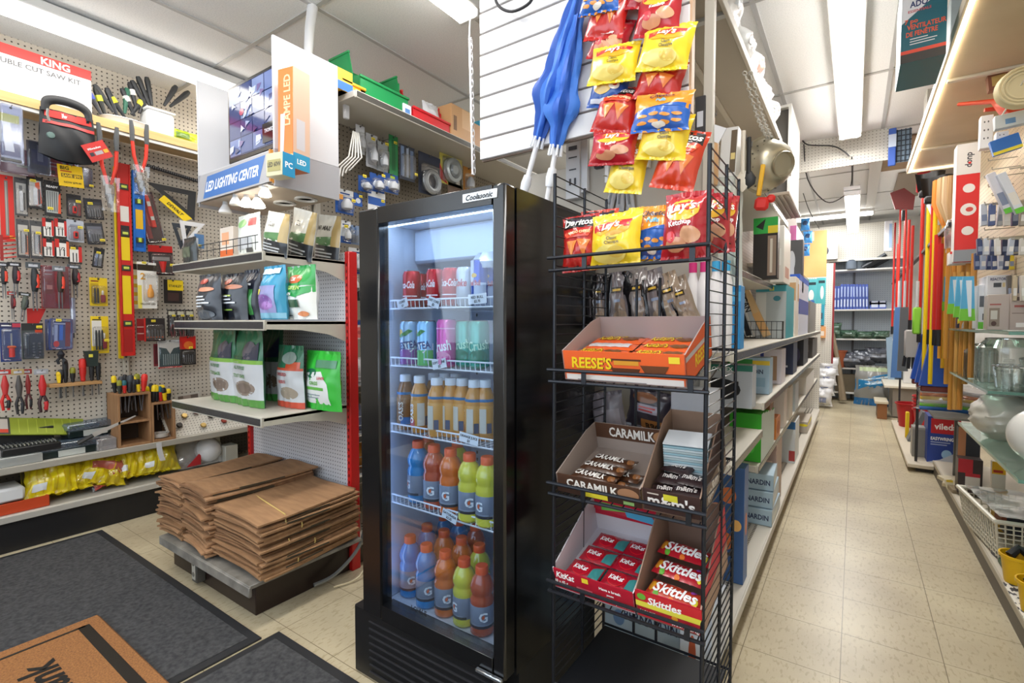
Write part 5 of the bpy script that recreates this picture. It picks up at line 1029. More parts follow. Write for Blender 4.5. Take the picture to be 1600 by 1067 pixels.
def ptag(x, z, l1, l2, tilt, w_=.068):
    mb = MB(); mb.at((x, .088, z), (0, tilt, 0)); mb.box((0, 0, 0), (w_, .001, .030), '#e4e9f0'); f = lambda u, v, of: Vector(((u - .5) * w_, -.0006 - of, (v - .5) * .03))
    art(mb, [('t', .5, .68, .26, l1, '#22252c', .9), ('t', .5, .28, .26, l2, '#22252c', .6)], f, w_, .03); mb.part('price_tag', fr)
ptag(-.185, 1.283, 'COKE', '$1', -.28, .05); ptag(-.042, 1.283, 'DIET COKE', '$2', .3, .05); ptag(.135, 1.290, 'RED BULL', '$2.75', -.05, .07)
ptag(-.02, 1.088, 'SOFT DRINK', '$2', -.2, .06); ptag(.10, .865, 'ORANGE JUICE', '$3', .1, .075); ptag(.02, .607, 'GATORADE', '$2.25', .25, .062)
# --- drinks
def cyl(r, z0=0.0, H=1.0): return lambda u, v, of: Vector(((r + of) * math.sin(PI * (u - .5)), -(r + of) * math.cos(PI * (u - .5)), z0 + v * H))
def can(lab, base, ops, r=.031, h=.12, top='#b9bdc4'):
    t = thing('drink_can', lab, 'can', (0, 0, 0)); mt = M(top, .25, .8)
    mb = MB(); mb.lathe([(r * .78, 0), (r, .008), (r, h - .012), (r * .84, h)], M(base, .25, .3), 20); art(mb, ops, cyl(r, 0, h), PI * r, h, r=.25); mb.part('body', t)
    mb = MB(); mb.lathe([(r * .84, h), (r * .86, h + .002), (r * .76, h + .001), (r * .72, h - .003), (.001, h - .003)], mt, 20); mb.part('lid', t); return t
def put(o, px, Y, z, lab, rz=0.0, first=[]):
    p = ony(px, 500, Y); loc = (p.x, Y, z)
    if o.name in first: return dup(o, loc, rz, lab)
    first.append(o.name); o.location = loc; o.rotation_euler = (0, 0, rz); o['label'] = lab; return o
coke = can('', '#c21522', [('t', .5, .62, .20, 'Coca-Cola', '#f3e9ea', .62, 0, 1, .3), ('r', .1, .28, .9, .31, '#f3e9ea')])
s1, s2, s3, s4, s5 = SH[0] + .001, SH[1] + .001, SH[2] + .001, SH[3] + .001, .2565
put(coke, 644, 1.21, s1, 'red cola can, leftmost on the top shelf of the refrigerator', .1); put(coke, 681, 1.21, s1, 'red cola can behind the second price tag on the top shelf', -.3)
put(coke, 706, 1.21, s1, 'red cola can in the middle of the top refrigerator shelf', .2); put(coke, 656, 1.29, s1, 'red cola can in the second row behind the leftmost one', .5)
diet = can('', '#c9ced6', [('t', .5, .6, .2, 'Coke', '#c21522', .5, 0, 1, .3)]); put(diet, 728, 1.22, s1, 'silver diet cola can right of the red ones on the top shelf')
rb = can('', '#2f52b4', [('r', .0, .5, .5, 1, '#c9d2e4'), ('r', .5, 0, 1, .5, '#c9d2e4'), ('t', .5, .5, .12, 'Red Bull', '#c4202c', .5), ('e', .5, .66, .12, .05, '#e8b82a')], r=.026, h=.135)
put(rb, 749, 1.20, s1, 'slim blue and silver energy drink can behind the right price tag of the top shelf'); put(rb, 763, 1.24, s1, 'slim energy drink can at the right edge of the top shelf', .4)
nes = lambda c, n: [('r', 0, 0, 1, .35, c), ('p', [(0, .35), (1, .25), (1, .5), (0, .62)], '#e9eef0'), ('t', .5, .45, .17, n, '#1d3c7c', .8, 8), ('e', .3, .72, .10, .10, '#e8b83a'), ('p', [(.35, .7), (.6, .82), (.75, .78), (.5, .66)], '#2f8a3c'), ('p', [(.2, .65), (.4, .74), (.5, .7), (.3, .62)], '#3f9a48')]
c1 = can('', '#9fc4e0', nes('#8a4aa0', 'NESTEA'), r=.033, h=.145, top='#b98a4a'); put(c1, 640, 1.20, s2, 'blue iced tea can with a purple foot, leftmost on the second shelf', .35)
c2 = can('', '#8fc6ea', nes('#4fae5a', 'NESTEA'), r=.033, h=.145, top='#b98a4a'); put(c2, 667, 1.195, s2, 'blue iced tea can with leaves, second on the second shelf', -.15)
c3 = can('', '#d85aa4', [('t', .5, .45, .22, 'Crush', '#fff', .7, 8), ('e', .5, .2, .35, .14, '#e89ac0'), ('r', 0, .8, 1, .83, '#f0a8d0')], r=.033, h=.15, top='#c86aa0'); put(c3, 698, 1.19, s2, 'pink soda can in the middle of the second shelf')
c4 = can('', '#3fa08a', [('t', .5, .5, .2, 'Crush', '#bfe8c9', .7, 8), ('e', .5, .25, .3, .15, '#2f7a5a')], r=.033, h=.145, top='#a9825a'); put(c4, 728, 1.22, s2, 'green soda can right of the pink one'); put(c4, 748, 1.20, s2, 'green soda can at the right edge of the second shelf', .6); put(c4, 716, 1.29, s2, 'green soda can in the row behind the pink one', .3)
def bottle(lab, prof, liq, capc, capz, capr, ch, ring, ops, lr, lz, lh, lc, r=.18, coat=.5):
    t = thing('drink_bottle', lab, 'bottle', (0, 0, 0))
    mb = MB(); mb.lathe(prof, M(liq, r, 0, coat), 20); mb.part('body', t)
    mb = MB(); mb.lathe([(capr, capz), (capr, capz + ch * .85), (capr * .9, capz + ch), (.001, capz + ch)], M(capc, .4), 16); mb.part('cap', t)
    mb = MB(); mb.lathe([(lr, lz), (lr + .0006, lz + .001), (lr + .0006, lz + lh - .001), (lr, lz + lh)], M(lc, .35), 20); art(mb, ops, cyl(lr + .0008, lz, lh), PI * lr, lh, r=.35); mb.part('label_wrap', t)
    if ring: mb = MB(); mb.lathe([(ring[0], ring[1]), (ring[0] + .0008, ring[1] + .001), (ring[0] + .0008, ring[1] + ring[2]), (ring[0], ring[1] + ring[2])], M('#2b7ab4', .35), 16); mb.part('neck_band', t)
    return t
OP = [(.028, 0), (.0305, .006), (.0305, .115), (.029, .135), (.022, .155), (.0165, .166), (.0165, .176)]
oas = bottle('', OP, '#cf8f3f', '#e6eaf0', .166, .0195, .024, (.0300, .122, .009), [('t', .3, .5, .2, 'OASIS', '#fff', .9, 90), ('r', .0, .0, .45, .28, '#b8323c'), ('r', .55, .05, .8, .9, '#c9c4b8'), ('r', .82, .05, .98, .4, '#3b4a6a')], .0307, .02, .09, '#d09540')
oas2 = bottle('', OP, '#8a5a2e', '#e6eaf0', .166, .0195, .024, (.0300, .122, .009), [('t', .5, .5, .2, 'OASIS', '#e9dcc8', .9, 90), ('r', .5, .0, .9, .28, '#2f6fb4')], .0307, .02, .09, '#8f6236')
for i, (px, Y, lab, rz, o) in enumerate(((633, 1.205, 'dark juice bottle, leftmost on the third refrigerator shelf', .2, oas2), (655, 1.20, 'amber juice bottle with a red foot, second on the third shelf', .35, oas), (682, 1.19, 'amber juice bottle, front one in the middle of the third shelf', -.6, oas), (704, 1.215, 'amber juice bottle with a small code panel, fourth on the third shelf', -.9, oas), (722, 1.225, 'amber juice bottle, fifth in the front of the third shelf', -.7, oas), (741, 1.215, 'amber juice bottle, sixth in the front of the third shelf', -.4, oas), (758, 1.235, 'amber juice bottle at the right edge of the third shelf', -.2, oas),
        (677, 1.29, 'amber juice bottle in the second row, left', 0, oas), (694, 1.31, 'amber juice bottle in the second row, middle', .4, oas), (712, 1.32, 'amber juice bottle in the second row, right', .2, oas))): put(o, px, Y, s3, lab, rz)
GP = [(.032, 0), (.0372, .006), (.0372, .02), (.0362, .03), (.0362, .09), (.0372, .10), (.0372, .112), (.0335, .121), (.034, .128), (.0375, .137), (.037, .152), (.028, .175), (.0185, .186), (.018, .196)]
def gat(liq): return bottle('', GP, liq, '#ea5a2a', .186, .0205, .024, None, [('r', 0, 0, 1, .12, '#2b2b33'), ('r', .0, .1, .22, .95, '#b9c6d8'), ('t', .62, .55, .42, 'G', '#eef2f6', .4), ('p', [(.6, .42), (.66, .5), (.64, .66), (.58, .56)], '#d8602c'), ('r', .3, .14, .9, .2, '#8f98a8')], .0367, .028, .068, '#7d8698', .12, .6)
gb, go, gy, gr_ = gat('#1f84c4'), gat('#dc6f28'), gat('#d8d244'), gat('#b85030')
for px, Y, lab, rz, o in ((652, 1.215, 'blue sports drink, leftmost on the fourth refrigerator shelf', -.8, gb), (677, 1.205, 'brown-orange sports drink, second on the fourth shelf', 0, gr_), (703, 1.20, 'orange sports drink, third on the fourth shelf', -.15, go), (733, 1.19, 'yellow sports drink, fourth on the fourth shelf', .25, gy), (761, 1.19, 'yellow sports drink at the right edge of the fourth shelf', -.5, gy), (668, 1.30, 'orange sports drink in the second row of the fourth shelf', .3, go), (714, 1.30, 'yellow sports drink in the second row of the fourth shelf', .1, gy)): put(o, px, Y, s4, lab, rz)
for px, Y, lab, rz, o in ((638, 1.215, 'blue sports drink at the left front of the refrigerator floor', .5, gb), (664, 1.20, 'blue sports drink, second from the left on the refrigerator floor', .5, gb), (694, 1.20, 'orange sports drink in front on the refrigerator floor', .45, go), (724, 1.195, 'yellow sports drink in front on the refrigerator floor', -.7, gy), (752, 1.19, 'reddish sports drink at the right front of the refrigerator floor', .4, gr_),
        (665, 1.32, 'blue sports drink in the second row of the refrigerator floor, left', 0, gb), (692, 1.32, 'orange sports drink in the second row of the refrigerator floor', 0, go), (720, 1.31, 'orange sports drink in the second row, behind the yellow one', .2, go), (748, 1.30, 'yellow sports drink in the second row at the right', 0, gy),
        (690, 1.43, 'blue sports drink in the back row of the refrigerator floor, left', 0, gb), (716, 1.43, 'blue sports drink in the back row of the refrigerator floor, middle', 0, gb), (742, 1.43, 'reddish sports drink in the back row of the refrigerator floor', 0, gr_)): put(o, px, Y, s5, lab, rz)
# ================================================================== SLAT PANEL, CHIPS, PARASOLS AND THE WIRE SNACK RACK
t = thing('slat_panel', 'large white slatted display panel hanging from the ceiling', 'panel', (-.795, 1.50, 1.83))
mb = MB(); n = 12; ph = .0775
mb.box((0, .014, .49), (.77, .012, .98), '#8a7466')
for k in range(n + 1):
    z0 = .004 + k * ph; h = min(ph - .007, .985 - z0)
    if h > 0: mb.box((0, .004, z0 + h / 2), (.77, .022, h), M('#e1e0e2', .3), .002)
mb.part('slats', t)
mb = MB(); mb.box((.388, .01, .49), (.008, .03, .98), '#c9a98a'); mb.part('edge_strip', t)
cable([ony(770, -20, 1.46), ony(778, 8, 1.45), ony(800, 18, 1.45), ony(828, 4, 1.45), ony(835, -20, 1.46)], .005, '#26262a', 'black cable loop over the top of the slatted panel')
t = thing('hanging_chain', 'white link chain hanging left of the slatted panel', 'chain', ony(741, 272, 1.9)); P0 = ony(741, 272, 1.9); P1 = ony(736, 60, 1.95); n = 22
mb = MB()
for k in range(n):
    p = (P1 - P0) * ((k + .5) / n); d = (P1 - P0).length / n * .62; a = PI / 2 * (k % 2)
    mb.tube([p + Vector((math.cos(a) * .007 * math.cos(b), math.sin(a) * .007 * math.cos(b), d * math.sin(b))) for b in [PI * 2 * j / 8 for j in range(8)]], .0022, '#dcdce0', 4, closed=True)
mb.part('link', t).__setitem__('kind', 'stuff'); mb = MB(); mb.tube([(-.012, 0, 0), P1 - P0 + Vector((-.012, 0, 0)), Vector((0, 0, CEIL - P0.z - .002)) + Vector(((P1 - P0).x, (P1 - P0).y, 0))], .004, '#e4e4e6'); mb.part('cord', t)
# chip bags
DOR = ('#b8211c', [('p', [(.05, .75), (.95, .72), (.9, .96), (.1, .98)], '#17161a'), ('t', .5, .84, .13, 'Doritos', '#f4f1ea', .8, 0, 1, .1), ('p', [(.2, .50), (.5, .50), (.33, .22)], '#e8893a'), ('p', [(.5, .52), (.85, .50), (.66, .20)], '#de7a30'), ('p', [(.1, .66), (.9, .68), (.8, .56), (.2, .56)], '#d8431f'), ('t', .55, .64, .05, 'NACHO CHEESE', '#f6d9a0', .6)])
ORG = ('#c93a1c', DOR[1])
LAY = ('#f0cf2a', [('e', .5, .66, .36, .16, '#e9a51c'), ('p', [(.15, .60), (.85, .66), (.88, .80), (.12, .76)], '#c8202a'), ('t', .5, .70, .14, "Lay's", '#fdfaf0', .6, 5, 1, .2), ('t', .55, .45, .055, 'Classic', '#5a4a1c', .5), ('t', .55, .38, .055, 'Classique', '#5a4a1c', .5), ('e', .45, .2, .34, .14, '#f3df7a'), ('e', .6, .22, .16, .09, '#e8c85a')])
KET = ('#b01c28', [('e', .5, .68, .36, .17, '#f0b92e'), ('p', [(.12, .62), (.88, .68), (.88, .82), (.12, .78)], '#c8202a'), ('t', .5, .73, .15, "Lay's", '#fdfaf0', .62, 5, 1, .2), ('t', .5, .48, .07, 'Ketchup', '#fff', .6, 5), ('e', .7, .32, .2, .11, '#d9a07a'), ('e', .4, .2, .22, .10, '#cf8f6a'), ('e', .3, .3, .10, .08, '#d8404a')])
CHE = ('#e8962a', [('r', 0, 0, 1, .48, '#2360b8'), ('p', [(0, .48), (1, .48), (1, .62), (0, .42)], '#2360b8'), ('t', .5, .82, .13, 'Cheetos', '#1d2a4c', .75), ('t', .5, .66, .09, 'Puffs', '#3fb4e0', .5)] + [('e', .2 + .2 * (i % 4), .16 + .13 * (i // 4) + .03 * (i % 2), .09, .035, '#ea9a3c') for i in range(8)] + [('e', .5, .12, .12, .05, '#e9e4dc')])
RUF = ('#1f4fa0', [('e', .5, .72, .4, .16, '#2b6fd0'), ('t', .5, .74, .13, 'Ruffles', '#fff', .75, 0, 1, .2), ('e', .4, .4, .26, .16, '#e4c06a'), ('e', .7, .44, .14, .12, '#f0ece4'), ('e', .72, .45, .06, .05, '#c8302a'), ('r', .1, .08, .5, .16, '#d8dfee')])
def chip(sp, x0, y0, x1, y1, Y, lab, seed, tilt=0.0, rz=0.0, rx=-.12, d=.05, grp=None):
    p, W, H = fbox(x0, y0, x1, y1, Y); t = thing('chip_bag', lab, 'chip bag', p, rot=(rx, tilt, rz), group=grp); mb = MB(); c, ops = sp
    pouch(mb, W, H, d, c, ops, seed, r=.28, coat=.6, seal='#f3dc4a' if c == '#f0cf2a' else None, pinch=.06); mb.part('bag', t)
    return t
for i, a in enumerate([(CHE, 905, -45, 965, 22, 1.40, 'blue and orange puffs bag topmost in the left chip column'), (DOR, 912, -30, 972, 62, 1.42, 'red nacho chip bag below the topmost blue bag'), (KET, 916, 25, 975, 92, 1.44, 'dark red chip bag third in the left chip column'),
                       (LAY, 918, 62, 992, 130, 1.40, 'yellow chip bag in the left column over the blue one'), (RUF, 917, 102, 975, 168, 1.43, 'blue ridged chip bag in the left column'), (DOR, 922, 128, 985, 208, 1.42, 'red nacho chip bag in the left column under the blue ridged bag'), (KET, 920, 200, 990, 258, 1.40, 'red ketchup chip bag low in the left chip column'), (LAY, 944, 212, 1002, 302, 1.43, 'yellow chip bag at the bottom of the left chip column'),
                       (KET, 975, -60, 1038, 14, 1.44, 'dark red chip bag cut by the picture top, right column'), (KET, 990, -25, 1060, 55, 1.42, 'dark red chip bag second in the right chip column'), (LAY, 993, 30, 1074, 110, 1.40, 'yellow chip bag highest in the right chip column'), (DOR, 987, 90, 1060, 156, 1.43, 'red nacho chip bag in the right column between yellow and blue bags'), (CHE, 986, 138, 1076, 206, 1.40, 'blue and orange puffs bag in the middle of the right chip column'),
                       (LAY, 993, 172, 1070, 250, 1.42, 'yellow chip bag below the blue puffs bag in the right column'), (ORG, 1014, 195, 1084, 296, 1.44, 'orange-red nacho bag at the bottom of the right chip column')]):
    chip(*a, 20 + i, tilt=.17 + .07 * ((i % 3) - 1), rx=-.22, rz=.12, d=.065)
for x, lab in ((948, 'left'), (1040, 'right')):
    a, b = ony(x, -20, 1.47), ony(x, 285, 1.47); mb = MB(); mb.box((0, 0, (a.z - b.z) / 2), (.012, .002, a.z - b.z), '#c9ccd0')
    for k in range(10): mb.tube([(0, 0, (a.z - b.z) * k / 10 + .02), (0, -.03, (a.z - b.z) * k / 10 + .015)], .002, '#a9acb0', 4)
    mb.thing('clip_strip', 'thin clip strip holding the %s column of chip bags' % lab, 'clip strip', b)
# parasols standing on the refrigerator
def parasol(foot, top, lab, k, sd):
    A = foot; B = top; L = (B - A).length; d = (B - A).normalized(); q = Vector((0, 0, 1)).rotation_difference(d).to_euler()
    t = thing('beach_umbrella', lab, 'umbrella', A, rot=q); f = k
    mb = MB(); mb.rod((0, 0, 0), (0, 0, L), .009, '#e9e9ec', 10); mb.part('pole', t)
    mb = MB()
    def sf(u, v): a = 2 * PI * u; r = (.016 + .020 * math.sin(PI * min(1, v * 1.1)) ** .8 + (.018 if .18 < v < .42 else 0) * math.sin(PI * (v - .18) / .24)) * (1 + .22 * math.sin(5 * a + sd) + .1 * math.sin(9 * a + 20 * v)); return Vector((r * math.cos(a), r * math.sin(a), L * (f + (1 - f) * v)))
    cols_ = [M('#2b62c4', .6), M('#2455b0', .6), M('#3f7ad4', .6)]
    mb.surf(sf, 30, 30, lambda u, v: M('#dfe8f6', .5) if .055 < v < .075 or .02 < v < .035 else cols_[int(u * 10 + sd) % 3]); mb.part('canopy', t)
    mb = MB()
    for k2 in range(8): a = k2 * PI / 4; mb.tube([(.022 * math.cos(a), .022 * math.sin(a), L * f - .025), (.02 * math.cos(a), .02 * math.sin(a), L * f + .01)], .004, '#eceff4', 5)
    mb.part('rib_tip', t); mb = MB(); mb.lathe([(.014, .10), (.018, .13), (.014, .16)], '#eceef2', 10); mb.part('collar', t); mb = MB(); mb.lathe([(.013, .0), (.015, .02), (.009, .05)], '#dcdee2', 10); mb.part('foot_cap', t)
ft = FT + .002
parasol(Vector((-1.02, 1.50, ft)), ony(912, -10, 1.455) + Vector((0, 0, .05)), 'left furled blue umbrella leaning on the slatted panel above the refrigerator', .36, 1)
parasol(Vector((-.90, 1.50, ft)), ony(905, 25, 1.45), 'right furled blue umbrella with a tied skirt leaning on the slatted panel', .36, 2)
# end panel of the centre gondola behind the rack, with tall packs
mb = MB(); mb.box((-.775, 1.742, .99), (.73, .018, 1.66), pegC); mb.box((-.41, 1.735, 1.2), (.03, .03, 2.4), '#bfb9ad', .002); mb.thing('closing_panel', 'grey perforated end panel behind the wire snack rack', 'panel')
def pbox(name, lab, cat, x0, y0, x1, y1, Y, d, c, ops=(), tilt=0.0, sops=None, r=.4, zfix=None, rz=0.0, rx=0.0, grp=None):
    p, W, H = fbox(x0, y0, x1, y1, Y)
    if zfix is not None: H += p.z - zfix; p.z = zfix
    mb = MB(); mb.box((0, d / 2, H / 2), (W, d, H), M(c, r), .0015); art(mb, list(ops), flat(W, H), W, H)
    if sops: art(mb, sops, sideR(d, H, W / 2), d, H)
    return mb.thing(name, lab, cat, p, rot=(rx, tilt, rz), group=grp)
pbox('door_hardware_pack', 'tall grey hardware card with bracket drawings left of the rack top', 'pack', 884, 205, 906, 310, 1.70, .03, '#c6c8cc', [('r', .2, .6, .8, .62, '#3a3c44'), ('r', .2, .72, .8, .78, '#3a3c44'), ('r', .25, .2, .4, .3, '#3a3c44'), ('r', .6, .2, .75, .3, '#3a3c44'), ('r', .25, .42, .75, .44, '#3a3c44')])
pbox('white_pole_pack', 'tall white pole pack with a blue printed end beside the hardware card', 'pack', 906, 145, 918, 300, 1.71, .02, '#dfe2e6', [('r', 0, .82, 1, 1, '#3f9ac4')])
for i, (x0, x1, y0, y1, c) in enumerate(((928, 940, 230, 262, '#2b2f3a'), (1000, 1014, 222, 262, '#d8d4cc'), (1086, 1102, 150, 210, '#3a3a3c'))):
    pbox('hanging_pack', ['small dark card under the left chip column', 'white card with black stripes between the chip columns', 'dark wrapped item beside the right chip column'][i], 'pack', x0, y0, x1, y1, 1.712, .02, c, [('r', .2, .2, .8, .6, '#c9ccd4')])
for i, x in enumerate((950, 968, 986)):
    lump('clear_bag', ['left', 'middle', 'right'][i] + ' of three twisted clear bags hanging under the chip columns', 'bag', ony(x, 330, 1.72), .035, .12, .02, '#b9bcc0', [('r', .3, .2, .6, .6, '#77797e')], 30 + i, rz=0, tilt=.3 - .2 * i)
# nut bags in the rack's second bay, standing behind the orange tray
NUT = lambda: [('p', [(.0, 0), (.35, 0), (.5, 1), (.15, 1)], '#17161a'), ('r', .45, .62, .8, .72, '#2a2520'), ('r', .5, .65, .75, .69, '#d9b44a'), ('e', .75, .35, .2, .16, '#8d7a6c'), ('e', .7, .2, .22, .1, '#a08c7a'), ('r', .55, .45, .75, .5, '#8a9ab8'), ('e', .2, .4, .08, .2, '#8a8286')]
for i, (x0, x1, y0, c, tl) in enumerate(((924, 950, 428, '#3b363c', -.05), (946, 985, 425, '#857d80', -.08), (980, 1020, 420, '#8d8583', -.14), (1008, 1052, 420, '#7a7274', -.24), (1036, 1078, 424, '#a08e7a', -.30), (1058, 1096, 430, '#8a7a6a', -.34))):
    p, W, H = fbox(x0, y0, x1, 512, 1.60); t = thing('nut_bag', ['darkest', 'second', 'third', 'fourth', 'fifth', 'rightmost'][i] + ' upright clear bag of nuts with a black stripe behind the orange tray', 'nut bag', p, rot=(0, tl, 0)); mb = MB(); pouch(mb, W * 1.25, H, .05, c, NUT(), 40 + i, True, r=.2, coat=.6, wr=1.8); mb.part('bag', t)
mb = MB(); mb.box((-.62, 1.655, 1.118), (.5, .12, .012), steelc); mb.thing('display_shelf', 'narrow shelf carrying the nut bags behind the rack', 'shelf')
for i, (x, c) in enumerate(((1075, '#d0307c'), (1093, '#d0307c'), (1112, '#3aa4d8'), (1128, '#3aa4d8'))):
    p = ony(x, 415, 1.62); t = thing('spray_bottle', ['left pink capped bottle above the nut bags', 'right pink capped bottle above the nut bags', 'left blue capped white bottle behind the side mesh', 'right blue capped white bottle behind the side mesh'][i], 'bottle', (p.x, 1.68, 1.118 + .006))
    mb = MB(); mb.lathe([(.018, 0), (.02, .01), (.02, .22), (.012, .25), (.012, .26)], '#e6e4e6', 12); mb.part('body', t); mb = MB(); mb.lathe([(.013, .258), (.013, .29), (.001, .292)], c, 12); mb.part('cap', t)
# ---------------------------------------------------------------- wire rack
rkm = M('#1b1e26', .35, .3)
RX0, RX1, RY0, RY1, RT = -.640, -.262, 1.12, 1.44, 1.60
t = thing('wire_snack_rack', 'black wire rack of candy trays beside the refrigerator', 'rack', (0, 0, 0))
for x in (RX0, RX1):
    mb = MB()
    for y in (RY0, (RY0 + RY1) / 2 + .01, RY1): mb.rod((x, y, .0), (x, y, RT), .0042 if y != RY0 else .0048, rkm, 7)
    for k in range(62): z = RT - .004 - k * .0255; mb.rod((x, RY0 - .004, z), (x, RY1 + .004, z), .0017, rkm, 5)
    mb.part('side_mesh', t)
BS = (1.353, 1.067, .772, .512)
TL = .26
for z in BS:
    mb = MB()
    for zz, e in ((z, .004), (z + .031, .012)): mb.rod((RX0 - .012, RY0 - e - .004, zz), (RX1 + .008, RY0 - e - .004, zz + .002), .0045, rkm, 7)
    for x in (RX0 + .09, RX1 - .03): mb.box((x, RY0 - .012, z + .016), (.012, .004, .034), rkm)
    for k in range(13): x = RX0 + .01 + k * (RX1 - RX0 - .02) / 12; mb.rod((x, RY0, z), (x, RY1 - .02, z + .30 * math.tan(TL)), .0018, rkm, 5)
    mb.rod((RX0, RY1 - .02, z + .3 * math.tan(TL)), (RX1, RY1 - .02, z + .3 * math.tan(TL)), .004, rkm, 6)
    mb.part('basket', t)
mb = MB()
for z in (.26, .03): mb.rod((RX0, RY0, z), (RX1, RY0, z), .004, rkm); mb.rod((RX0, RY1, z), (RX1, RY1, z), .004, rkm)
for x in (RX0 + .1, RX0 + .17): mb.rod((x, RY1, .26), (x, RY1, 1.35), .0045, rkm, 6)
mb.box(((RX0 + RX1) / 2, (RY0 + RY1) / 2, .255), (RX1 - RX0 - .02, RY1 - RY0 - .02, .01), M('#16181d', .5)); mb.part('bottom_deck', t)
# chips in the top basket
for sp, x0, x1, y0, y1, lab, tl, rz, d, Y in ((DOR, 880, 936, 332, 424, 'red nacho chip bag at the left end of the rack top basket', -.06, .1, .06, 1.18), (LAY, 921, 1003, 328, 417, 'large yellow chip bag in front of the rack top basket', -.04, -.05, .07, 1.16),
        (LAY, 975, 1020, 320, 408, 'yellow chip bag behind the front yellow one in the basket', .05, .1, .05, 1.24), (CHE, 990, 1052, 318, 405, 'blue and orange puffs bag in the middle of the rack top basket', .05, 0, .06, 1.20), (KET, 1030, 1108, 296, 408, 'big red ketchup chip bag at the right of the rack top basket', .02, -.1, .08, 1.17), (KET, 1098, 1150, 300, 392, 'red chip bag pressed against the right side mesh', .1, .4, .07, 1.34), (ORG, 900, 960, 325, 405, 'orange-red chip bag behind the yellow one in the rack basket', .03, .0, .05, 1.27), (KET, 1075, 1140, 298, 395, 'red chip bag at the back right of the rack basket', .04, .2, .06, 1.28)):
    chip(sp, x0, y0, x1, y1, Y, lab, 60 + x0, tl, rz, -.16, d)
# trays
def tray_(name, lab, X0, X1, z, c, cin, hf, hb, D, fops, sops, tilt=TL, bops=None, y=RY0 + .008):
    W = X1 - X0; t = thing(name, lab, 'candy tray', ((X0 + X1) / 2, y, z + .006), rot=(tilt, 0, 0)); th = .003
    mb = MB(); mb.box((0, D / 2, th / 2), (W, D, th), cin); mb.part('bottom', t)
    mb = MB(); mb.box((0, th / 2, hf / 2), (W, th, hf), c); art(mb, fops, flat(W, hf), W, hf); mb.part('front_flap', t)
    for s in (-1, 1):
        mb = MB(); pts = [(0, 0), (D, 0), (D, hb), (D * .75, hb), (0, hf)]; x = s * (W / 2 - th / 2)
        mb.add([(x - th / 2, p[0], p[1]) for p in pts] + [(x + th / 2, p[0], p[1]) for p in pts], [(0, 1, 2, 3, 4)[::-1], (5, 6, 7, 8, 9)] + [(i, (i + 1) % 5, (i + 1) % 5 + 5, i + 5) for i in range(5)], lambda i: M(c if (i == 1) == (s > 0) and i < 2 else cin, .5))
        if s > 0 and sops: art(mb, sops, sideR(D, hf, W / 2), D, hf)
        mb.part('side_flap', t)
    mb = MB(); mb.box((0, D - th / 2, hb / 2), (W, th, hb), cin)
    if bops: art(mb, bops, flat(W, hb, D - th - .0004), W, hb)
    mb.part('back_flap', t); return t
CB = '#a9998f'
tray_('candy_tray', 'orange tray of peanut butter cups on the second rack basket', -.612, -.304, BS[1], '#e8622a', '#b3a3a0', .078, .105, .24,
      [('r', .02, .03, .98, .22, '#ece4e0'), ('r', .12, .03, .7, .06, '#8d8684'), ('t', .26, .62, .36, "REESE'S", '#6a3214', .36, 0, 1, .1), ('t', .255, .63, .36, "REESE'S", '#f3cf1d', .35, 0, 1, .1), ('p', [(.42, .5), (.66, .5), (.64, .34), (.44, .34)], '#5a3018'), ('r', .45, .6, .65, .76, '#d8952c'), ('r', .43, .74, .67, .80, '#5a3018'), ('p', [(.66, .62), (.88, .62), (.84, .34), (.70, .34)], '#6a3c20'), ('r', .88, .72, .96, .92, '#f0d63a')],
      [('t', .6, .5, .4, "REESE'S", '#f3cf1d', .6), ('r', .0, .75, .9, .9, '#c4b8b4')])
def bar(name, lab, p, w, d, h, c, ops, rz=0.0, tilt=TL, rx=0.0, grp=None):
    t = thing(name, lab, 'candy bar', p, rot=(tilt + rx, 0, rz), group=grp); mb = MB(); W, D = w, d
    f = lambda u, v, of, s=1: Vector(((u - .5) * W, (v) * D, h / 2 + s * (h / 2 * (max(0, 1 - abs(2 * v - 1) ** 3)) * (1 - abs(2 * u - 1) ** 8) + .0008 * math.sin(40 * u + 9 * v)) + of))
    mb.surf(lambda u, v: f(u, v, 0), 16, 6, M(c, .28, 0, .5)); mb.surf(lambda u, v: f(u, v, 0, -1), 8, 4, M(c, .28), flip=True)
    art(mb, ops, f, W, D, r=.28, off=.001, step=.0002, dn=12); mb.part('wrapper', t); return t
def inT(p0, dy, dz=0.0): return (p0[0], p0[1] + dy * math.cos(TL) - dz * math.sin(TL), p0[2] + dy * math.sin(TL) + dz * math.cos(TL))
RE = [('t', .36, .5, .5, "REESE'S", '#6a3214', .42), ('t', .355, .52, .5, "REESE'S", '#f3cf1d', .42), ('e', .75, .5, .16, .3, '#7a4a22')]
for i, (x, dy, dz, nm) in enumerate(((-.535, .03, .044, 'front left'), (-.53, .085, .044, 'middle left'), (-.53, .14, .044, 'back left'), (-.385, .03, .044, 'front right'), (-.385, .085, .044, 'middle right'), (-.385, .14, .044, 'back right'), (-.53, .19, .03, 'rearmost left'), (-.38, .19, .03, 'rearmost right'))):
    bar('candy_bar', 'orange peanut butter cup pack, %s in the orange tray' % nm, inT((x, RY0 + .012, BS[1] + .01), dy, dz), .14, .05, .014, '#e8622a', RE if i != 1 else [('r', .1, .2, .9, .8, '#d9d4d4')], .0)
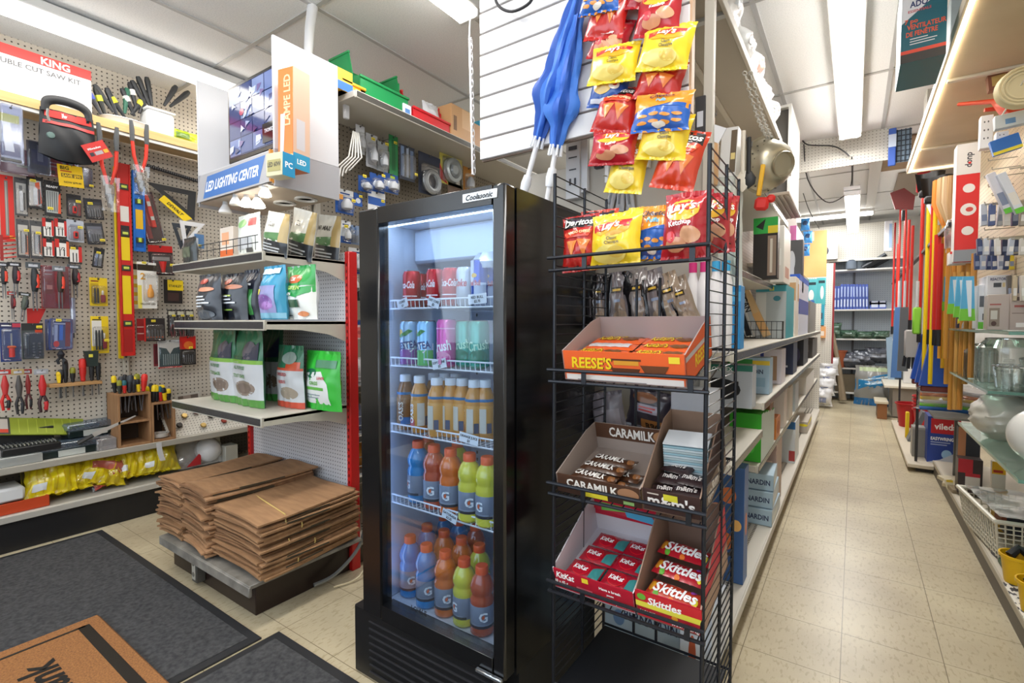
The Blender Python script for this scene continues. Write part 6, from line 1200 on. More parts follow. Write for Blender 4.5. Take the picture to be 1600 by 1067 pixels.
tray_('candy_tray', 'brown caramel bar tray on the left of the third rack basket', -.632, -.405, BS[2], '#4a3022', CB, .052, .085, .25,
      [('r', 0, 0, 1, .28, '#3a241a'), ('t', .44, .62, .42, 'CARAMILK', '#f2ece4', .62), ('e', .86, .6, .12, .3, '#a87a5a'), ('r', .35, .03, .62, .28, '#e3d43a'), ('r', .8, .05, .92, .22, '#8ab06a')], [('r', 0, 0, 1, .9, '#b8946a')],
      bops=[('r', 0, .45, 1, 1, '#5a3a28'), ('t', .5, .72, .34, 'CARAMILK', '#f2ece4', .6), ('e', .88, .72, .1, .2, '#b8845a')])
CA = [('t', .42, .5, .5, 'CARAMILK', '#f4efe8', .72), ('e', .9, .5, .07, .3, '#8a5a34')]
for i, (dy, dx, dz, nm) in enumerate(((.02, 0, .02, 'front'), (.062, .008, .024, 'second'), (.105, .02, .024, 'third'), (.03, .022, .004, 'lower front'), (.075, .045, .004, 'lower rear'))):
    bar('candy_bar', '%s brown caramel bar in the brown caramel tray' % nm, inT((-.548 + dx, RY0 + .012, BS[2] + .01), dy, dz), .125, .042, .015, '#4a2c1a', CA, -.12)
tray_('candy_tray', 'dark brown tray of candy packets at the right of the third rack basket', -.402, -.268, BS[2], '#3c2624', '#8d7260', .058, .15, .25,
      [('t', .5, .55, .5, "m&m's", '#f2ece8', .82), ('r', .38, .62, .62, .9, '#d8cf3a'), ('r', .1, .8, .3, .86, '#c9bdb4')], [('r', 0, 0, 1, .9, '#8d7a68'), ('t', .5, .5, .6, "m&m's", '#e9e2da', .8)])
for i in range(5): bar('candy_bar', 'dark candy packet %s in the dark brown tray' % ['at the front left', 'at the front right', 'behind the front left one', 'behind the front right one', 'at the rear'][i], inT((-.355 + .045 * (i % 2), RY0 + .012, BS[2] + .01), .02 + .035 * (i // 2), .018 + .006 * i), .075, .05, .016, '#2c1d1f', [('t', .5, .5, .4, "m&m's", '#cfc8c4', .6), ('r', .0, .9, 1, 1, '#5a4a4a')], .15 - .1 * i)
pbox_y = RY0 + .12
mb = MB(); W = .105
for k in range(14): mb.box((0, .02 + .0, .02 + k * .0065), (W, .075, .0055), ['#b9c6cc', '#8fb0bc', '#a4b4b8'][k % 3], .001)
mb.box((0, .02, .113), (W, .078, .002), '#d9dde2'); mb.thing('gum_stack', 'striped blue-white stack of thin packs in the dark brown tray', 'pack', inT((-.335, RY0 + .012, BS[2] + .012), .13, .0), rot=(TL, 0, .1))
tray_('candy_tray', 'red wafer bar tray on the lowest rack basket, left', -.640, -.418, BS[3], '#b3122e', '#d5d0d6', .06, .11, .27,
      [('t', .16, .74, .3, 'KitKat', '#fff', .24, 0, 1, .2), ('t', .1, .4, .15, '48 x 45 g', '#fff', .18), ('r', .30, .3, .5, .42, '#d86a7a'), ('t', .72, .72, .13, 'Have a break', '#fff', .4), ('t', .72, .5, .1, 'pause', '#fff', .3), ('t', .78, .22, .15, '48 BARS | BARRES', '#fff', .36), ('r', .38, .72, .46, .95, '#f0d63a')], None,
      bops=[('r', 0, .5, 1, 1, '#c2203a')])
p = inT((-.53, RY0 + .008, BS[3] + .006), .268, .10)
mb = MB(); mb.box((0, .002, .035), (.23, .003, .13), '#b91730'); art(mb, [('p', [(.15, .0), (.5, .1), (.35, .6), (.12, .5)], '#6ab84a'), ('p', [(.4, .3), (.75, .25), (.9, .0), (.5, .0)], '#3fa4d0'), ('p', [(.2, .75), (.4, .7), (.5, .95), (.3, .98)], '#2b4a6a'), ('e', .78, .45, .12, .22, '#9a2a8a'), ('t', .06, .5, .1, 'BREAK', '#fff', .8, 90), ('r', .9, .2, .97, .8, '#e8607a')], lambda u, v, of: Vector(((u - .5) * .23, -of, -.03 + v * .13)), .23, .13)
mb.thing('display_header', 'red printed header card standing behind the red wafer tray', 'card', p, rot=(-.12, .06, 0))
KK = [('e', .38, .5, .26, .42, '#d8202c'), ('e', .38, .5, .24, .38, '#b3122a'), ('t', .38, .5, .26, 'KitKat', '#fff', .42, 0, 1, .2), ('p', [(.68, .1), (.98, .1), (.98, .9), (.72, .6)], '#3f8a8a')]
for i, (x, dy, dz, nm) in enumerate(((-.575, .02, .02, 'front left'), (-.475, .02, .02, 'front right'), (-.565, .085, .02, 'middle left'), (-.47, .085, .02, 'middle right'), (-.555, .15, .02, 'rear left'), (-.465, .15, .02, 'rear right'), (-.57, .04, .004, 'lower left'))):
    bar('candy_bar', 'red wafer bar, %s in the red wafer tray' % nm, inT((x, RY0 + .012, BS[3] + .01), dy, dz), .095, .06, .013, '#a8122a', KK, -.05)
tray_('candy_tray', 'red and brown fruit candy tray on the lowest rack basket, right', -.414, -.262, BS[3], '#b8142e', '#94796a', .075, .175, .26,
      [('r', 0, .42, 1, .98, '#c8202c'), ('r', 0, .42, 1, .62, '#e8dc4a'), ('t', .45, .72, .26, 'Skittles', '#fff', .8, 0, 1, .15), ('t', .18, .25, .12, '36 PACKS', '#fff', .24), ('t', .75, .15, .12, '36 x 61 g (2.20 kg)', '#fff', .4), ('e', .1, .8, .07, .12, '#6ab03a'), ('e', .6, .36, .05, .08, '#e89a2a')], [('r', .0, .0, 1, .9, '#9c7d68')])
SK = [('t', .52, .5, .55, 'Skittles', '#fff', .8, 0, 1, .1), ('e', .08, .5, .06, .3, '#e8a02a'), ('e', .2, .12, .05, .15, '#6ab03a'), ('e', .9, .3, .05, .2, '#e8d83a'), ('e', .8, .85, .05, .15, '#a04ab0'), ('e', .5, .06, .05, .12, '#e8782a')]
for i, (dy, dz, nm) in enumerate(((.015, .035, 'front'), (.07, .055, 'second'), (.12, .075, 'third'), (.03, .01, 'lower'))):
    bar('candy_bar', '%s red fruit candy pack in the lowest right-hand tray' % nm, inT((-.338, RY0 + .012, BS[3] + .01), dy, dz), .13, .055, .018, '#b8182a' if i != 0 else '#c9402a', SK, -.12)
# things behind the lower rack bays
for i, (x0, x1, y0, y1, c, tl) in enumerate(((930, 985, 612, 680, '#6f6a72', -.2), (975, 1045, 608, 672, '#3b3540', .15))):
    p, W, H = fbox(x0, y0, x1, y1, 1.62); t = thing('treat_bag', ['grey clear bag of dried pieces behind the third rack bay', 'black printed bag lettered BBQ behind the third rack bay'][i], 'bag', p, rot=(0, tl, 0)); mb = MB()
    pouch(mb, W, H, .05, c, [[('r', .1, .1, .9, .6, '#8a848c')], [('r', .2, .45, .8, .65, '#a9a4b4'), ('r', .3, .56, .7, .6, '#c04a4a'), ('r', .3, .49, .65, .53, '#c04a4a'), ('r', .4, .0, 1, .3, '#a8703c'), ('t', .7, .15, .16, 'BBQ', '#2a1c14', .5), ('e', .4, .8, .3, .12, '#8a5a3c')]][i], 80 + i); mb.part('bag', t)
mb = MB(); mb.tube([(0, 0, 0), (-.03, 0, .13)], .006, '#d8d43a', 6); mb.thing('yellow_pencil', 'yellow stick leaning behind the third rack bay', 'stick', ony(977, 680, 1.72))
pbox('white_carton', 'white carton with a cursive grey word behind the third rack bay', 'box', 1048, 612, 1108, 690, 1.56, .15, '#c2c8d4', [('t', .45, .4, .3, 'Core', '#77808c', .8, -35, 0, .4)])
pbox('canning_jar_box', 'pale blue canning jar carton behind the bottom of the rack', 'box', 945, 950, 1062, 1040, 1.62, .2, '#a9bccc', [('t', .62, .8, .18, 'BERNARDIN', '#2b3a5c', .7), ('r', 0, 0, 1, .2, '#8d93a0'), ('e', .2, .7, .08, .14, '#6a8ab4'), ('r', .4, .3, .6, .5, '#8fa8c0')])
pbox('white_carton', 'white carton with a red pepper picture right of the pale blue carton', 'box', 1062, 950, 1112, 1060, 1.56, .2, '#c4ccd8', [('e', .4, .3, .12, .3, '#a84a2a'), ('e', .2, .2, .1, .1, '#5a7a9c')])
# ================================================================== FLOOR MATS
mt = NOISY('carpet_grey', [(0.3, '#2c2d30'), (0.7, '#4a4a4b')], 60, .95, .6, 6)
for x0, x1, y0, y1, lab in ((-3.60, -1.852, -.9, .985, 'large dark grey entrance mat along the tool wall'), (-1.835, -.62, -.9, 1.045, 'second dark grey entrance mat running toward the refrigerator')):
    t = thing('floor_mat', lab, 'mat', ((x0 + x1) / 2, (y0 + y1) / 2, 0)); W, D = x1 - x0, y1 - y0
    mb = MB(); mb.box((0, 0, .004), (W, D, .008), M('#232427', .6), .003); mb.part('rubber_edge', t)
    mb = MB(); mb.box((0, 0, .007), (W - .07, D - .07, .008), mt, .002); mb.part('carpet', t)
coir = NOISY('coir', [(0.3, '#7d5231'), (0.7, '#a5713f')], 160, .95, .8, 6)
t = thing('door_mat', 'brown coir door mat with black border and lettering at the lower left', 'mat', (-2.0, .36, .012))
mb = MB(); mb.box((-.06, .02, .009), (.92, .58, .018), coir, .012); mb.part('coir_pad', t)
mb = MB(); ink = '#1b1712'; mb.box((-.06, .245, .0185), (.80, .036, .001), ink); mb.box((-.455, .02, .0185), (.012, .46, .001), ink); mb.box((.335, .02, .0185), (.012, .46, .001), ink); mb.box((-.06, -.205, .0185), (.80, .036, .001), ink)
art(mb, [('t', .5, .5, .5, 'Thank', ink, .95, 0, 1, .1)], lambda u, v, of: Vector((.06 - u * .40, .17 - v * .20, .0188 + of)), .40, .20, r=.95); mb.part('lettering', t)

# ================================================================== GOODS ON THE REAR GONDOLA
def bin_(lab, c, px, py, w, d, h, name='storage_bin', tilt=.0, X=-2.06):
    p = onx(px, py, X); t = thing(name, lab, 'bin', (X, p.y, 2.337), rot=(0, 0, RZ_L)); m = M(c, .35, 0, .2); th = .004
    mb = MB()
    for s in (-1, 1):
        pts = [(0, 0), (d, 0), (d, h), (d * .35, h), (d * .22, h * .5), (0, h * .45)]; x = s * w / 2
        mb.add([(x - th / 2, *q) for q in pts] + [(x + th / 2, *q) for q in pts], [tuple(range(6))[::-1], tuple(range(6, 12))] + [(i, (i + 1) % 6, (i + 1) % 6 + 6, i + 6) for i in range(6)], m)
    mb.box((0, d / 2, th / 2), (w, d, th), m); mb.box((0, d, h / 2), (w, th, h), m); mb.box((0, 0, h * .22), (w, th, h * .44), m); mb.box((0, -.004, h * .44), (w * 1.04, .012, .014), m, .003)
    for s in (-1, 1): mb.box((s * w / 2, d * .67, h), (.012, d * .66, .012), m, .002)
    for k in range(3): mb.box((s * w / 2 + .003, d * (.3 + .2 * k), h * .45), (.004, .008, h * .8), m)
    mb.part('tub', t); return t
bin_('green open-front storage bin on top of the rear gondola', '#178a4c', 602, 150, .32, .25, .26)
bin_('red open-front storage bin on top of the rear gondola', '#d3252f', 675, 185, .30, .25, .20)
bin_('small yellow bin left of the green one on the rear gondola', '#f2ae1f', 552, 128, .14, .14, .12)
lump('clear_bag', 'clear bag of small parts inside the red bin', 'bag', (-2.14, onx(680, 180, -2.1).y, 2.36), .14, .18, .09, '#d4d6da', [], 91)
def top_(name, lab, cat, px, w, d, h, c, ops=(), X=-2.05):
    p = onx(px, 200, X); mb = MB(); mb.box((0, d / 2, h / 2), (w, d, h), c, .002); art(mb, list(ops), flat(w, h), w, h); mb.thing(name, lab, cat, (X, p.y, 2.337), RZ_L)
top_('cardboard_box', 'open brown cardboard box at the right of the red bin', 'box', 722, .20, .2, .22, '#c99b6a', [('r', .1, .3, .25, .7, '#7d5a3a'), ('r', .5, .45, .95, .98, '#d9b184')])
top_('cardboard_box', 'small brown carton right of the open cardboard box', 'box', 745, .12, .16, .17, '#b98a5c')
top_('yellow_pack', 'blue and yellow pack at the far end of the rear gondola top', 'pack', 762, .12, .12, .22, '#49b4d8', [('r', .3, .5, 1, 1, '#e8d43a'), ('r', 0, .4, .3, 1, '#2a2c30')])
top_('small_pack', 'blue and yellow small pack near the white display panel', 'pack', 536, .12, .1, .10, '#f0b82a', [('r', 0, 0, 1, .4, '#2f6fc0')])
top_('pipe_fitting', 'white and blue pack between the green and red bins', 'pack', 637, .06, .1, .08, '#dfe3ea', [('r', .2, .2, .8, .7, '#5a88c4')])
HX = -2.2
BLU = [hd('#1f4f9c', .62), ('r', .0, 0, 1, .3, '#2456a8'), ('e', .5, .42, .3, .2, '#cfd8e4')]
WHB = [hd('#e4e6ea', .7), ('r', 0, .0, 1, .3, '#2b5cae'), ('r', .2, .8, .8, .86, '#2b4a8a')]
def g_lump(mb, w, h): mb.lathe([(.001, h * .1), (w * .3, h * .2), (w * .32, h * .5), (w * .15, h * .8), (.001, h * .85)], '#c9ccd2', 10, (0, -.02, 0))
def g_coil(mb, w, h):
    mb.tube([(w * .36 * math.cos(a), -.02, h * .4 + w * .36 * math.sin(a)) for a in [PI * 2 * k / 16 for k in range(16)]], w * .12, M('#aeb3b8', .25, .6), 8, closed=True)
def g_disc(mb, w, h): mb.lathe([(.001, -.04), (w * .15, -.04), (w * .2, -.02), (w * .3, -.035), (w * .42, -.03), (w * .44, -.004)], M('#b9c2c8', .25, .4), 20, (0, 0, h * .52), 'y')
for b, c, ops, inn, lab, tg in [((556, 196, 570, 240), '#d9dde4', [], g_lump, 'clear bag of white fittings below the yellow bin', None), ((572, 210, 590, 262), '#b9bcc4', [], g_lump, 'twisted clear bag of fittings, right of the white one', (.3, .8)), ((588, 222, 606, 268), '#aab0b6', [], g_lump, 'pale clear bag left of the green brush pack', (.6, .9)),
        ((608, 212, 622, 280), '#2a8a4e', [('r', .3, .2, .7, .9, '#1f6b3c'), ('r', .1, .0, .6, .06, '#b9d83a')], None, 'tall green scrub brush pack on the rear gondola', (.7, .85)), ((624, 228, 648, 282), '#3f4654', [('r', .1, .1, .3, .95, '#7f9ac4'), ('r', .45, .1, .6, .95, '#a9b8d0'), ('r', .7, .1, .9, .9, '#6f86ae')], g_none, 'stack of clear blue-lined packs in the middle of the rear gondola', (.85, .2)),
        ((654, 242, 688, 305), '#2b3142', [hd('#27304a', .8)], g_coil, 'clear pack with a coiled chrome hose above the refrigerator', None), ((687, 232, 722, 290), '#e3d96a', [hd('#3a3138', .86), ('p', [(0, .1), (.35, .0), (0, .5)], '#d83a3a'), ('r', .25, .91, .75, .95, '#ddd')], g_disc, 'yellow and red card with a round chrome flange above the refrigerator', (.7, .93)),
        ((724, 262, 740, 300), '#c98a3a', [('r', .2, .2, .8, .7, '#e09a3a')], g_lump, 'amber filled clear pack right of the chrome flange', None), ((700, 268, 722, 305), '#5a3c20', [], None, 'dark brown pack half hidden behind the flange card', None),
        ((560, 276, 580, 300), '#1f4f9c', BLU, g_lump, 'blue card with a chrome knob, left of a trio', (.2, .9)), ((578, 272, 600, 300), '#1f4f9c', BLU, g_lump, 'blue card with a round chrome part, middle of a trio', (.7, .9)), ((600, 272, 622, 302), '#e0e3e8', BLU, g_lump, 'white headed blue card with a white knob, right of a trio', None),
        ((524, 296, 552, 334), '#1f57a8', WHB, g_lump, 'large white headed blue plumbing card beside the white display panel', (.8, .55)), ((553, 302, 566, 322), '#23408c', BLU, None, 'small blue card with a yellow sticker right of the large plumbing card', (.8, .8)), ((575, 300, 602, 330), '#e3e5e8', [('r', 0, .3, 1, .7, '#2456a8'), ('r', .5, .05, .9, .25, '#555')], None, 'white and blue carded part cut by the refrigerator top', (.85, .6)),
        ((532, 345, 548, 380), '#c9cfd6', WHB, g_lump, 'white headed card left above the red post', (.2, .7)), ((545, 352, 562, 382), '#7f93b4', [('r', .1, .1, .3, .9, '#4a6a9a'), ('r', .5, .1, .7, .9, '#4a6a9a')], g_bits, 'clear card of blue screws above the red post', None), ((562, 350, 572, 384), '#d9dbe0', WHB, None, 'narrow white card with yellow tags beside the refrigerator edge', (.5, .7)),
        ((545, 388, 572, 428), '#dfe2e6', WHB, g_lump, 'white card with a blue picture right of the red post top', None), ((544, 424, 560, 456), '#d4d6d0', [('e', .6, .4, .2, .15, '#6a6c70')], g_lump, 'pale card with a keyhole part right of the red post', None), ((558, 440, 570, 470), '#3a3c40', [('r', .1, .7, .9, .95, '#e8dc3a')], g_bits, 'dark clip pack with a yellow sticker beside the refrigerator edge', None),
        ((544, 500, 572, 530), '#e9d4d4', [hd('#1f4f9c', .75), ('e', .6, .35, .28, .28, '#e8807c'), ('e', .6, .35, .1, .1, '#c05a5a')], None, 'blue headed card with a pink tape roll right of the red post', (.9, .8))]:
    hcard('plumbing_card', lab, 'hardware pack', b, HX, c, ops, inn, .03, tag_=tg, film=FILM)
pts = [onx(x, y, -2.12) for x, y in ((552, 205), (550, 240), (536, 262), (524, 285))]
t = thing('extension_cord', 'coil of white extension cord hanging beside the white display panel', 'cord', pts[1])
for k in range(5):
    mb = MB(); mb.tube([(pts[0] - pts[1]) + Vector((0, .008 * k, 0)), Vector((.01 * k, .012 * k - .02, -.02)), (pts[2] - pts[1]) + Vector((0, .018 * k - .03, 0)), (pts[3] - pts[1]) + Vector((0, .02 * k, .02 * k))], .004, '#dcdad4', 6); mb.part('cord_loop', t)
mb = MB(); mb.box((0, 0, 0), (.03, .02, .07), '#d9dce2', .004); mb.thing('outlet_plug', 'white power outlet block left of the hanging clear bags', 'outlet', onx(541, 175, -2.12), RZ_L)
for z, c, lab, k in ((.902, '#b9b4b8', 'highest', 0), (.657, '#8a93c0', 'middle', 1), (.452, '#d8932a', 'lowest', 2)):
    y = 1.66; t = thing('wire_basket', '%s wire basket between the red post and the refrigerator' % lab, 'basket', (-2.03, y, z)); mb = MB()
    for q in range(9): mb.rod((0, -.1 + .05 * q, 0), (0, -.1 + .05 * q, .09), .0018, '#b9bcc0', 4)
    for zz in (.002, .045, .09): mb.rod((0, -.12, zz), (0, .34, zz), .0022, '#b9bcc0', 4)
    mb.box((-.1, .11, .004), (.2, .44, .004), '#8a8c90'); mb.part('wires', t)
    for j in range(3): lump('parts_packet', '%s packet heaped in the %s wire basket beside the refrigerator' % (['nearest', 'middle', 'farthest'][j], lab), 'packet', (-2.1, y - .04 + .12 * j, z + .01), .13, .13, .06, [c, '#d6d4d6', '#5a5c6a'][j] if k < 2 else ['#d8932a', '#c9832a', '#3a3434'][j], [], 95 + j + 3 * k, rx=-.3)

# ================================================================== GOODS ON THE CENTRAL GONDOLA (aisle side)
def cb(name, lab, cat, xa, xb, yt, z, d, c, fo=(), so=(), X=-.35, r=.4, c2=None, tilt=0.0, rx=0.0):
    """carton on a shelf: near right edge at pixel xa, far edge at xb; fo printed on the end facing the camera, so on the aisle side"""
    zt = onx(xa, yt, X).z; Y0, Y1 = onx(xa, yt, X).y, onx(xb, yt, X).y; H = zt - z; L = Y1 - Y0
    mb = MB(); mb.box((-d / 2, L / 2, H / 2), (d, L, H), M(c, r), .0015)
    art(mb, list(fo), lambda u, v, of: Vector((-d + u * d, -of, v * H)), d, H); art(mb, list(so), lambda u, v, of: Vector((of, u * L, v * H)), L, H)
    return mb.thing(name, lab, cat, (X, Y0, z + .001), rot=(rx, tilt, 0))
Z1, Z2, Z3, ZB = 1.119, .851, .556, .151
cb('appliance_box', 'tall bright blue carton behind the rack side mesh', 'box', 1158, 1164, 446, Z1, .14, '#2f8fd0', [('r', 0, .75, 1, .9, '#5ab4e8'), ('r', .1, .1, .25, .6, '#1f6fb4'), ('r', .6, .25, .8, .65, '#e9f2fa')])
cb('appliance_box', 'tall bright blue carton left of the rack-side one', 'box', 1134, 1140, 446, Z1, .12, '#2786c8', [('r', .1, .2, .4, .8, '#57b0e4')], X=-.42)
t = thing('wire_basket', 'small black wire basket on the shelf in front of the teal carton', 'basket', (-.36, onx(1222, 520, -.36).y, Z1 + .001)); w_, d_, h_ = .26, .16, .105
mb = MB()
for k in range(10): x = -w_ + w_ * k / 9; mb.tube([(x, d_, h_), (x, d_, 0), (x, 0, 0), (x, 0, h_)], .0014, '#1c1c20', 4)
for zz in (0, h_ / 2, h_): mb.tube([(-w_, 0, zz), (0, 0, zz), (0, d_, zz), (-w_, d_, zz)], .002, '#1c1c20', 4, closed=True)
for k in range(1, 5): mb.tube([(0, d_ * k / 5, 0), (0, d_ * k / 5, h_)], .0014, '#1c1c20', 4)
mb.part('wires', t)
p = t.location
for i, (dx, c, tx, tl) in enumerate(((-.20, '#26282c', 'FALCAO', -.28), (-.15, '#c9cdd0', 'ALCAN', -.32), (-.09, '#e4c08c', '', -.42))):
    mb = MB(); H = .36 - .02 * i; mb.box((0, 0, H / 2), (.045, .045, H), c, .002); art(mb, [('r', .2, 0, .35, 1, '#e9e6e0'), ('t', .6, .7, .10, tx, '#e9e6e0' if i == 0 else '#222', .5, -90)] if tx else [('r', 0, .1, 1, .5, '#e9b87a')], flat(.045, H, -.0227), .045, H)
    mb.thing(['foil_box', 'foil_box', 'parchment_box'][i], ['black and white striped foil box leaning in the black wire basket', 'silver foil box with dark letters leaning in the black wire basket', 'tan paper roll box leaning in the black wire basket'][i], 'box', (p.x + dx, p.y + .08, Z1 + .014), rot=(0, tl, 0))
cb('appliance_box', 'grey and teal shrink-wrapped carton behind the black wire basket', 'box', 1229, 1241, 445, Z1, .17, '#b4bcbe', [('r', .0, .88, 1, 1, '#3f9fae'), ('r', .0, .0, .35, .86, '#d4d6d4'), ('r', .45, .9, .6, .97, '#e8e04a'), ('e', .7, .75, .12, .05, '#3f8a9a')], [('r', 0, 0, 1, 1, '#1f9aa8')])
for i, (xa, xb, yt, c, ops, lab) in enumerate(((1244, 1249, 432, '#e3ddd2', [('r', .6, .6, 1, .9, '#c9a070')], 'cream carton beyond the teal one on the shelf'), (1250, 1264, 428, '#d3d8ea', [('r', 0, .35, 1, .6, '#3c4aa0'), ('r', 0, .9, 1, 1, '#2b5ac0')], 'purple and blue wrapped carton beyond the cream one'), (1266, 1275, 470, '#7a7670', [], 'dull grey carton near the far end of the shelf'))):
    cb('carton', lab, 'box', xa, xb, yt, Z1, .16, c, ops, ops)
for a in (('pot_box', 'carton with a black pot picture on the second shelf from the rack', 'box', 1176, 1182, 572, Z2, .30, '#b9bfc8', [('r', 0, .86, 1, 1, '#2f7a6a'), ('e', .55, .42, .3, .26, '#1c1d22'), ('r', .28, .4, .82, .62, '#1c1d22'), ('t', .6, .9, .1, 'ONTEX', '#e9ecee', .4)]),
          ('canning_jar_box', 'pale blue canning jar carton standing beyond the pot carton', 'box', 1203, 1208, 560, Z2, .20, '#a9c4d8', [('t', .5, .62, .12, 'BERNARDIN', '#2b3a5c', .7), ('r', 0, .8, .6, .95, '#3f9a4a'), ('r', .6, .8, 1, .92, '#e8c83a'), ('r', .2, .2, .9, .45, '#8fb0c8')]),
          ('wine_opener_box', 'white carton with a dark blue bottle picture on the second shelf', 'box', 1222, 1228, 546, Z2, .17, '#d6cfd8', [('r', .25, .1, .5, .7, '#2f3a8c'), ('r', .32, .6, .43, .9, '#2f3a8c'), ('r', .65, .1, .85, .8, '#a9886a')]),
          ('appliance_box', 'navy blue carton in the middle of the second shelf', 'box', 1240, 1246, 536, Z2, .17, '#27304f', [('r', .1, .4, .6, .8, '#8fa0c4'), ('r', .2, .22, .8, .28, '#d4d9e8')]),
          ('appliance_box', 'black carton with purple lettering toward the far end of the second shelf', 'box', 1256, 1263, 530, Z2, .16, '#1d1c26', [('r', .15, .8, .45, .9, '#c05aa8'), ('e', .6, .4, .25, .3, '#3c3a5a')]),
          ('appliance_box', 'grey-brown carton at the far end of the second shelf', 'box', 1270, 1277, 530, Z2, .12, '#4a4440', [('r', .3, .3, .7, .7, '#8a8078')])): cb(*a)
for i in range(5): cb('sponge_pack', ['nearest', 'second', 'middle', 'fourth', 'farthest'][i] + ' bright green pack in the row on the third shelf', 'pack', 1190 + 4 * i, 1194 + 4 * i, 648 - 1.5 * i, Z3, .14, '#3fae2f', [('e', .3 + .1 * (i % 3), .5, .1, .12, '#2f8a24'), ('e', .7, .3, .1, .12, '#5ac84a')], [('r', 0, 0, 1, 1, '#c9d4cc')])
for a in (('tea_box', 'orange patterned carton beyond the green packs', 'box', 1213, 1219, 655, Z3, .12, '#c9742f', [('e', .5, .5, .3, .3, '#8a4a20'), ('r', .1, .8, .9, .9, '#e8d4a0')], [('e', .5, .5, .4, .3, '#a85a24')]), ('tea_box', 'brown carton with an orange picture behind the green packs', 'box', 1203, 1207, 628, Z3, .16, '#8a5a34', [('e', .6, .4, .25, .25, '#d88a4a')]),
          ('carton', 'pink-white slim carton on the third shelf', 'box', 1226, 1230, 612, Z3, .12, '#d9cdc4', [('r', .2, .1, .5, .9, '#b9a090')]), ('carton', 'cream slim carton on the third shelf', 'box', 1234, 1239, 606, Z3, .12, '#cfc4b4', [('r', .3, .1, .6, .8, '#a99a84')]), ('carton', 'grey-blue slim carton toward the far end of the third shelf', 'box', 1243, 1248, 600, Z3, .11, '#b8c0c4', [('r', .3, .1, .6, .8, '#8a98a4')]), ('white_tub', 'large white open tub near the far end of the third shelf', 'tub', 1260, 1272, 590, Z3, .18, '#dcd9d2', []),
          ('puzzle_box', 'blue carton with orange flowers standing at the foot of the rack', 'box', 1164, 1170, 733, ZB, .30, '#3c5f94', [('e', .8, .75, .1, .07, '#d87a4a'), ('e', .65, .6, .1, .07, '#e0906a'), ('e', .75, .35, .12, .08, '#d8784a'), ('e', .9, .5, .07, .05, '#e8b46a'), ('e', .5, .3, .1, .08, '#c9683a'), ('e', .3, .55, .1, .08, '#c9683a')], [('e', .5, .5, .2, .1, '#d87a4a')])): cb(*a)
for i, nm in enumerate(('lowest', 'middle', 'topmost')):
    z = ZB + .088 * i; mb = MB(); mb.box((-.16, .17, .043), (.32, .34, .085), '#a8c0d0', .002); art(mb, [('t', .70, .5, .32, 'BERNARDIN', '#26345a', .5), ('r', .02, .1, .5, .2, '#7a98b4'), ('e', .1, .5, .04, .2, '#4a6a9c')], lambda u, v, of: Vector((-.32 + u * .32, -of, v * .085)), .32, .085)
    art(mb, [('r', 0, 0, 1, 1, '#c4ccd0'), ('r', .05, .2, .6, .6, '#d9dcd8')], lambda u, v, of: Vector((of, u * .34, v * .085)), .34, .085); mb.thing('canning_jar_box', '%s pale blue canning jar carton of the stack on the base shelf' % nm, 'box', (-.332, 2.86 + .02 * i, z + .001), rot=(0, 0, .03 * i))
for a in (('carton', 'tray of jars with orange labels on the base shelf behind the stack', 'box', 1214, 1222, 690, ZB, .22, '#a98d80', [('r', .1, .3, .9, .7, '#d8b8a0'), ('e', .6, .3, .1, .1, '#b0502c')]), ('carton', 'white carton with a blue top standing tall on the base shelf', 'box', 1243, 1249, 660, ZB, .20, '#cfd4d8', [('r', 0, .82, 1, 1, '#2f6aa4'), ('r', .1, .3, .5, .33, '#555'), ('r', .8, .05, 1, .3, '#a83a3a')]), ('pack', 'pale wrapped pack with a bright yellow tip further along the base shelf', 'pack', 1262, 1268, 660, ZB, .18, '#b9b0a4', [('e', .8, .7, .2, .12, '#f0e22a')], [('e', .5, .7, .5, .1, '#f0e22a')])): cb(*a)
Z4 = 1.456
cb('appliance_box', 'black carton with a green top on the short upper shelf', 'box', 1216, 1219, 338, Z4, .12, '#26211f', [('r', 0, .74, 1, 1, '#2fae4a'), ('p', [(.1, .86), (.5, .98), (.4, .8)], '#1b1d1b'), ('r', .6, .74, 1, .86, '#e8d43a'), ('r', .6, .05, .95, .7, '#9a8474'), ('r', .7, .1, .8, .65, '#e0d8cc')])
cb('appliance_box', 'tall white carton beside the black and green one', 'box', 1226, 1236, 352, Z4, .07, '#e6e2da', [('r', .2, .3, .8, .6, '#f2efe8')], [('r', .2, .1, .8, .3, '#c99a8a')])
cb('kettle_box', 'dark grey carton with a kettle picture on the upper shelf', 'box', 1255, 1257, 374, Z4, .13, '#48484a', [('e', .4, .6, .2, .2, '#b9bcc0'), ('r', .25, .3, .55, .55, '#b9bcc0'), ('e', .4, .2, .2, .12, '#d8502c')])
cb('pink_box', 'pink carton above the dark grey kettle carton', 'box', 1245, 1256, 352, 1.54, .05, '#d87ab4', [], X=-.42)
p = onx(1180, 432, -.40); t = thing('toaster_bag', 'clear plastic bag with red and silver utensils hanging over the upper shelf', 'bag', (-.44, 2.05, 1.36)); mb = MB()
pouch(mb, .18, .42, .09, '#c6cac4', [('r', .05, .62, .95, .92, '#e0e4dc'), ('r', .2, .3, .45, .5, '#d0584a'), ('r', .6, .4, .9, .62, '#d88a80'), ('r', .1, .05, .7, .26, '#e9e6e2'), ('r', .7, .1, .9, .4, '#a9b8b4')], 77, wr=2.2, r=.2, coat=.6); mb.part('bag', t)
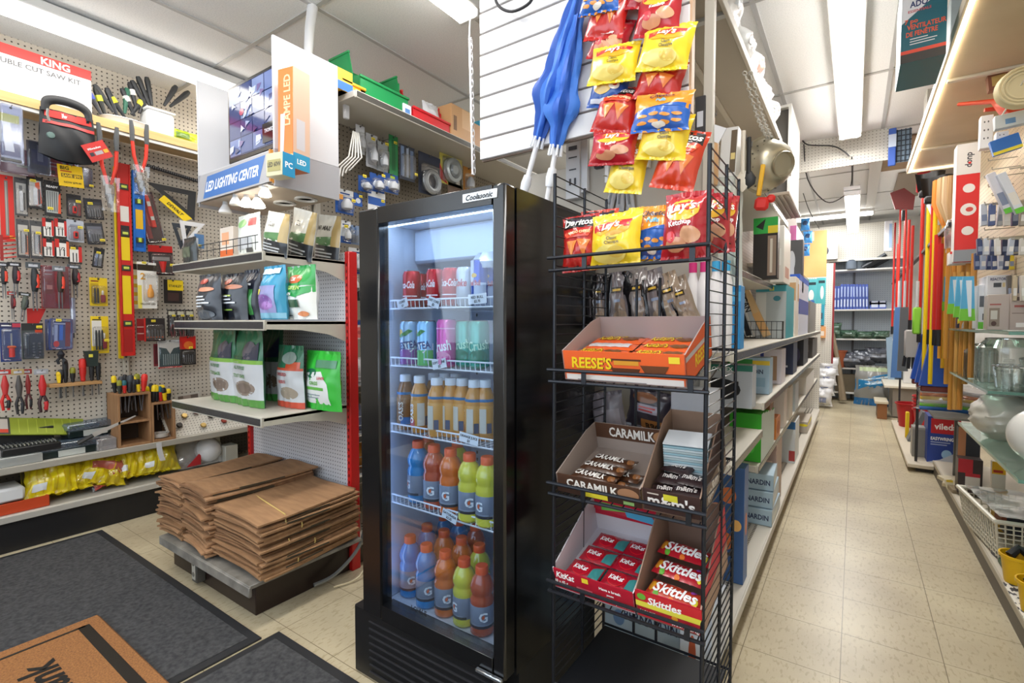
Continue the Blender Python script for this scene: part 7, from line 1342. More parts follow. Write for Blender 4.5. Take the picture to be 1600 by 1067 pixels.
# hanging strainer, chains, spoons, red tool
p = ony(1196, 258, 2.30)
t = thing('strainer', 'shiny steel colander hanging under the top shelf', 'colander', p, rot=Vector((.75, -.62, -.25)).to_track_quat('-Z', 'Y').to_euler()); st = M('#b5ad98', .33, .75)
mb = MB(); mb.lathe([(.115, .01), (.112, .02), (.105, .012), (.10, -.02), (.085, -.06), (.055, -.085), (.045, -.088)], st, 28); mb.lathe([(.045, -.088), (.05, -.1), (.048, -.104), (.042, -.09)], st, 20); mb.lathe([(.001, -.086), (.045, -.088)], st, 20)
for j in range(4):
    for k in range(18): a = PI * 2 * (k + .5 * j) / 18; r_ = .1 - .01 * j; mb.box((r_ * math.cos(a) * 1.01, r_ * math.sin(a) * 1.01, -.025 - .012 * j), (.005, .005, .005), '#5a554a')
mb.part('bowl', t); mb = MB()
for s in (-1, 1): mb.tube([(s * .11, -.03, .012), (s * .145, -.03, .012), (s * .145, .03, .012), (s * .11, .03, .012)], .004, st, 6)
mb.part('handle', t)
for j in range(2):
    a, b = ony(1163 + 9 * j, 112, 1.95 + .02 * j), ony(1203 + 7 * j, 222, 2.3 + .02 * j); mb = MB(); n = 26
    for k in range(n):
        q = (b - a) * ((k + .5) / n); q.z -= .03 * math.sin(PI * k / n); d = (b - a).length / n * .65; e = (b - a).normalized(); o_ = Vector((0, 0, 1)) if k % 2 else Vector((1, 0, 0))
        mb.tube([q + e * d * math.cos(f_) + o_ * .007 * math.sin(f_) for f_ in [PI * 2 * m / 8 for m in range(8)]], .002, M('#e4e2dc', .25, .6), 4, closed=True)
    mb.thing('steel_chain', ['left', 'right'][j] + ' of two bright chains strung under the top shelf', 'chain', a)
for i, (px, y0, y1, c, lab) in enumerate(((1169, 215, 295, '#1f2022', 'black serving spoon hanging above the snack rack'), (1160, 205, 300, '#e0d8c8', 'pale slotted spatula hanging beside the black spoon'), (1094, 160, 245, '#c98f4c', 'left wooden handle hanging behind the rack top'), (1104, 165, 245, '#d09a58', 'middle wooden handle hanging behind the rack top'), (1112, 165, 245, '#6f8fb0', 'blue handle hanging behind the rack top'))):
    a = ony(px, y0, 2.0); b = ony(px, y1, 2.0); L = a.z - b.z; mb = MB(); mb.tube([(0, 0, L), (0, 0, L * .3)], .008, c, 8); mb.lathe([(.001, 0), (.022, L * .08), (.026, L * .2), (.01, L * .34)], c, 12, sq=.35); hook(Vector((a.x, 2.0, a.z - .01)), RZ_F, .08, 'thin wire peg hook behind the top of the snack rack', 'wire hooks near the aisle'); mb.thing(['serving_spoon', 'spatula', 'wooden_spoon', 'wooden_spoon', 'blue_spatula'][i], lab, 'utensil', b)
for i, (x, c, lab) in enumerate(((1098, '#d8b48c', 'left wooden roller behind the rack top'), (1112, '#cfa478', 'right wooden roller behind the rack top'))):
    p = ony(x, 290, 1.9); mb = MB(); mb.lathe([(.02, 0), (.022, .01), (.022, .16), (.008, .18), (.008, .24)], c, 12); mb.thing('rolling_pin', lab, 'utensil', p)
p = ony(1181, 335, 2.15); t = thing('mop_clamp', 'yellow and red mop clamp hanging by the colander', 'mop clamp', p, rot=(0, .12, 0)); mb = MB(); mb.box((0, 0, .13), (.016, .016, .12), '#f0b82a', .003); mb.part('handle', t); mb = MB(); mb.box((.015, 0, .04), (.05, .03, .05), '#d82a24', .01); mb.box((.045, 0, .06), (.03, .02, .03), '#d82a24', .008); mb.part('clamp', t)
pbox('white_carton', 'white appliance carton high behind the rack top', 'box', 1122, 200, 1148, 300, 2.1, .12, '#e6e6e4', [('r', .6, .3, .95, .95, '#6a5a44'), ('r', .65, .5, .9, .6, '#e8d48a')], .05)
mb = MB(); mb.box((0, 0, 0), (.06, .003, .05), '#d9dade'); mb.thing('price_card', 'white card tilted above the rack right post', 'card', ony(1116, 208, 1.75), rot=(0, .5, 0))
# goods along the top shelf and the white cabinet
for i in range(7): lump('wrapped_bundle', '%s white wrapped bundle along the high top shelf' % ['nearest', 'second', 'third', 'middle', 'fifth', 'sixth', 'farthest'][i], 'bundle', (-.485, 1.72 + .31 * i, 2.482), .26, [.30, .26, .22, .16, .18, .15, .16][i], .12, ['#e4e4e6', '#dcd8da', '#e6e2de', '#e4e6e6', '#dfe2e4', '#e2e0dc', '#e4e4e2'][i], [('r', .2, .3, .5, .6, ['#c9c2c0', '#d8a89a', '#c9ccd0'][i % 3])], 50 + i, RZ_L, wr=2)
q = onx(1237, 300, -.39); t = thing('white_cabinet', 'open white box cabinet standing high beyond the top shelf', 'cabinet', (-.39, 3.96, 2.10)); W, L, H = .36, .62, .63; wm = M('#e6e4e0', .35)
mb = MB(); mb.box((-.009, L / 2, H / 2), (.018, L, H), wm); mb.box((-W + .009, L / 2, H / 2), (.018, L, H), wm); mb.box((-W / 2, L / 2, H - .009), (W - .036, L, .018), wm); mb.box((-W / 2, L / 2, .009), (W - .036, L, .018), wm); mb.part('carcass', t)
mb = MB(); mb.box((-W / 2, .05, H / 2), (W - .036, .01, H - .036), '#5c5853'); mb.part('back_panel', t)
mb = MB(); mb.box((-.57, 4.25, 2.085), (.38, .9, .02), '#8a7d6e', .002)
for k in range(5): mb.box((-.39 - .03 * k, 4.25, 2.072), (.012, .88, .006), '#a3988a')
mb.thing('cabinet_shelf', 'brown ribbed shelf carrying the white open cabinet', 'shelf')
mb = MB(); mb.box((0, 0, 0), (.22, .02, .52), NOISY('tan_board', [(0.3, '#dba865'), (0.7, '#e6b878')], 3, .5)); mb.box((-.06, -.011, .2), (.09, .002, .1), '#e9dcd0'); mb.thing('tan_board', 'tan board standing on edge near the far end of the central gondola', 'board', ony(1274, 397, 6.6))
for i, (x, y, c) in enumerate(((1258, 352, '#3a8fd8'), (1262, 372, '#4a9ae0'), (1258, 392, '#3a86cc'))): lump('blue_packet', ['top', 'middle', 'lowest'][i] + ' of three small blue packets hanging before the tan board', 'packet', ony(x, y + 8, 6.3), .09, .13, .04, c, [('e', .5, .6, .3, .2, '#1f3f6a')], 100 + i, RZ_F)
for i, (x0, x1, y0, y1, c, o) in enumerate(((1262, 1276, 436, 478, '#58b8c4', [('r', .1, .78, .9, .88, '#1d3a44'), ('e', .4, .4, .3, .2, '#e9eef0'), ('e', .5, .15, .3, .08, '#3a6ab0')]), (1276, 1290, 434, 476, '#4fb0ba', [('r', .2, .8, .9, .9, '#1d3a44'), ('e', .6, .45, .2, .25, '#dfe8ea')]), (1274, 1288, 476, 508, '#2f9ab4', [('r', .2, .3, .8, .6, '#1f3f5a')]), (1278, 1290, 510, 528, '#e8a86a', [('r', .2, .2, .8, .6, '#f4e8dc')]))):
    pbox('pet_care_pack', ['teal pack with a white picture, upper left on the far board', 'teal pack, upper right on the far board', 'darker teal pack below on the far board', 'orange and white pack lowest on the far board'][i], 'pack', x0, y0, x1, y1, 7.3, .05, c, o)
mb = MB(); mb.box((0, 0, 0), (.32, .02, 1.25), pegF); mb.box((.17, 0, 0), (.02, .03, 1.25), '#8a2a30'); mb.thing('display_board', 'narrow perforated board with a red edge at the far end of the gondola', 'board', ony(1277, 490, 7.36))
# ================================================================== RIGHT-HAND SHELVES
gm = CLEAR('#cfe4dc', .16, .03, .06); ge = M('#5f8a7c', .15)
for z, y0, y1, x1, lab in ((1.185, 2.55, 4.02, .80, 'highest glass shelf on the right, carrying cartons'), (.930, 2.86, 3.88, .84, 'middle glass shelf on the right, carrying glass jars'), (.685, 2.35, 3.55, .86, 'lowest glass shelf on the right, carrying white globes')):
    t = thing('glass_shelf', lab, 'shelf', (.47, y0, z)); W = x1 - .47; L = y1 - y0
    mb = MB(); mb.box((W / 2, L / 2, -.006), (W - .004, L - .004, .010), gm); mb.part('glass_plate', t)
    mb = MB(); mb.box((.001, L / 2, -.006), (.003, L, .012), ge); mb.box((W / 2, .001, -.006), (W, .003, .012), ge); mb.part('polished_edge', t)
    mb = MB()
    for y in (.1, L - .1): mb.box((W * .6, y, -.02), (W * .8, .012, .014), '#a9a9a4', .002)
    mb.part('bracket', t)
def rb_(name, lab, cat, x0, y0, x1, y1, Y, d, c, ops=(), r=.4, tilt=0.0, z=None, rz=0.0, lops=None):
    p, W, H = fbox(x0, y0, x1, y1, Y)
    if z is not None: H += p.z - z; p.z = z
    mb = MB(); mb.box((0, d / 2, H / 2), (W, d, H), M(c, r), .0015); art(mb, list(ops), flat(W, H), W, H)
    if lops: art(mb, lops, sideL(d, H, -W / 2), d, H)
    return mb.thing(name, lab, cat, p, rot=(0, tilt, rz))
rb_('espresso_maker_box', 'beige carton with a coffee picture at the front of the highest glass shelf', 'box', 1543, 460, 1578, 514, 2.95, .2, '#b7a79c', [('r', .08, .1, .55, .62, '#8a7a6a'), ('r', .15, .3, .45, .55, '#c9c4b8'), ('r', .1, .7, .6, .74, '#a0524a'), ('e', .3, .18, .12, .07, '#4a2c20')], z=1.187, rz=-.1)
rb_('espresso_maker_box', 'beige carton with a barcode right of the coffee picture carton', 'box', 1578, 458, 1612, 514, 2.93, .2, '#b3a298', [('r', .2, .8, .7, .9, '#5a4a44'), ('r', .2, .62, .8, .68, '#a0524a'), ('r', .1, .45, .7, .47, '#7a6a60'), ('r', .3, .08, .8, .2, '#e9e4de')], z=1.187, rz=-.04)
rb_('toaster_box', 'white carton with a small grey display picture behind the beige carton', 'box', 1541, 430, 1576, 514, 3.25, .2, '#e6e6ea', [('t', .5, .93, .05, 'REACTOR', '#3a3c6a', .7), ('r', .3, .78, .65, .86, '#4a4e54'), ('r', .7, .78, .82, .86, '#e8d4a0')], z=1.187)
rb_('scale_box', 'slim white carton with dark squares and a green foot on the highest glass shelf', 'box', 1529, 445, 1542, 514, 3.3, .15, '#d6d8dc', [('r', .1, .5, .8, .75, '#5a5e64'), ('r', .5, .2, .85, .35, '#3a3c44'), ('r', 0, 0, 1, .16, '#6abf3a')], z=1.187)
lump('soap_bag', 'white and navy crumpled pack with a yellow corner on the highest glass shelf', 'bag', (.56, 3.62, 1.188), .16, .16, .07, '#dfe0e4', [('p', [(.0, .6), (.4, .9), (.9, .8), (1, .5), (.5, .7)], '#24448c'), ('p', [(.05, .55), (.3, .75), (.2, .5)], '#f0c81a')], 70, RZ_F, wr=2)
rb_('striped_pack', 'small navy and yellow zigzag pack beside the crumpled pack', 'pack', 1496, 482, 1505, 514, 3.75, .06, '#2a3048', [('p', [(0, .2), (.9, .35), (0, .5)], '#e8d43a'), ('p', [(0, .6), (.9, .75), (0, .9)], '#e8d43a')], z=1.187)
# glassware
GLS = CLEAR('#eef4f2', .22, .03, .05)
def jar(p, r, h, lab, ribs=False, name='glass_jar'):
    t = thing(name, lab, 'glass', p); mb = MB(); n = 36
    f = lambda u, v: Vector((math.cos(2 * PI * u), math.sin(2 * PI * u), 0)) * (r * (1 + (.04 * math.cos(2 * PI * u * 18) if ribs else 0)) * (1 - .35 * max(0, v - .8) / .2 * (0 if ribs else 1) + (.15 * v if ribs else 0))) + Vector((0, 0, h * v))
    mb.surf(f, n * (2 if ribs else 1), 10, GLS); mb.lathe([(.001, .004), (r * .95, .004)], GLS, 24); mb.part('bowl', t)
    mb = MB(); k = r * ((1.15 if ribs else .66)); mb.tube([(k * math.cos(a), k * math.sin(a), h) for a in [PI * 2 * q / 28 for q in range(28)]], .004, CLEAR('#ffffff', .45, .05, .2), 6, closed=True); mb.part('rim', t); return t
jar((.60, 3.30, .931), .11, .21, 'large clear glass jar on the middle glass shelf')
jar((.56, 3.62, .931), .07, .17, 'smaller clear glass jar behind the large one')
jar((.60, 2.98, .931), .085, .10, 'ribbed clear glass bowl at the front of the middle glass shelf', True, 'glass_bowl')
jar((.72, 3.25, .931), .07, .12, 'ribbed clear glass bowl at the back of the middle glass shelf', True, 'glass_bowl')
p = onx(1604, 690, .55); mb = MB(); mb.lathe([(.001, 0)] + [(.115 * math.sin(PI * k / 16), .11 - .11 * math.cos(PI * k / 16)) for k in range(1, 16)] + [(.001, .22)], M('#eeece6', .25, 0, .4), 28)
mb.thing('globe_shade', 'smooth white glass globe at the right edge of the lowest glass shelf', 'lamp globe', (.60, 2.62, .686))
for i, (x, y) in enumerate(((.56, 3.12), (.66, 3.36))):
    t = thing('wrapped_globe', ['wrapped white lamp shade in crinkled film, front one', 'wrapped white lamp shade in film, behind the front one'][i], 'lamp shade', (x, y, .687)); mb = MB()
    mb.surf(lambda u, v: Vector((math.cos(2 * PI * u), math.sin(2 * PI * u), 0)) * ((.11 * math.sin(PI * (.08 + .80 * v)) ** .7) * (1 + .16 * noise.noise(Vector((u * 14, v * 9, i))))) + Vector((0, 0, .20 * v)), 28, 20, M('#d3cec2', .3, 0, .5)); mb.part('film', t); mb = MB(); mb.lathe([(.05, .17), (.052, .23), (.046, .235)], '#cdd2cc', 16); mb.part('collar', t)
# platform with cleaning goods
mb = MB(); mb.box((.60, 6.25, .05), (.44, 2.2, .03), '#c9beaa', .004); mb.box((.62, 6.25, .018), (.36, 2.1, .034), '#3a342c'); mb.thing('low_platform', 'low cream platform of buckets and bins further down the right side', 'platform')
rb_('mop_set_box', 'blue and red mop set carton on the low platform', 'box', 1449, 652, 1501, 722, 5.3, .25, '#1f3f94', [('r', .1, .64, 1, .96, '#c8202c'), ('t', .55, .8, .13, 'vileda', '#fff', .7), ('t', .45, .53, .07, 'EASYWRING', '#fff', .7), ('r', .1, .44, .7, .46, '#a9b8dc'), ('r', .1, .39, .6, .41, '#a9b8dc'), ('e', .6, .2, .16, .1, '#9ac4e8'), ('p', [(0, 0), (1, 0), (1, .3), (.4, .08)], '#c9cfdc')], z=.065)
def bucket(p, r, h, c, lab, name='bucket', sq=1.0, rz=0):
    t = thing(name, lab, 'bucket', p, rz); mb = MB(); mb.lathe([(.001, .004), (r * .76, .0), (r, h), (r * 1.08, h), (r * 1.08, h - .012), (r * 1.01, h - .014), (r * .97, h), (r * .74, .01), (.001, .008)], M(c, .35), 22, sq=sq); mb.part('tub', t); return t
bucket((.53, 7.0, .066), .13, .26, '#b51c22', 'red bucket nearest the aisle on the low platform')
for k in range(5): bucket((.66, 6.75, .066 + .035 * k), .13, .24, '#c4242a', '%s red tub of the nested stack on the low platform' % ['lowest', 'second', 'third', 'fourth', 'topmost'][k])
rb_('waste_bin', 'grey tapered bin on the low platform left of the blue carton', 'bin', 1425, 668, 1446, 722, 5.45, .14, '#8f8c84', [('r', .0, .93, 1, 1, '#a9a69e')], z=.066)
rb_('step_board', 'dark grey board leaning between the red tubs and the grey bin', 'board', 1418, 640, 1426, 706, 6.1, .16, '#6a6f74', z=.066, tilt=.35)
mb = MB(); mb.box((0, 0, .13), (.03, .05, .26), '#f0c81a', .006); mb.thing('yellow_handle_tool', 'bright yellow upright handle beside the red tubs', 'tool', (.455, 6.3, .066))
t = thing('rainbow_noodle_pack', 'clear bag of rainbow coloured foam lying over the blue carton', 'bag', (.60, 4.75, .57), rot=(0, .04, 0))
for i, c in enumerate(('#e8e8ec', '#e87a2a', '#f0c832', '#e6e8ea', '#7ad03a', '#2f6ab8')):
    mb = MB(); mb.tube([(-.19, 0, .135 - .025 * i), (0, -.01, .145 - .025 * i), (.19, 0, .13 - .025 * i)], .017, c, 8); mb.part('foam_tube', t)
mb = MB(); pouch(mb, .46, .20, .09, '#fff', [], 12, wr=2.4); mb.mats = [CLEAR('#ffffff', .14, .1, .10)] * len(mb.mats); mb.part('clear_wrap', t)
mb = MB(); mb.box((.64, 4.75, .555), (.34, .5, .014), '#8a8780'); mb.box((.62, 4.75, .33), (.02, .02, .44), '#6a6862'); mb.thing('display_shelf', 'short grey shelf under the rainbow bag', 'shelf')
# base shelf goods
Zb = .112
t = thing('laundry_basket', 'white plastic laundry basket with a clear film on the base shelf', 'basket', (.76, 3.42, Zb), rot=(0, 0, .1)); w1, d1, h1 = .42, .5, .19; pm = M('#d9d3c2', .4)
mb = MB()
for (ax, s) in ((0, -1), (0, 1), (1, -1), (1, 1)):
    L = w1 if ax else d1; n = 16
    def P_(a, z, ax=ax, s=s): e = .5 + .06 * z / h1; return (s * w1 * e, a * (1 + .1 * z / h1), z) if ax == 0 else (a * (1 + .1 * z / h1), s * d1 * e, z)
    for k in range(n + 1): a = -L / 2 + L * k / n; mb.tube([P_(a, .01), P_(a, h1)], .0032, pm, 4)
    for k in range(7): z = .02 + (h1 - .05) * k / 6; mb.tube([P_(-L / 2, z), P_(L / 2, z)], .003, pm, 4)
    mb.tube([P_(-L / 2 - .01, h1), P_(L / 2 + .01, h1)], .011, pm, 8)
mb.box((0, 0, .008), (w1 * .98, d1 * .98, .012), pm); mb.part('basket', t)
mb = MB(); mb.surf(lambda u, v: Vector(((u - .5) * w1 * 1.02, (v - .5) * d1 * 1.02, h1 + .02 + .03 * math.sin(PI * u) * math.sin(PI * v) + .008 * noise.noise(Vector((u * 8, v * 8, 1))))), 16, 16, CLEAR('#c9cac6', .25, .12, .45)); mb.part('film_cover', t)
R = rnd(8)
for i in range(9): mb = MB(); mb.box((R.uniform(-.13, .13), R.uniform(-.17, .17), .03 + .05 * (i % 3) + .03), (.09, .1, .05), ['#3a4a2c', '#c9a23a', '#2a2c34', '#8a4a34', '#4a5a8a'][i % 5], .004); mb.part('packed_goods', t)
for i, (x, y, lab) in enumerate(((.60, 2.93, 'yellow tub with a black insert on the base shelf, farther one'), (.60, 2.66, 'yellow tub with a black insert on the base shelf, nearer one'))):
    t = bucket((x, y, Zb), .062, .12, '#ecbc14', lab, 'yellow_tub'); mb = MB(); mb.tube([(-.03, 0, .11), (0, .02, .14), (.03, 0, .12)], .018, '#1d1f22', 8); mb.part('insert', t)
mb = MB(); mb.surf(lambda u, v: Vector((u * .36, v * .95, .001 + .003 * math.sin(7 * u + 5 * v))), 12, 18, NOISY('speckled_liner', [(0.46, '#3a3e4a'), (0.5, '#e9e6de')], 55, .5, 0, 1, stretch=(1, .5, 1)))
mb.surf(lambda u, v: Vector((-.004, .0 + .5 * u, -.07 * v + .001)), 8, 3, NOISY('speckled_liner', [], 1)); mb.thing('shelf_liner', 'speckled white liner draped over the near part of the base shelf', 'liner', (.545, 1.95, Zb + .001))
mb = MB(); mb.prism([(0, 0), (.09, .02), (.09, .045), (0, .03)], -.002, 0, '#d9d6ce'); mb.box((.0, -.003, .015), (.006, .004, .03), '#2c2c30'); mb.thing('price_tag_holder', 'tilted price tag holder standing on the speckled liner', 'tag', (.58, 2.60, Zb + .008), rot=(0, 0, -.5))
rb_('frame_box', 'red and black flat carton under the lowest glass shelf', 'box', 1497, 718, 1536, 748, 4.2, .1, '#3a3030', [('r', 0, .6, .6, 1, '#b0202c'), ('r', .3, .2, .9, .5, '#c9c4bc'), ('r', .3, .5, .9, .6, '#b0202c')], z=Zb + .02)
rb_('frame_box', 'tall brown and black carton left of the red flat one', 'box', 1497, 668, 1532, 722, 4.5, .08, '#33363e', [('r', 0, 0, .35, 1, '#b9805a'), ('r', .4, .1, .9, .3, '#6a6e78')], z=Zb + .06)
rb_('battery_pack', 'small yellow and white card pack right of the red flat carton', 'pack', 1550, 722, 1572, 744, 3.9, .04, '#d9d4c8', [('r', 0, .55, 1, 1, '#f0b81a'), ('r', .1, .6, .8, .7, '#c23a20')], z=Zb + .15)
for i, (x, y, rz) in enumerate(((.60, 4.55, .3), (.60, 4.42, -.2), (.62, 4.3, .1))): mb = MB(); mb.box((0, 0, .012 + 0 * i), (.16, .12, .024), ['#c9bda0', '#b9ab8c', '#8a7a60'][i], .002); mb.thing('paper_pack', ['farthest', 'middle', 'nearest'][i] + ' tan paper pack lying at the far part of the base shelf', 'pack', (x, y, Zb), rz)
mb = MB(); mb.prism([(0, 0), (.04, .01), (.02, .075), (-.02, .065)], 0, .002, '#e9e2c8'); mb.box((.01, -.001, .06), (.035, .001, .014), '#e8c83a'); mb.thing('price_tag_holder', 'cream and yellow tag sticking out over the base shelf edge', 'tag', (.535, 4.35, .10), rz=.2)
R = rnd(21)
for i in range(5): mb = MB(); mb.box((0, 0, .01), (.14, .09, .02), ['#6a5a4a', '#8a3a34', '#3f5a3c', '#b9a98c', '#5a5a62'][i], .002); mb.thing('flat_pack', ['brown', 'dull red', 'green', 'cream', 'grey'][i] + ' flat pack lying between the liner and the laundry basket', 'pack', (.64 + .03 * (i % 2), 2.98 + .0 + .055 * i, Zb + .021 * (i % 2)), .4 * (i - 2) * .3)

# ---------------------------------------------------------------- brooms, mops and sticks standing along the right side
def stick(px, y0, y1, X, c, lab, name='broom_handle', r=.011, head=None, foot=None, grp=None, bx=0.0):
    a, b = onx(px + bx, y0, X), onx(px, y1, X); t = thing(name, lab, 'stick', b, group=grp); q = a - b; q.y = 0
    mb = MB(); mb.rod((0, 0, 0), q, r, M(c, .35), 8); mb.part('handle', t)
    if head: mb = MB(); mb.at(q); head(mb); mb.off(); mb.part('head', t)
    if foot: mb = MB(); foot(mb); mb.part('foot', t)
    return t
mb = MB(); mb.box((0, 2.55, 1.7), (.03, 5.2, .02), '#2a2a2c')
for y in (1.55, 3.5): mb.rod((.012, y, .0), (.012, y, 1.7), .01, '#2a2a2c')
mb.thing('tool_rail', 'dark rail on posts holding the long red and yellow poles', 'rail', (.432, 3.72, .066))
def h_brush(mb): mb.box((0, 0, .02), (.12, .05, .05), '#1b1b1d', .01); mb.surf(lambda u, v: Vector(((u - .5) * (.13 + .04 * v), .03 * math.sin(2 * PI * u), .04 + .13 * v)), 12, 4, '#202022')
def h_red(mb): mb.box((0, 0, .06), (.09, .03, .16), '#b3282c', .01)
def h_mop(c, c2):
    def g(mb):
        for k in range(14): a = k * PI * 2 / 14; mb.tube([(0, 0, -.02), (.05 * math.cos(a), .04 * math.sin(a), .12), (.05 * math.cos(a), .045 * math.sin(a), .27)], [.014, .016, .013], c if k % 3 else c2, 6)
    return g
def f_blue(mb): mb.prism([(-.03, 0), (.03, 0), (.09, -.36), (-.09, -.36)], -.03, .03, M('#1f4fae', .35)); mb.box((0, 0, -.38), (.16, .05, .04), '#6a2a24', .005)
def f_black(mb): mb.rod((0, 0, .0), (0, 0, -.10), .014, '#17171a')
SX = .42
for px, y0, y1, c, lab, head, foot, r in ((1443, 322, 590, '#f0cc1a', 'yellow handled brush with a black head, left one near the canopy end', h_brush, None, .013), (1453, 330, 600, '#ecc81c', 'yellow handled brush with a black head, right one', h_brush, None, .012),
        (1436, 310, 515, '#c9281e', 'red pole slanting in front of the yellow brushes', h_red, f_black, .013), (1452, 330, 515, '#d22c20', 'red pole with a hook right of the yellow brushes', None, f_black, .012), (1461, 372, 515, '#c6261e', 'thick red pole left of the wooden sticks', None, f_black, .018), (1466, 385, 515, '#b9221c', 'red pole pressed beside the thick one', None, f_black, .014)):
    stick(px, y0, y1, SX, c, lab, 'pole', r, head, foot)
for i, px in enumerate((1447, 1456, 1464)): stick(px, 500, 522, .47, '#1f4fae', '%s of three blue folded squeegees below the red poles' % ['left', 'middle', 'right'][i], 'squeegee', .014, None, f_blue)
for i, (px, y0, y1, c) in enumerate(((1468, 300, 372, '#e88a3a'), (1477, 300, 372, '#d9a24a'), (1459, 300, 372, '#dfe8f2'))):
    stick(px, 355, 560, .46, ['#e0a23a', '#d89a44', '#e2b04a'][i], ['orange string mop standing upside down beside the red box', 'tan string mop right of the orange one', 'white and blue string mop left of the orange one'][i], 'string_mop', .012, h_mop(*[('#e8903c', '#f0b070'), ('#c9a87a', '#dcc29a'), ('#e6ecf4', '#4aa4dc')][i]))
for i, (px, y1, c) in enumerate(((1478, 600, '#d9a04a'), (1484, 640, '#cf9340'), (1492, 640, '#d8a255'), (1499, 640, '#c98a3c'), (1507, 600, '#cf9444'), (1516, 590, '#c48a44'), (1472, 575, '#e0b030'))):
    stick(px, 400, y1, .50, c, ['first', 'second', 'third', 'fourth', 'fifth', 'sixth', 'yellowish'][i] + (' wooden handle from the left in the bundle behind the glass shelves' if i < 6 else ' wooden handle left of the wooden bundle'), 'wooden_handle_broom', .0125, None)
def f_fold(mb): mb.prism([(-.02, 0), (.02, 0), (.026, -.16), (-.026, -.16)], -.012, .012, '#5ab4e0'); mb.prism([(-.026, -.16), (.026, -.16), (.03, -.22), (-.03, -.22)], -.012, .012, '#7acc3a'); mb.prism([(-.01, -.02), (.012, -.02), (.014, -.20), (.004, -.20)], -.015, .014, '#e4f0f8')
for i, px in enumerate((1482, 1492, 1503, 1513)): stick(px, 425, 432, .49 - .01 * i, '#d8a255', '%s of four blue and green folded packs hanging over the glass shelf' % ['leftmost', 'second', 'third', 'rightmost'][i], 'clothes_line_pack', .008, None, f_fold)
for i, (px, y0, y1, bx, c) in enumerate(((1394, 340, 510, 8, '#c8221e'), (1402, 350, 500, -6, '#d83024'), (1410, 335, 505, 2, '#cf2820'), (1416, 345, 500, 4, '#d42c20'), (1400, 380, 495, 4, '#b92420'), (1422, 370, 500, -6, '#c8281e'))):
    t = stick(px, y0, y1, .40, c, '%s red curved snow brush handle in the far cluster' % ['leftmost', 'second', 'third', 'fourth', 'fifth', 'rightmost'][i], 'curved_pole', .011, None, f_black, bx=bx)
stick(1411, 330, 345, .34, '#2a2a2c', 'dark red shovel blade raised above the far cluster of red handles', 'shovel', .014, lambda mb: mb.prism([(-.06, .02), (.07, .0), (.08, .12), (.0, .2), (-.10, .17)], -.01, .02, '#7a2c2a'))
for i, (px, c, lab) in enumerate(((1433, '#8ac83a', 'green handled duster hanging low among the red poles'), (1404, '#4a78c4', 'blue grey paddle hanging at the aisle corner'), (1413, '#77828c', 'grey paddle hanging beside the blue one'))): stick(px, 440, 480, .38, '#c9ccd0', lab, 'paddle', .01, None, [lambda mb: mb.box((0, 0, -.1), (.05, .03, .2), '#8ad03a', .01), lambda mb: mb.prism([(-.03, 0), (.03, 0), (.04, -.75), (-.05, -.75)], -.02, .02, '#4f7ab4'), lambda mb: mb.prism([(-.03, 0), (.03, 0), (.04, -.6), (-.04, -.6)], -.02, .02, '#5f6468')][i])
rb_('hanging_pack', 'white and blue pack hanging at the aisle corner left of the red handles', 'pack', 1382, 345, 1394, 392, 7.4, .05, '#dfe6f0', [('r', .6, .1, 1, .9, '#9ab8e0')])
t = thing('work_glove', 'grey and black work glove hanging below the green duster', 'glove', onx(1423, 578, .40)); mb = MB(); mb.box((0, 0, .22), (.10, .03, .24), '#a9a6a0', .012)
for k in range(4): mb.tube([(-.04 + .027 * k, 0, .12), (-.05 + .032 * k, 0, -.0 + .02 * abs(k - 1.5))], .013, '#1f2022', 7)
mb.tube([(.05, 0, .2), (.085, 0, .13)], .013, '#1f2022', 7); mb.part('palm', t)
mb = MB(); mb.box((.58, 8.35, .40), (.5, .9, .03), '#d9d2c2', .004); mb.box((.62, 8.35, .2), (.4, .8, .37), '#8a8278'); mb.thing('side_table', 'cream topped counter at the far right under the hanging paddles', 'counter')
mb = MB(); mb.box((.31, 7.95, .10), (.1, .4, .2), '#8a5a34', .004); mb.box((.30, 7.95, .21), (.14, .45, .03), '#c9bfa8', .004); mb.thing('wooden_plinth', 'brown plinth with a cream top at the aisle foot of the counter', 'plinth')
rb_('white_jug', 'white plastic tub standing on the far counter', 'tub', 1413, 575, 1432, 588, 8.3, .2, '#e2e2e2', z=.416); rb_('beige_box', 'beige carton on the far counter near the sticks', 'box', 1448, 588, 1470, 608, 8.0, .2, '#c9b48a', z=.416)
for i, (px, py, L) in enumerate([(1538 + 6 * (k % 3), 238 + 13.5 * k, .16 - .01 * (k % 4)) for k in range(13)]):
    p = ony(px, py, 3.6 - .06 * (i % 4)); mb = MB() if i == 0 else None
    if i == 0: mb.tube([(0, 0, .012), (0, 0, 0), (.16, 0, .003), (.2, 0, .01)], .0028, M('#a9a392', .3, .6), 5); h0 = mb.thing('long_hook', 'long thin wire hook reaching out from the right board', 'hook', p, group='long hooks on the right board')
    else: dup(h0, p)
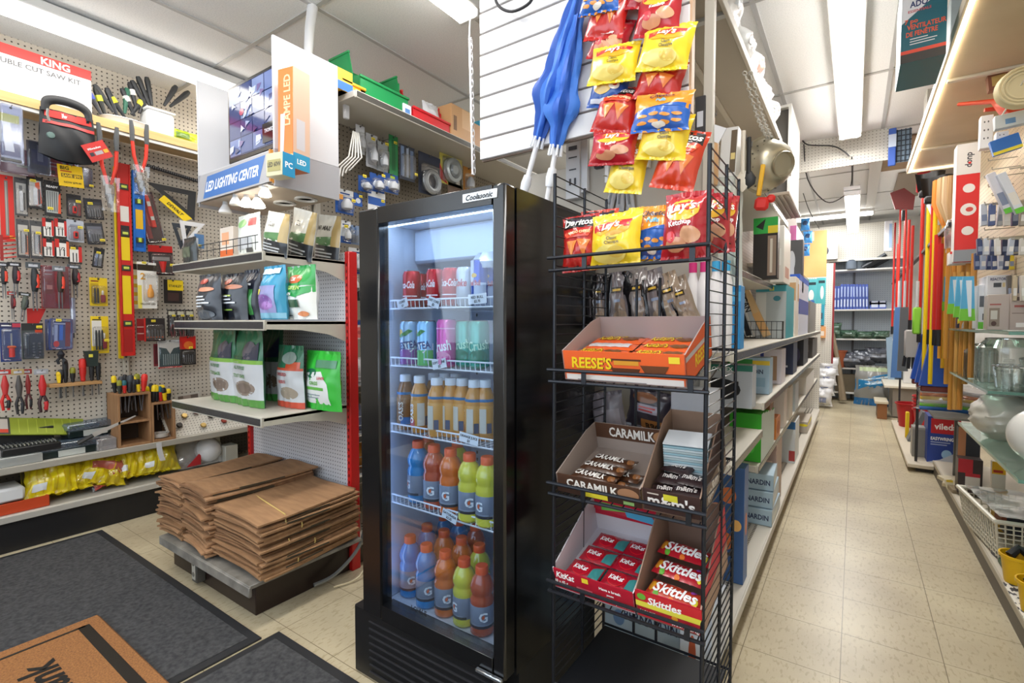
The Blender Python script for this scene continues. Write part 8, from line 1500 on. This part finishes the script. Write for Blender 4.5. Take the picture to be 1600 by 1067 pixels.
# upper right board goods
def rh(name, lab, cat, x0, y0, x1, y1, Y, d, c, ops=(), lops=None, tilt=0.0, rz=0.0): return rb_(name, lab, cat, x0, y0, x1, y1, Y, d, c, ops, tilt=tilt, rz=rz, lops=lops)
rh('dust_mop_box', 'tall white and red carton with three white discs hanging on the right board', 'box', 1493, 224, 1530, 408, 3.55, .10, '#df2a24', [('r', 0, .74, 1, 1, '#e6e2de'), ('t', .6, .86, .045, 'duop', '#4a4a50', .16, -90), ('e', .55, .835, .07, .01, '#d8302a'), ('e', .55, .62, .26, .038, '#efe9e4'), ('e', .55, .44, .34, .052, '#efe9e4'), ('e', .55, .26, .26, .038, '#efe9e4'), ('e', .6, .44, .16, .02, '#d8504a'), ('r', 0, 0, 1, .1, '#8f959c')], [('r', 0, 0, 1, 1, '#e0dcda')])
rh('dust_mop_box', 'shorter red carton hanging below the tall white and red carton', 'box', 1505, 355, 1526, 395, 3.7, .05, '#d8241f', [('r', 0, 0, .15, 1, '#f0d8d4')])
rh('dust_mop_box', 'white carton with a red top seen end-on below the tall white and red carton', 'box', 1484, 392, 1522, 412, 3.6, .10, '#dcdad8', [('t', .5, .45, .3, 'duop', '#5a5a60', .5), ('r', 0, .8, 1, 1, '#d8241f')])
t = thing('red_ball_toy', 'clear pack holding a red ball left of the short red carton', 'pack', ony(1494, 388, 3.72)); mb = MB(); mb.lathe([(.001, 0)] + [(.05 * math.sin(PI * k / 8), .05 - .05 * math.cos(PI * k / 8)) for k in range(1, 8)] + [(.001, .1)], '#d8302c', 14); mb.part('ball', t); mb = MB(); mb.lathe([(.05, 0), (.055, .1), (.04, .16), (.01, .18)], CLEAR('#e4e6e8', .25, .1, .15), 14); mb.part('bubble', t)
for i, (x0, x1, y0, y1, Y) in enumerate(((1532, 1552, 180, 231, 3.25), (1556, 1576, 205, 232, 3.15))):
    rh('power_bar', ['white rounded power bar highest on the right board', 'white power bar behind the first one'][i], 'power bar', x0, y0, x1, y1, Y, .05, '#e9e8ea', [('e', .3, .3 + .25 * k, .06, .03, '#55555a') for k in range(3)] + [('e', .6, .3 + .25 * k, .06, .03, '#55555a') for k in range(3)])
rh('power_bar_pack', 'blue and yellow card under the white power bars', 'pack', 1553, 212, 1600, 236, 3.1, .03, '#2f6fc0', [('r', 0, 0, 1, .2, '#f0e03a')], tilt=-.25); rh('power_bar_pack', 'long pale clear pack above the blue and yellow card', 'pack', 1556, 175, 1610, 196, 3.0, .04, '#c9d0d6', [('r', .3, .2, .6, .6, '#6a94c4')], tilt=-.08)
t = thing('oil_funnel', 'orange-red long funnel sticking out from the right board', 'funnel', onx(1592, 155, .60)); mb = MB(); b_ = onx(1498, 163, .42) - t.location; mb.tube([(0, 0, .0), (-.03, .05, 0), b_ * .4, b_], [.075, .05, .012, .009], '#e04a2c', 14); mb.part('cone', t)
t = thing('oil_funnel', 'second orange funnel tip below the first', 'funnel', onx(1590, 166, .62)); mb = MB(); b_ = onx(1538, 172, .5) - t.location; mb.tube([(0, 0, 0), b_ * .3, b_], [.04, .012, .009], '#d8442a', 12); mb.part('cone', t)
mb = MB(); mb.lathe([(.03, -.03), (.07, -.03), (.085, 0), (.07, .03), (.03, .03)], M('#dccfa8', .6), 24, axis='y')
for k in range(3): mb.tube([((.05 + .012 * k) * math.cos(a), -.032 - .002 * k, (.05 + .012 * k) * math.sin(a)) for a in [2 * PI * q / 24 for q in range(24)]], .005, '#e6dab4', 5, closed=True)
mb.thing('rope_coil', 'coil of cream rope at the upper right edge', 'rope', ony(1596, 138, 2.9)); mb = MB(); mb.rod((0, 0, 0), ony(1600, 125, 2.85) - ony(1566, 180, 3.0), .003, '#e2e0da'); mb.thing('string', 'thin white cord crossing the power bars', 'cord', ony(1566, 180, 3.0))
for i, (y0, y1, c) in enumerate(((92, 108, '#c9302a'), (108, 134, '#8a5a48'))): rh('paint_roller_pack', ['red and yellow topped clear pack near the upper right corner', 'brown clear pack under the red and yellow one'][i], 'pack', 1546, y0, 1604, y1, 3.3, .05, c, [('r', .6, .5, .8, 1, '#f0c832'), ('r', .1, .1, .4, .6, '#b98a74')] if i == 0 else [('r', .1, .2, .5, .8, '#c9b06a'), ('r', .6, .3, .9, .7, '#c9c4c0')], tilt=-.1)
for r_, (y, Y, n, h, cs, nm) in enumerate(((262, 3.0, 2, 70, ['#e4e2ea', '#dfe4f0'], 'tall white'), (318, 3.15, 6, 34, ['#c9ccd4', '#4a5a8a', '#b4b8c0', '#d9d4cc', '#3f4a6a', '#b0a89a'], 'small carded'), (372, 3.05, 8, 26, ['#2f3f6a', '#c9ced8', '#3f4f7a', '#e0dcd4', '#2a3454', '#b9bfcc', '#3a4468', '#d0ccc4'], 'dark blue carded'), (395, 3.3, 7, 26, ['#34456f', '#a9b4cc', '#34456f', '#3f5080', '#c9ced8', '#2b3a60', '#e8d03a'], 'lower carded'), (430, 2.95, 4, 40, ['#5a5048', '#c9b89a', '#4a4a52', '#d8d0c4'], 'tangled brown'))):
    for i in range(n):
        x0 = [1572, 1534, 1528, 1524, 1576][r_] + [17, 12, 9.5, 9, 7][r_] * i
        rh('hanging_card', '%s pack, %s in its row on the right board' % (nm, ['first', 'second', 'third', 'fourth', 'fifth', 'sixth', 'seventh', 'eighth'][i]), 'pack', x0, y, x0 + [15, 10, 8.5, 8, 7][r_], y + h, Y + .03 * i * (-1) ** i, .03, cs[i % len(cs)], [('r', .1, .2, .9, .5, '#e9e6e2' if i % 2 else '#8a94ac')] + ([('r', .0, .0, 1, .12, '#6acb3a')] if r_ == 0 else []), tilt=-.35 if r_ == 0 else .05 * ((i % 3) - 1))
        q = ony(x0 + 5, y + 2, Y + .03 * i * (-1) ** i); o = dup(h0, q); o.scale = (max(.2, (.655 - q.x) / .2), 1, 1)
# fan carton and goods over the canopy
rb_('window_fan_box', 'white teal and red window fan carton above the canopy', 'box', 1409, -45, 1480, 92, 2.62, .30, '#1f6473', [('r', 0, 0, 1, .10, '#3a3634'), ('r', 0, .10, 1, .14, '#e0503a'), ('p', [(0, .45), (1, .78), (1, 1), (0, 1)], '#e6e6ea'), ('t', .38, .66, .07, 'ADO', '#26346a', .4), ('t', .4, .58, .03, 'ESSENTIALS', '#c9505a', .6), ('t', .22, .47, .05, '7 po', '#e8603c', .3), ('t', .56, .40, .055, 'VENTILATEUR', '#e8603c', .86), ('t', .46, .32, .055, 'DE FENÊTRE', '#e8603c', .7), ('r', .2, .255, .6, .265, '#e6e6ea'), ('r', .2, .225, .8, .235, '#e6e6ea'), ('r', .2, .195, .75, .205, '#e6e6ea')], lops=[('r', 0, 0, 1, 1, '#dfe2e6')])
for i, (x, c, h) in enumerate(((.36, '#9aa4a8', .3), (.40, '#4a6a74', .34), (.44, '#8a6a54', .26), (.38, '#a9a49c', .3))):
    mb = MB(); mb.box((0, 0, h / 2), (.05, .2, h), c, .003); mb.thing('canopy_pack', ['grey', 'teal', 'brown', 'pale'][i] + ' upright pack standing on the canopy behind the fan carton', 'pack', (x, 3.2 + .38 * i, 2.438))

# ================================================================== BACK OF THE SHOP
BY = 9.25
t = thing('rear_shelving', 'wall shelving across the end of the aisle', 'shelving unit', (0, 9.58, 0)); mb = MB(); mb.box((-.0, 0, 1.15), (1.3, .016, 2.3), PEG('pegboard_rear', '#a9b4c0', '#7a8490', (0, 2), .03, .15)); mb.part('back_panel', t)
for z in (2.03, 1.42, .97, .52, .14):
    mb = MB(); mb.box((0, -.19, z - .012), (1.3, .36, .024), '#dcdad6', .002); mb.part('shelf', t)
mb = MB(); mb.box((-.02, -.01, 1.1), (.03, .02, 2.2), '#5a5e64'); mb.part('upright', t)
mb = MB(); mb.box((-.02, 9.25, 2.44), (1.2, .02, .55), PEG('pegboard_soffit', '#c0bbb0', '#8d877c', (0, 2), .03, .15)); mb.box((-.02, 9.22, 2.17), (1.2, .05, .03), '#d9d6ce'); mb.struct('trim_10')
def bk(name, lab, cat, x0, y0, x1, y1, z, c, ops=(), Y=BY, d=.15, tilt=0.0): return rb_(name, lab, cat, x0, y0, x1, y1, Y, d, c, ops, z=z, tilt=tilt)
for i in range(12): x = 1298 + 5.0 * i; bk('file_box', '%s of the upright blue and white packs on the rear shelf' % ['leftmost', 'second', 'third', 'fourth', 'fifth', 'sixth', 'seventh', 'eighth', 'ninth', 'tenth', 'eleventh', 'rightmost'][i], 'box', x, 444 if i > 2 else 447, x + 4.4, 478, 1.421, '#3f56a8', [('r', .2, .1, .7, .4, '#c9d4ec'), ('r', .2, .5, .7, .9, '#a9b9e0')], tilt=-.03 if i > 6 else 0)
for i in range(3): bk('file_box', '%s blue and white pack lying flat on the rear shelf' % ['lowest', 'middle', 'top'][i], 'box', 1359, 470, 1385, 475, 1.421 + .056 * i, '#4a5fae', [('r', .1, .2, .5, .8, '#d4dcf0'), ('r', .6, .2, .95, .8, '#d4dcf0')])
p = ony(1330, 425, BY); mb = MB(); mb.lathe([(.07, 0), (.075, .005), (.075, .13), (.06, .145), (.001, .145)], [M('#3a4450', .4), M('#6a7480', .4), M('#2a323c', .4)], 16); mb.thing('dark_jar', 'dark lidded jar on the top rear shelf', 'jar', (p.x, BY, 2.031)); p = ony(1336, 425, 9.4); mb = MB(); mb.lathe([(.12, 0), (.12, .3), (.11, .32), (.001, .32)], '#c9dcee', 18); mb.thing('paper_roll', 'wide pale roll behind the dark jar', 'roll', (p.x + .02, 9.45, 2.031))
for i in range(3): mb = MB(); mb.tube([(0, 0, .02), (.28, 0, .20)], [.03, .035], '#22262c', 8); mb.thing('dark_tube', '%s dark tube leaning on the top rear shelf' % ['front', 'middle', 'rear'][i], 'tube', (.08 + .05 * i, BY + .07 * i, 2.03))
bk('appliance_box', 'white carton with a dark oval under the rear soffit', 'box', 1284, 378, 1309, 396, 2.19, '#d9d6d2', [('e', .25, .5, .2, .25, '#3a3e48')], Y=9.1); bk('small_pack', 'white pack with a red edge on the top rear shelf', 'pack', 1284, 409, 1298, 424, 2.031, '#e4dfdc', [('r', .85, 0, 1, 1, '#c0303a')])
for i in range(4): lump('green_bundle', ['large', 'second', 'third', 'small'][i] + ' dark green wrapped bundle on the rear shelf', 'bundle', (-.27 + .2 * i, BY, .972), .22, [.24, .13, .11, .12][i], .14, '#3f5a48', [('r', .1, .3, .9, .5, '#7a9484')], 120 + i, RZ_F)
bucket((-.20, BY, .521), .115, .26, '#a85a38', 'terracotta plastic plant pot on the lower rear shelf', 'plant_pot')
for i in range(3): lump('grey_bundle', ['left', 'middle', 'right'][i] + ' crumpled dark plastic bundle on the lower rear shelf', 'bundle', (-.02 + .15 * i, BY - .02, .523 + .04 * i), .3, .24, .16, '#4a4e58', [('r', .1, .4, .9, .6, '#9aa0ac')], 130 + i, RZ_F, wr=2.2)
t = lump('ice_melt_bag', 'large blue and white salt bag standing on the floor at the aisle end', 'bag', (.26, 9.0, .002), .50, .58, .2, '#8f8f8c', [('r', 0, 0, 1, .18, '#1f6fae'), ('p', [(0, .35), (1, .55), (1, .85), (0, .65)], '#2580b8'), ('p', [(.1, .6), (.85, .72), (.85, .76), (.1, .64)], '#d9eef8'), ('p', [(.1, .48), (.8, .6), (.8, .66), (.1, .54)], '#d9eef8'), ('r', .1, .86, .9, .96, '#b9c8a0')], 140, RZ_F, stand=True)
for i in range(4): lump('white_sack', ['lowest', 'second', 'third', 'topmost'][i] + ' white sack of the heap at the aisle end, left', 'sack', (-.40 + .02 * i, 8.3 + .1 * i, .03 + .14 * i), .34, .26, .2, '#dcdcde', [('r', .5, .2, .8, .5, '#8f9ac4')], 150 + i, RZ_F)
mb = MB(); mb.tube([(0, 0, .0), (-.06, .1, .5), (-.16, .2, 1.0)], [.05, .03, .03], '#8a7a64', 8); mb.thing('wooden_plank', 'brown plank leaning at the left of the aisle end', 'plank', (-.12, 8.9, .05)); mb = MB(); mb.box((0, 0, .3), (.06, .03, .6), '#9a2436', .004); mb.thing('red_board', 'dark red board standing behind the white sacks', 'board', (-.30, 9.1, .35))
mb = MB(); mb.prism([(-.03, 0), (.05, 0), (-.02, 1.0), (-.09, .98)], -.02, .02, '#9ab4cc'); mb.thing('clear_pole_pack', 'pale blue pole pack leaning right of the salt bag', 'pack', (.46, 8.8, .02)); bk('dark_goods', 'brown bundled goods on the lowest rear shelf', 'bundle', 1305, 585, 1342, 602, .141, '#6a5f4c')
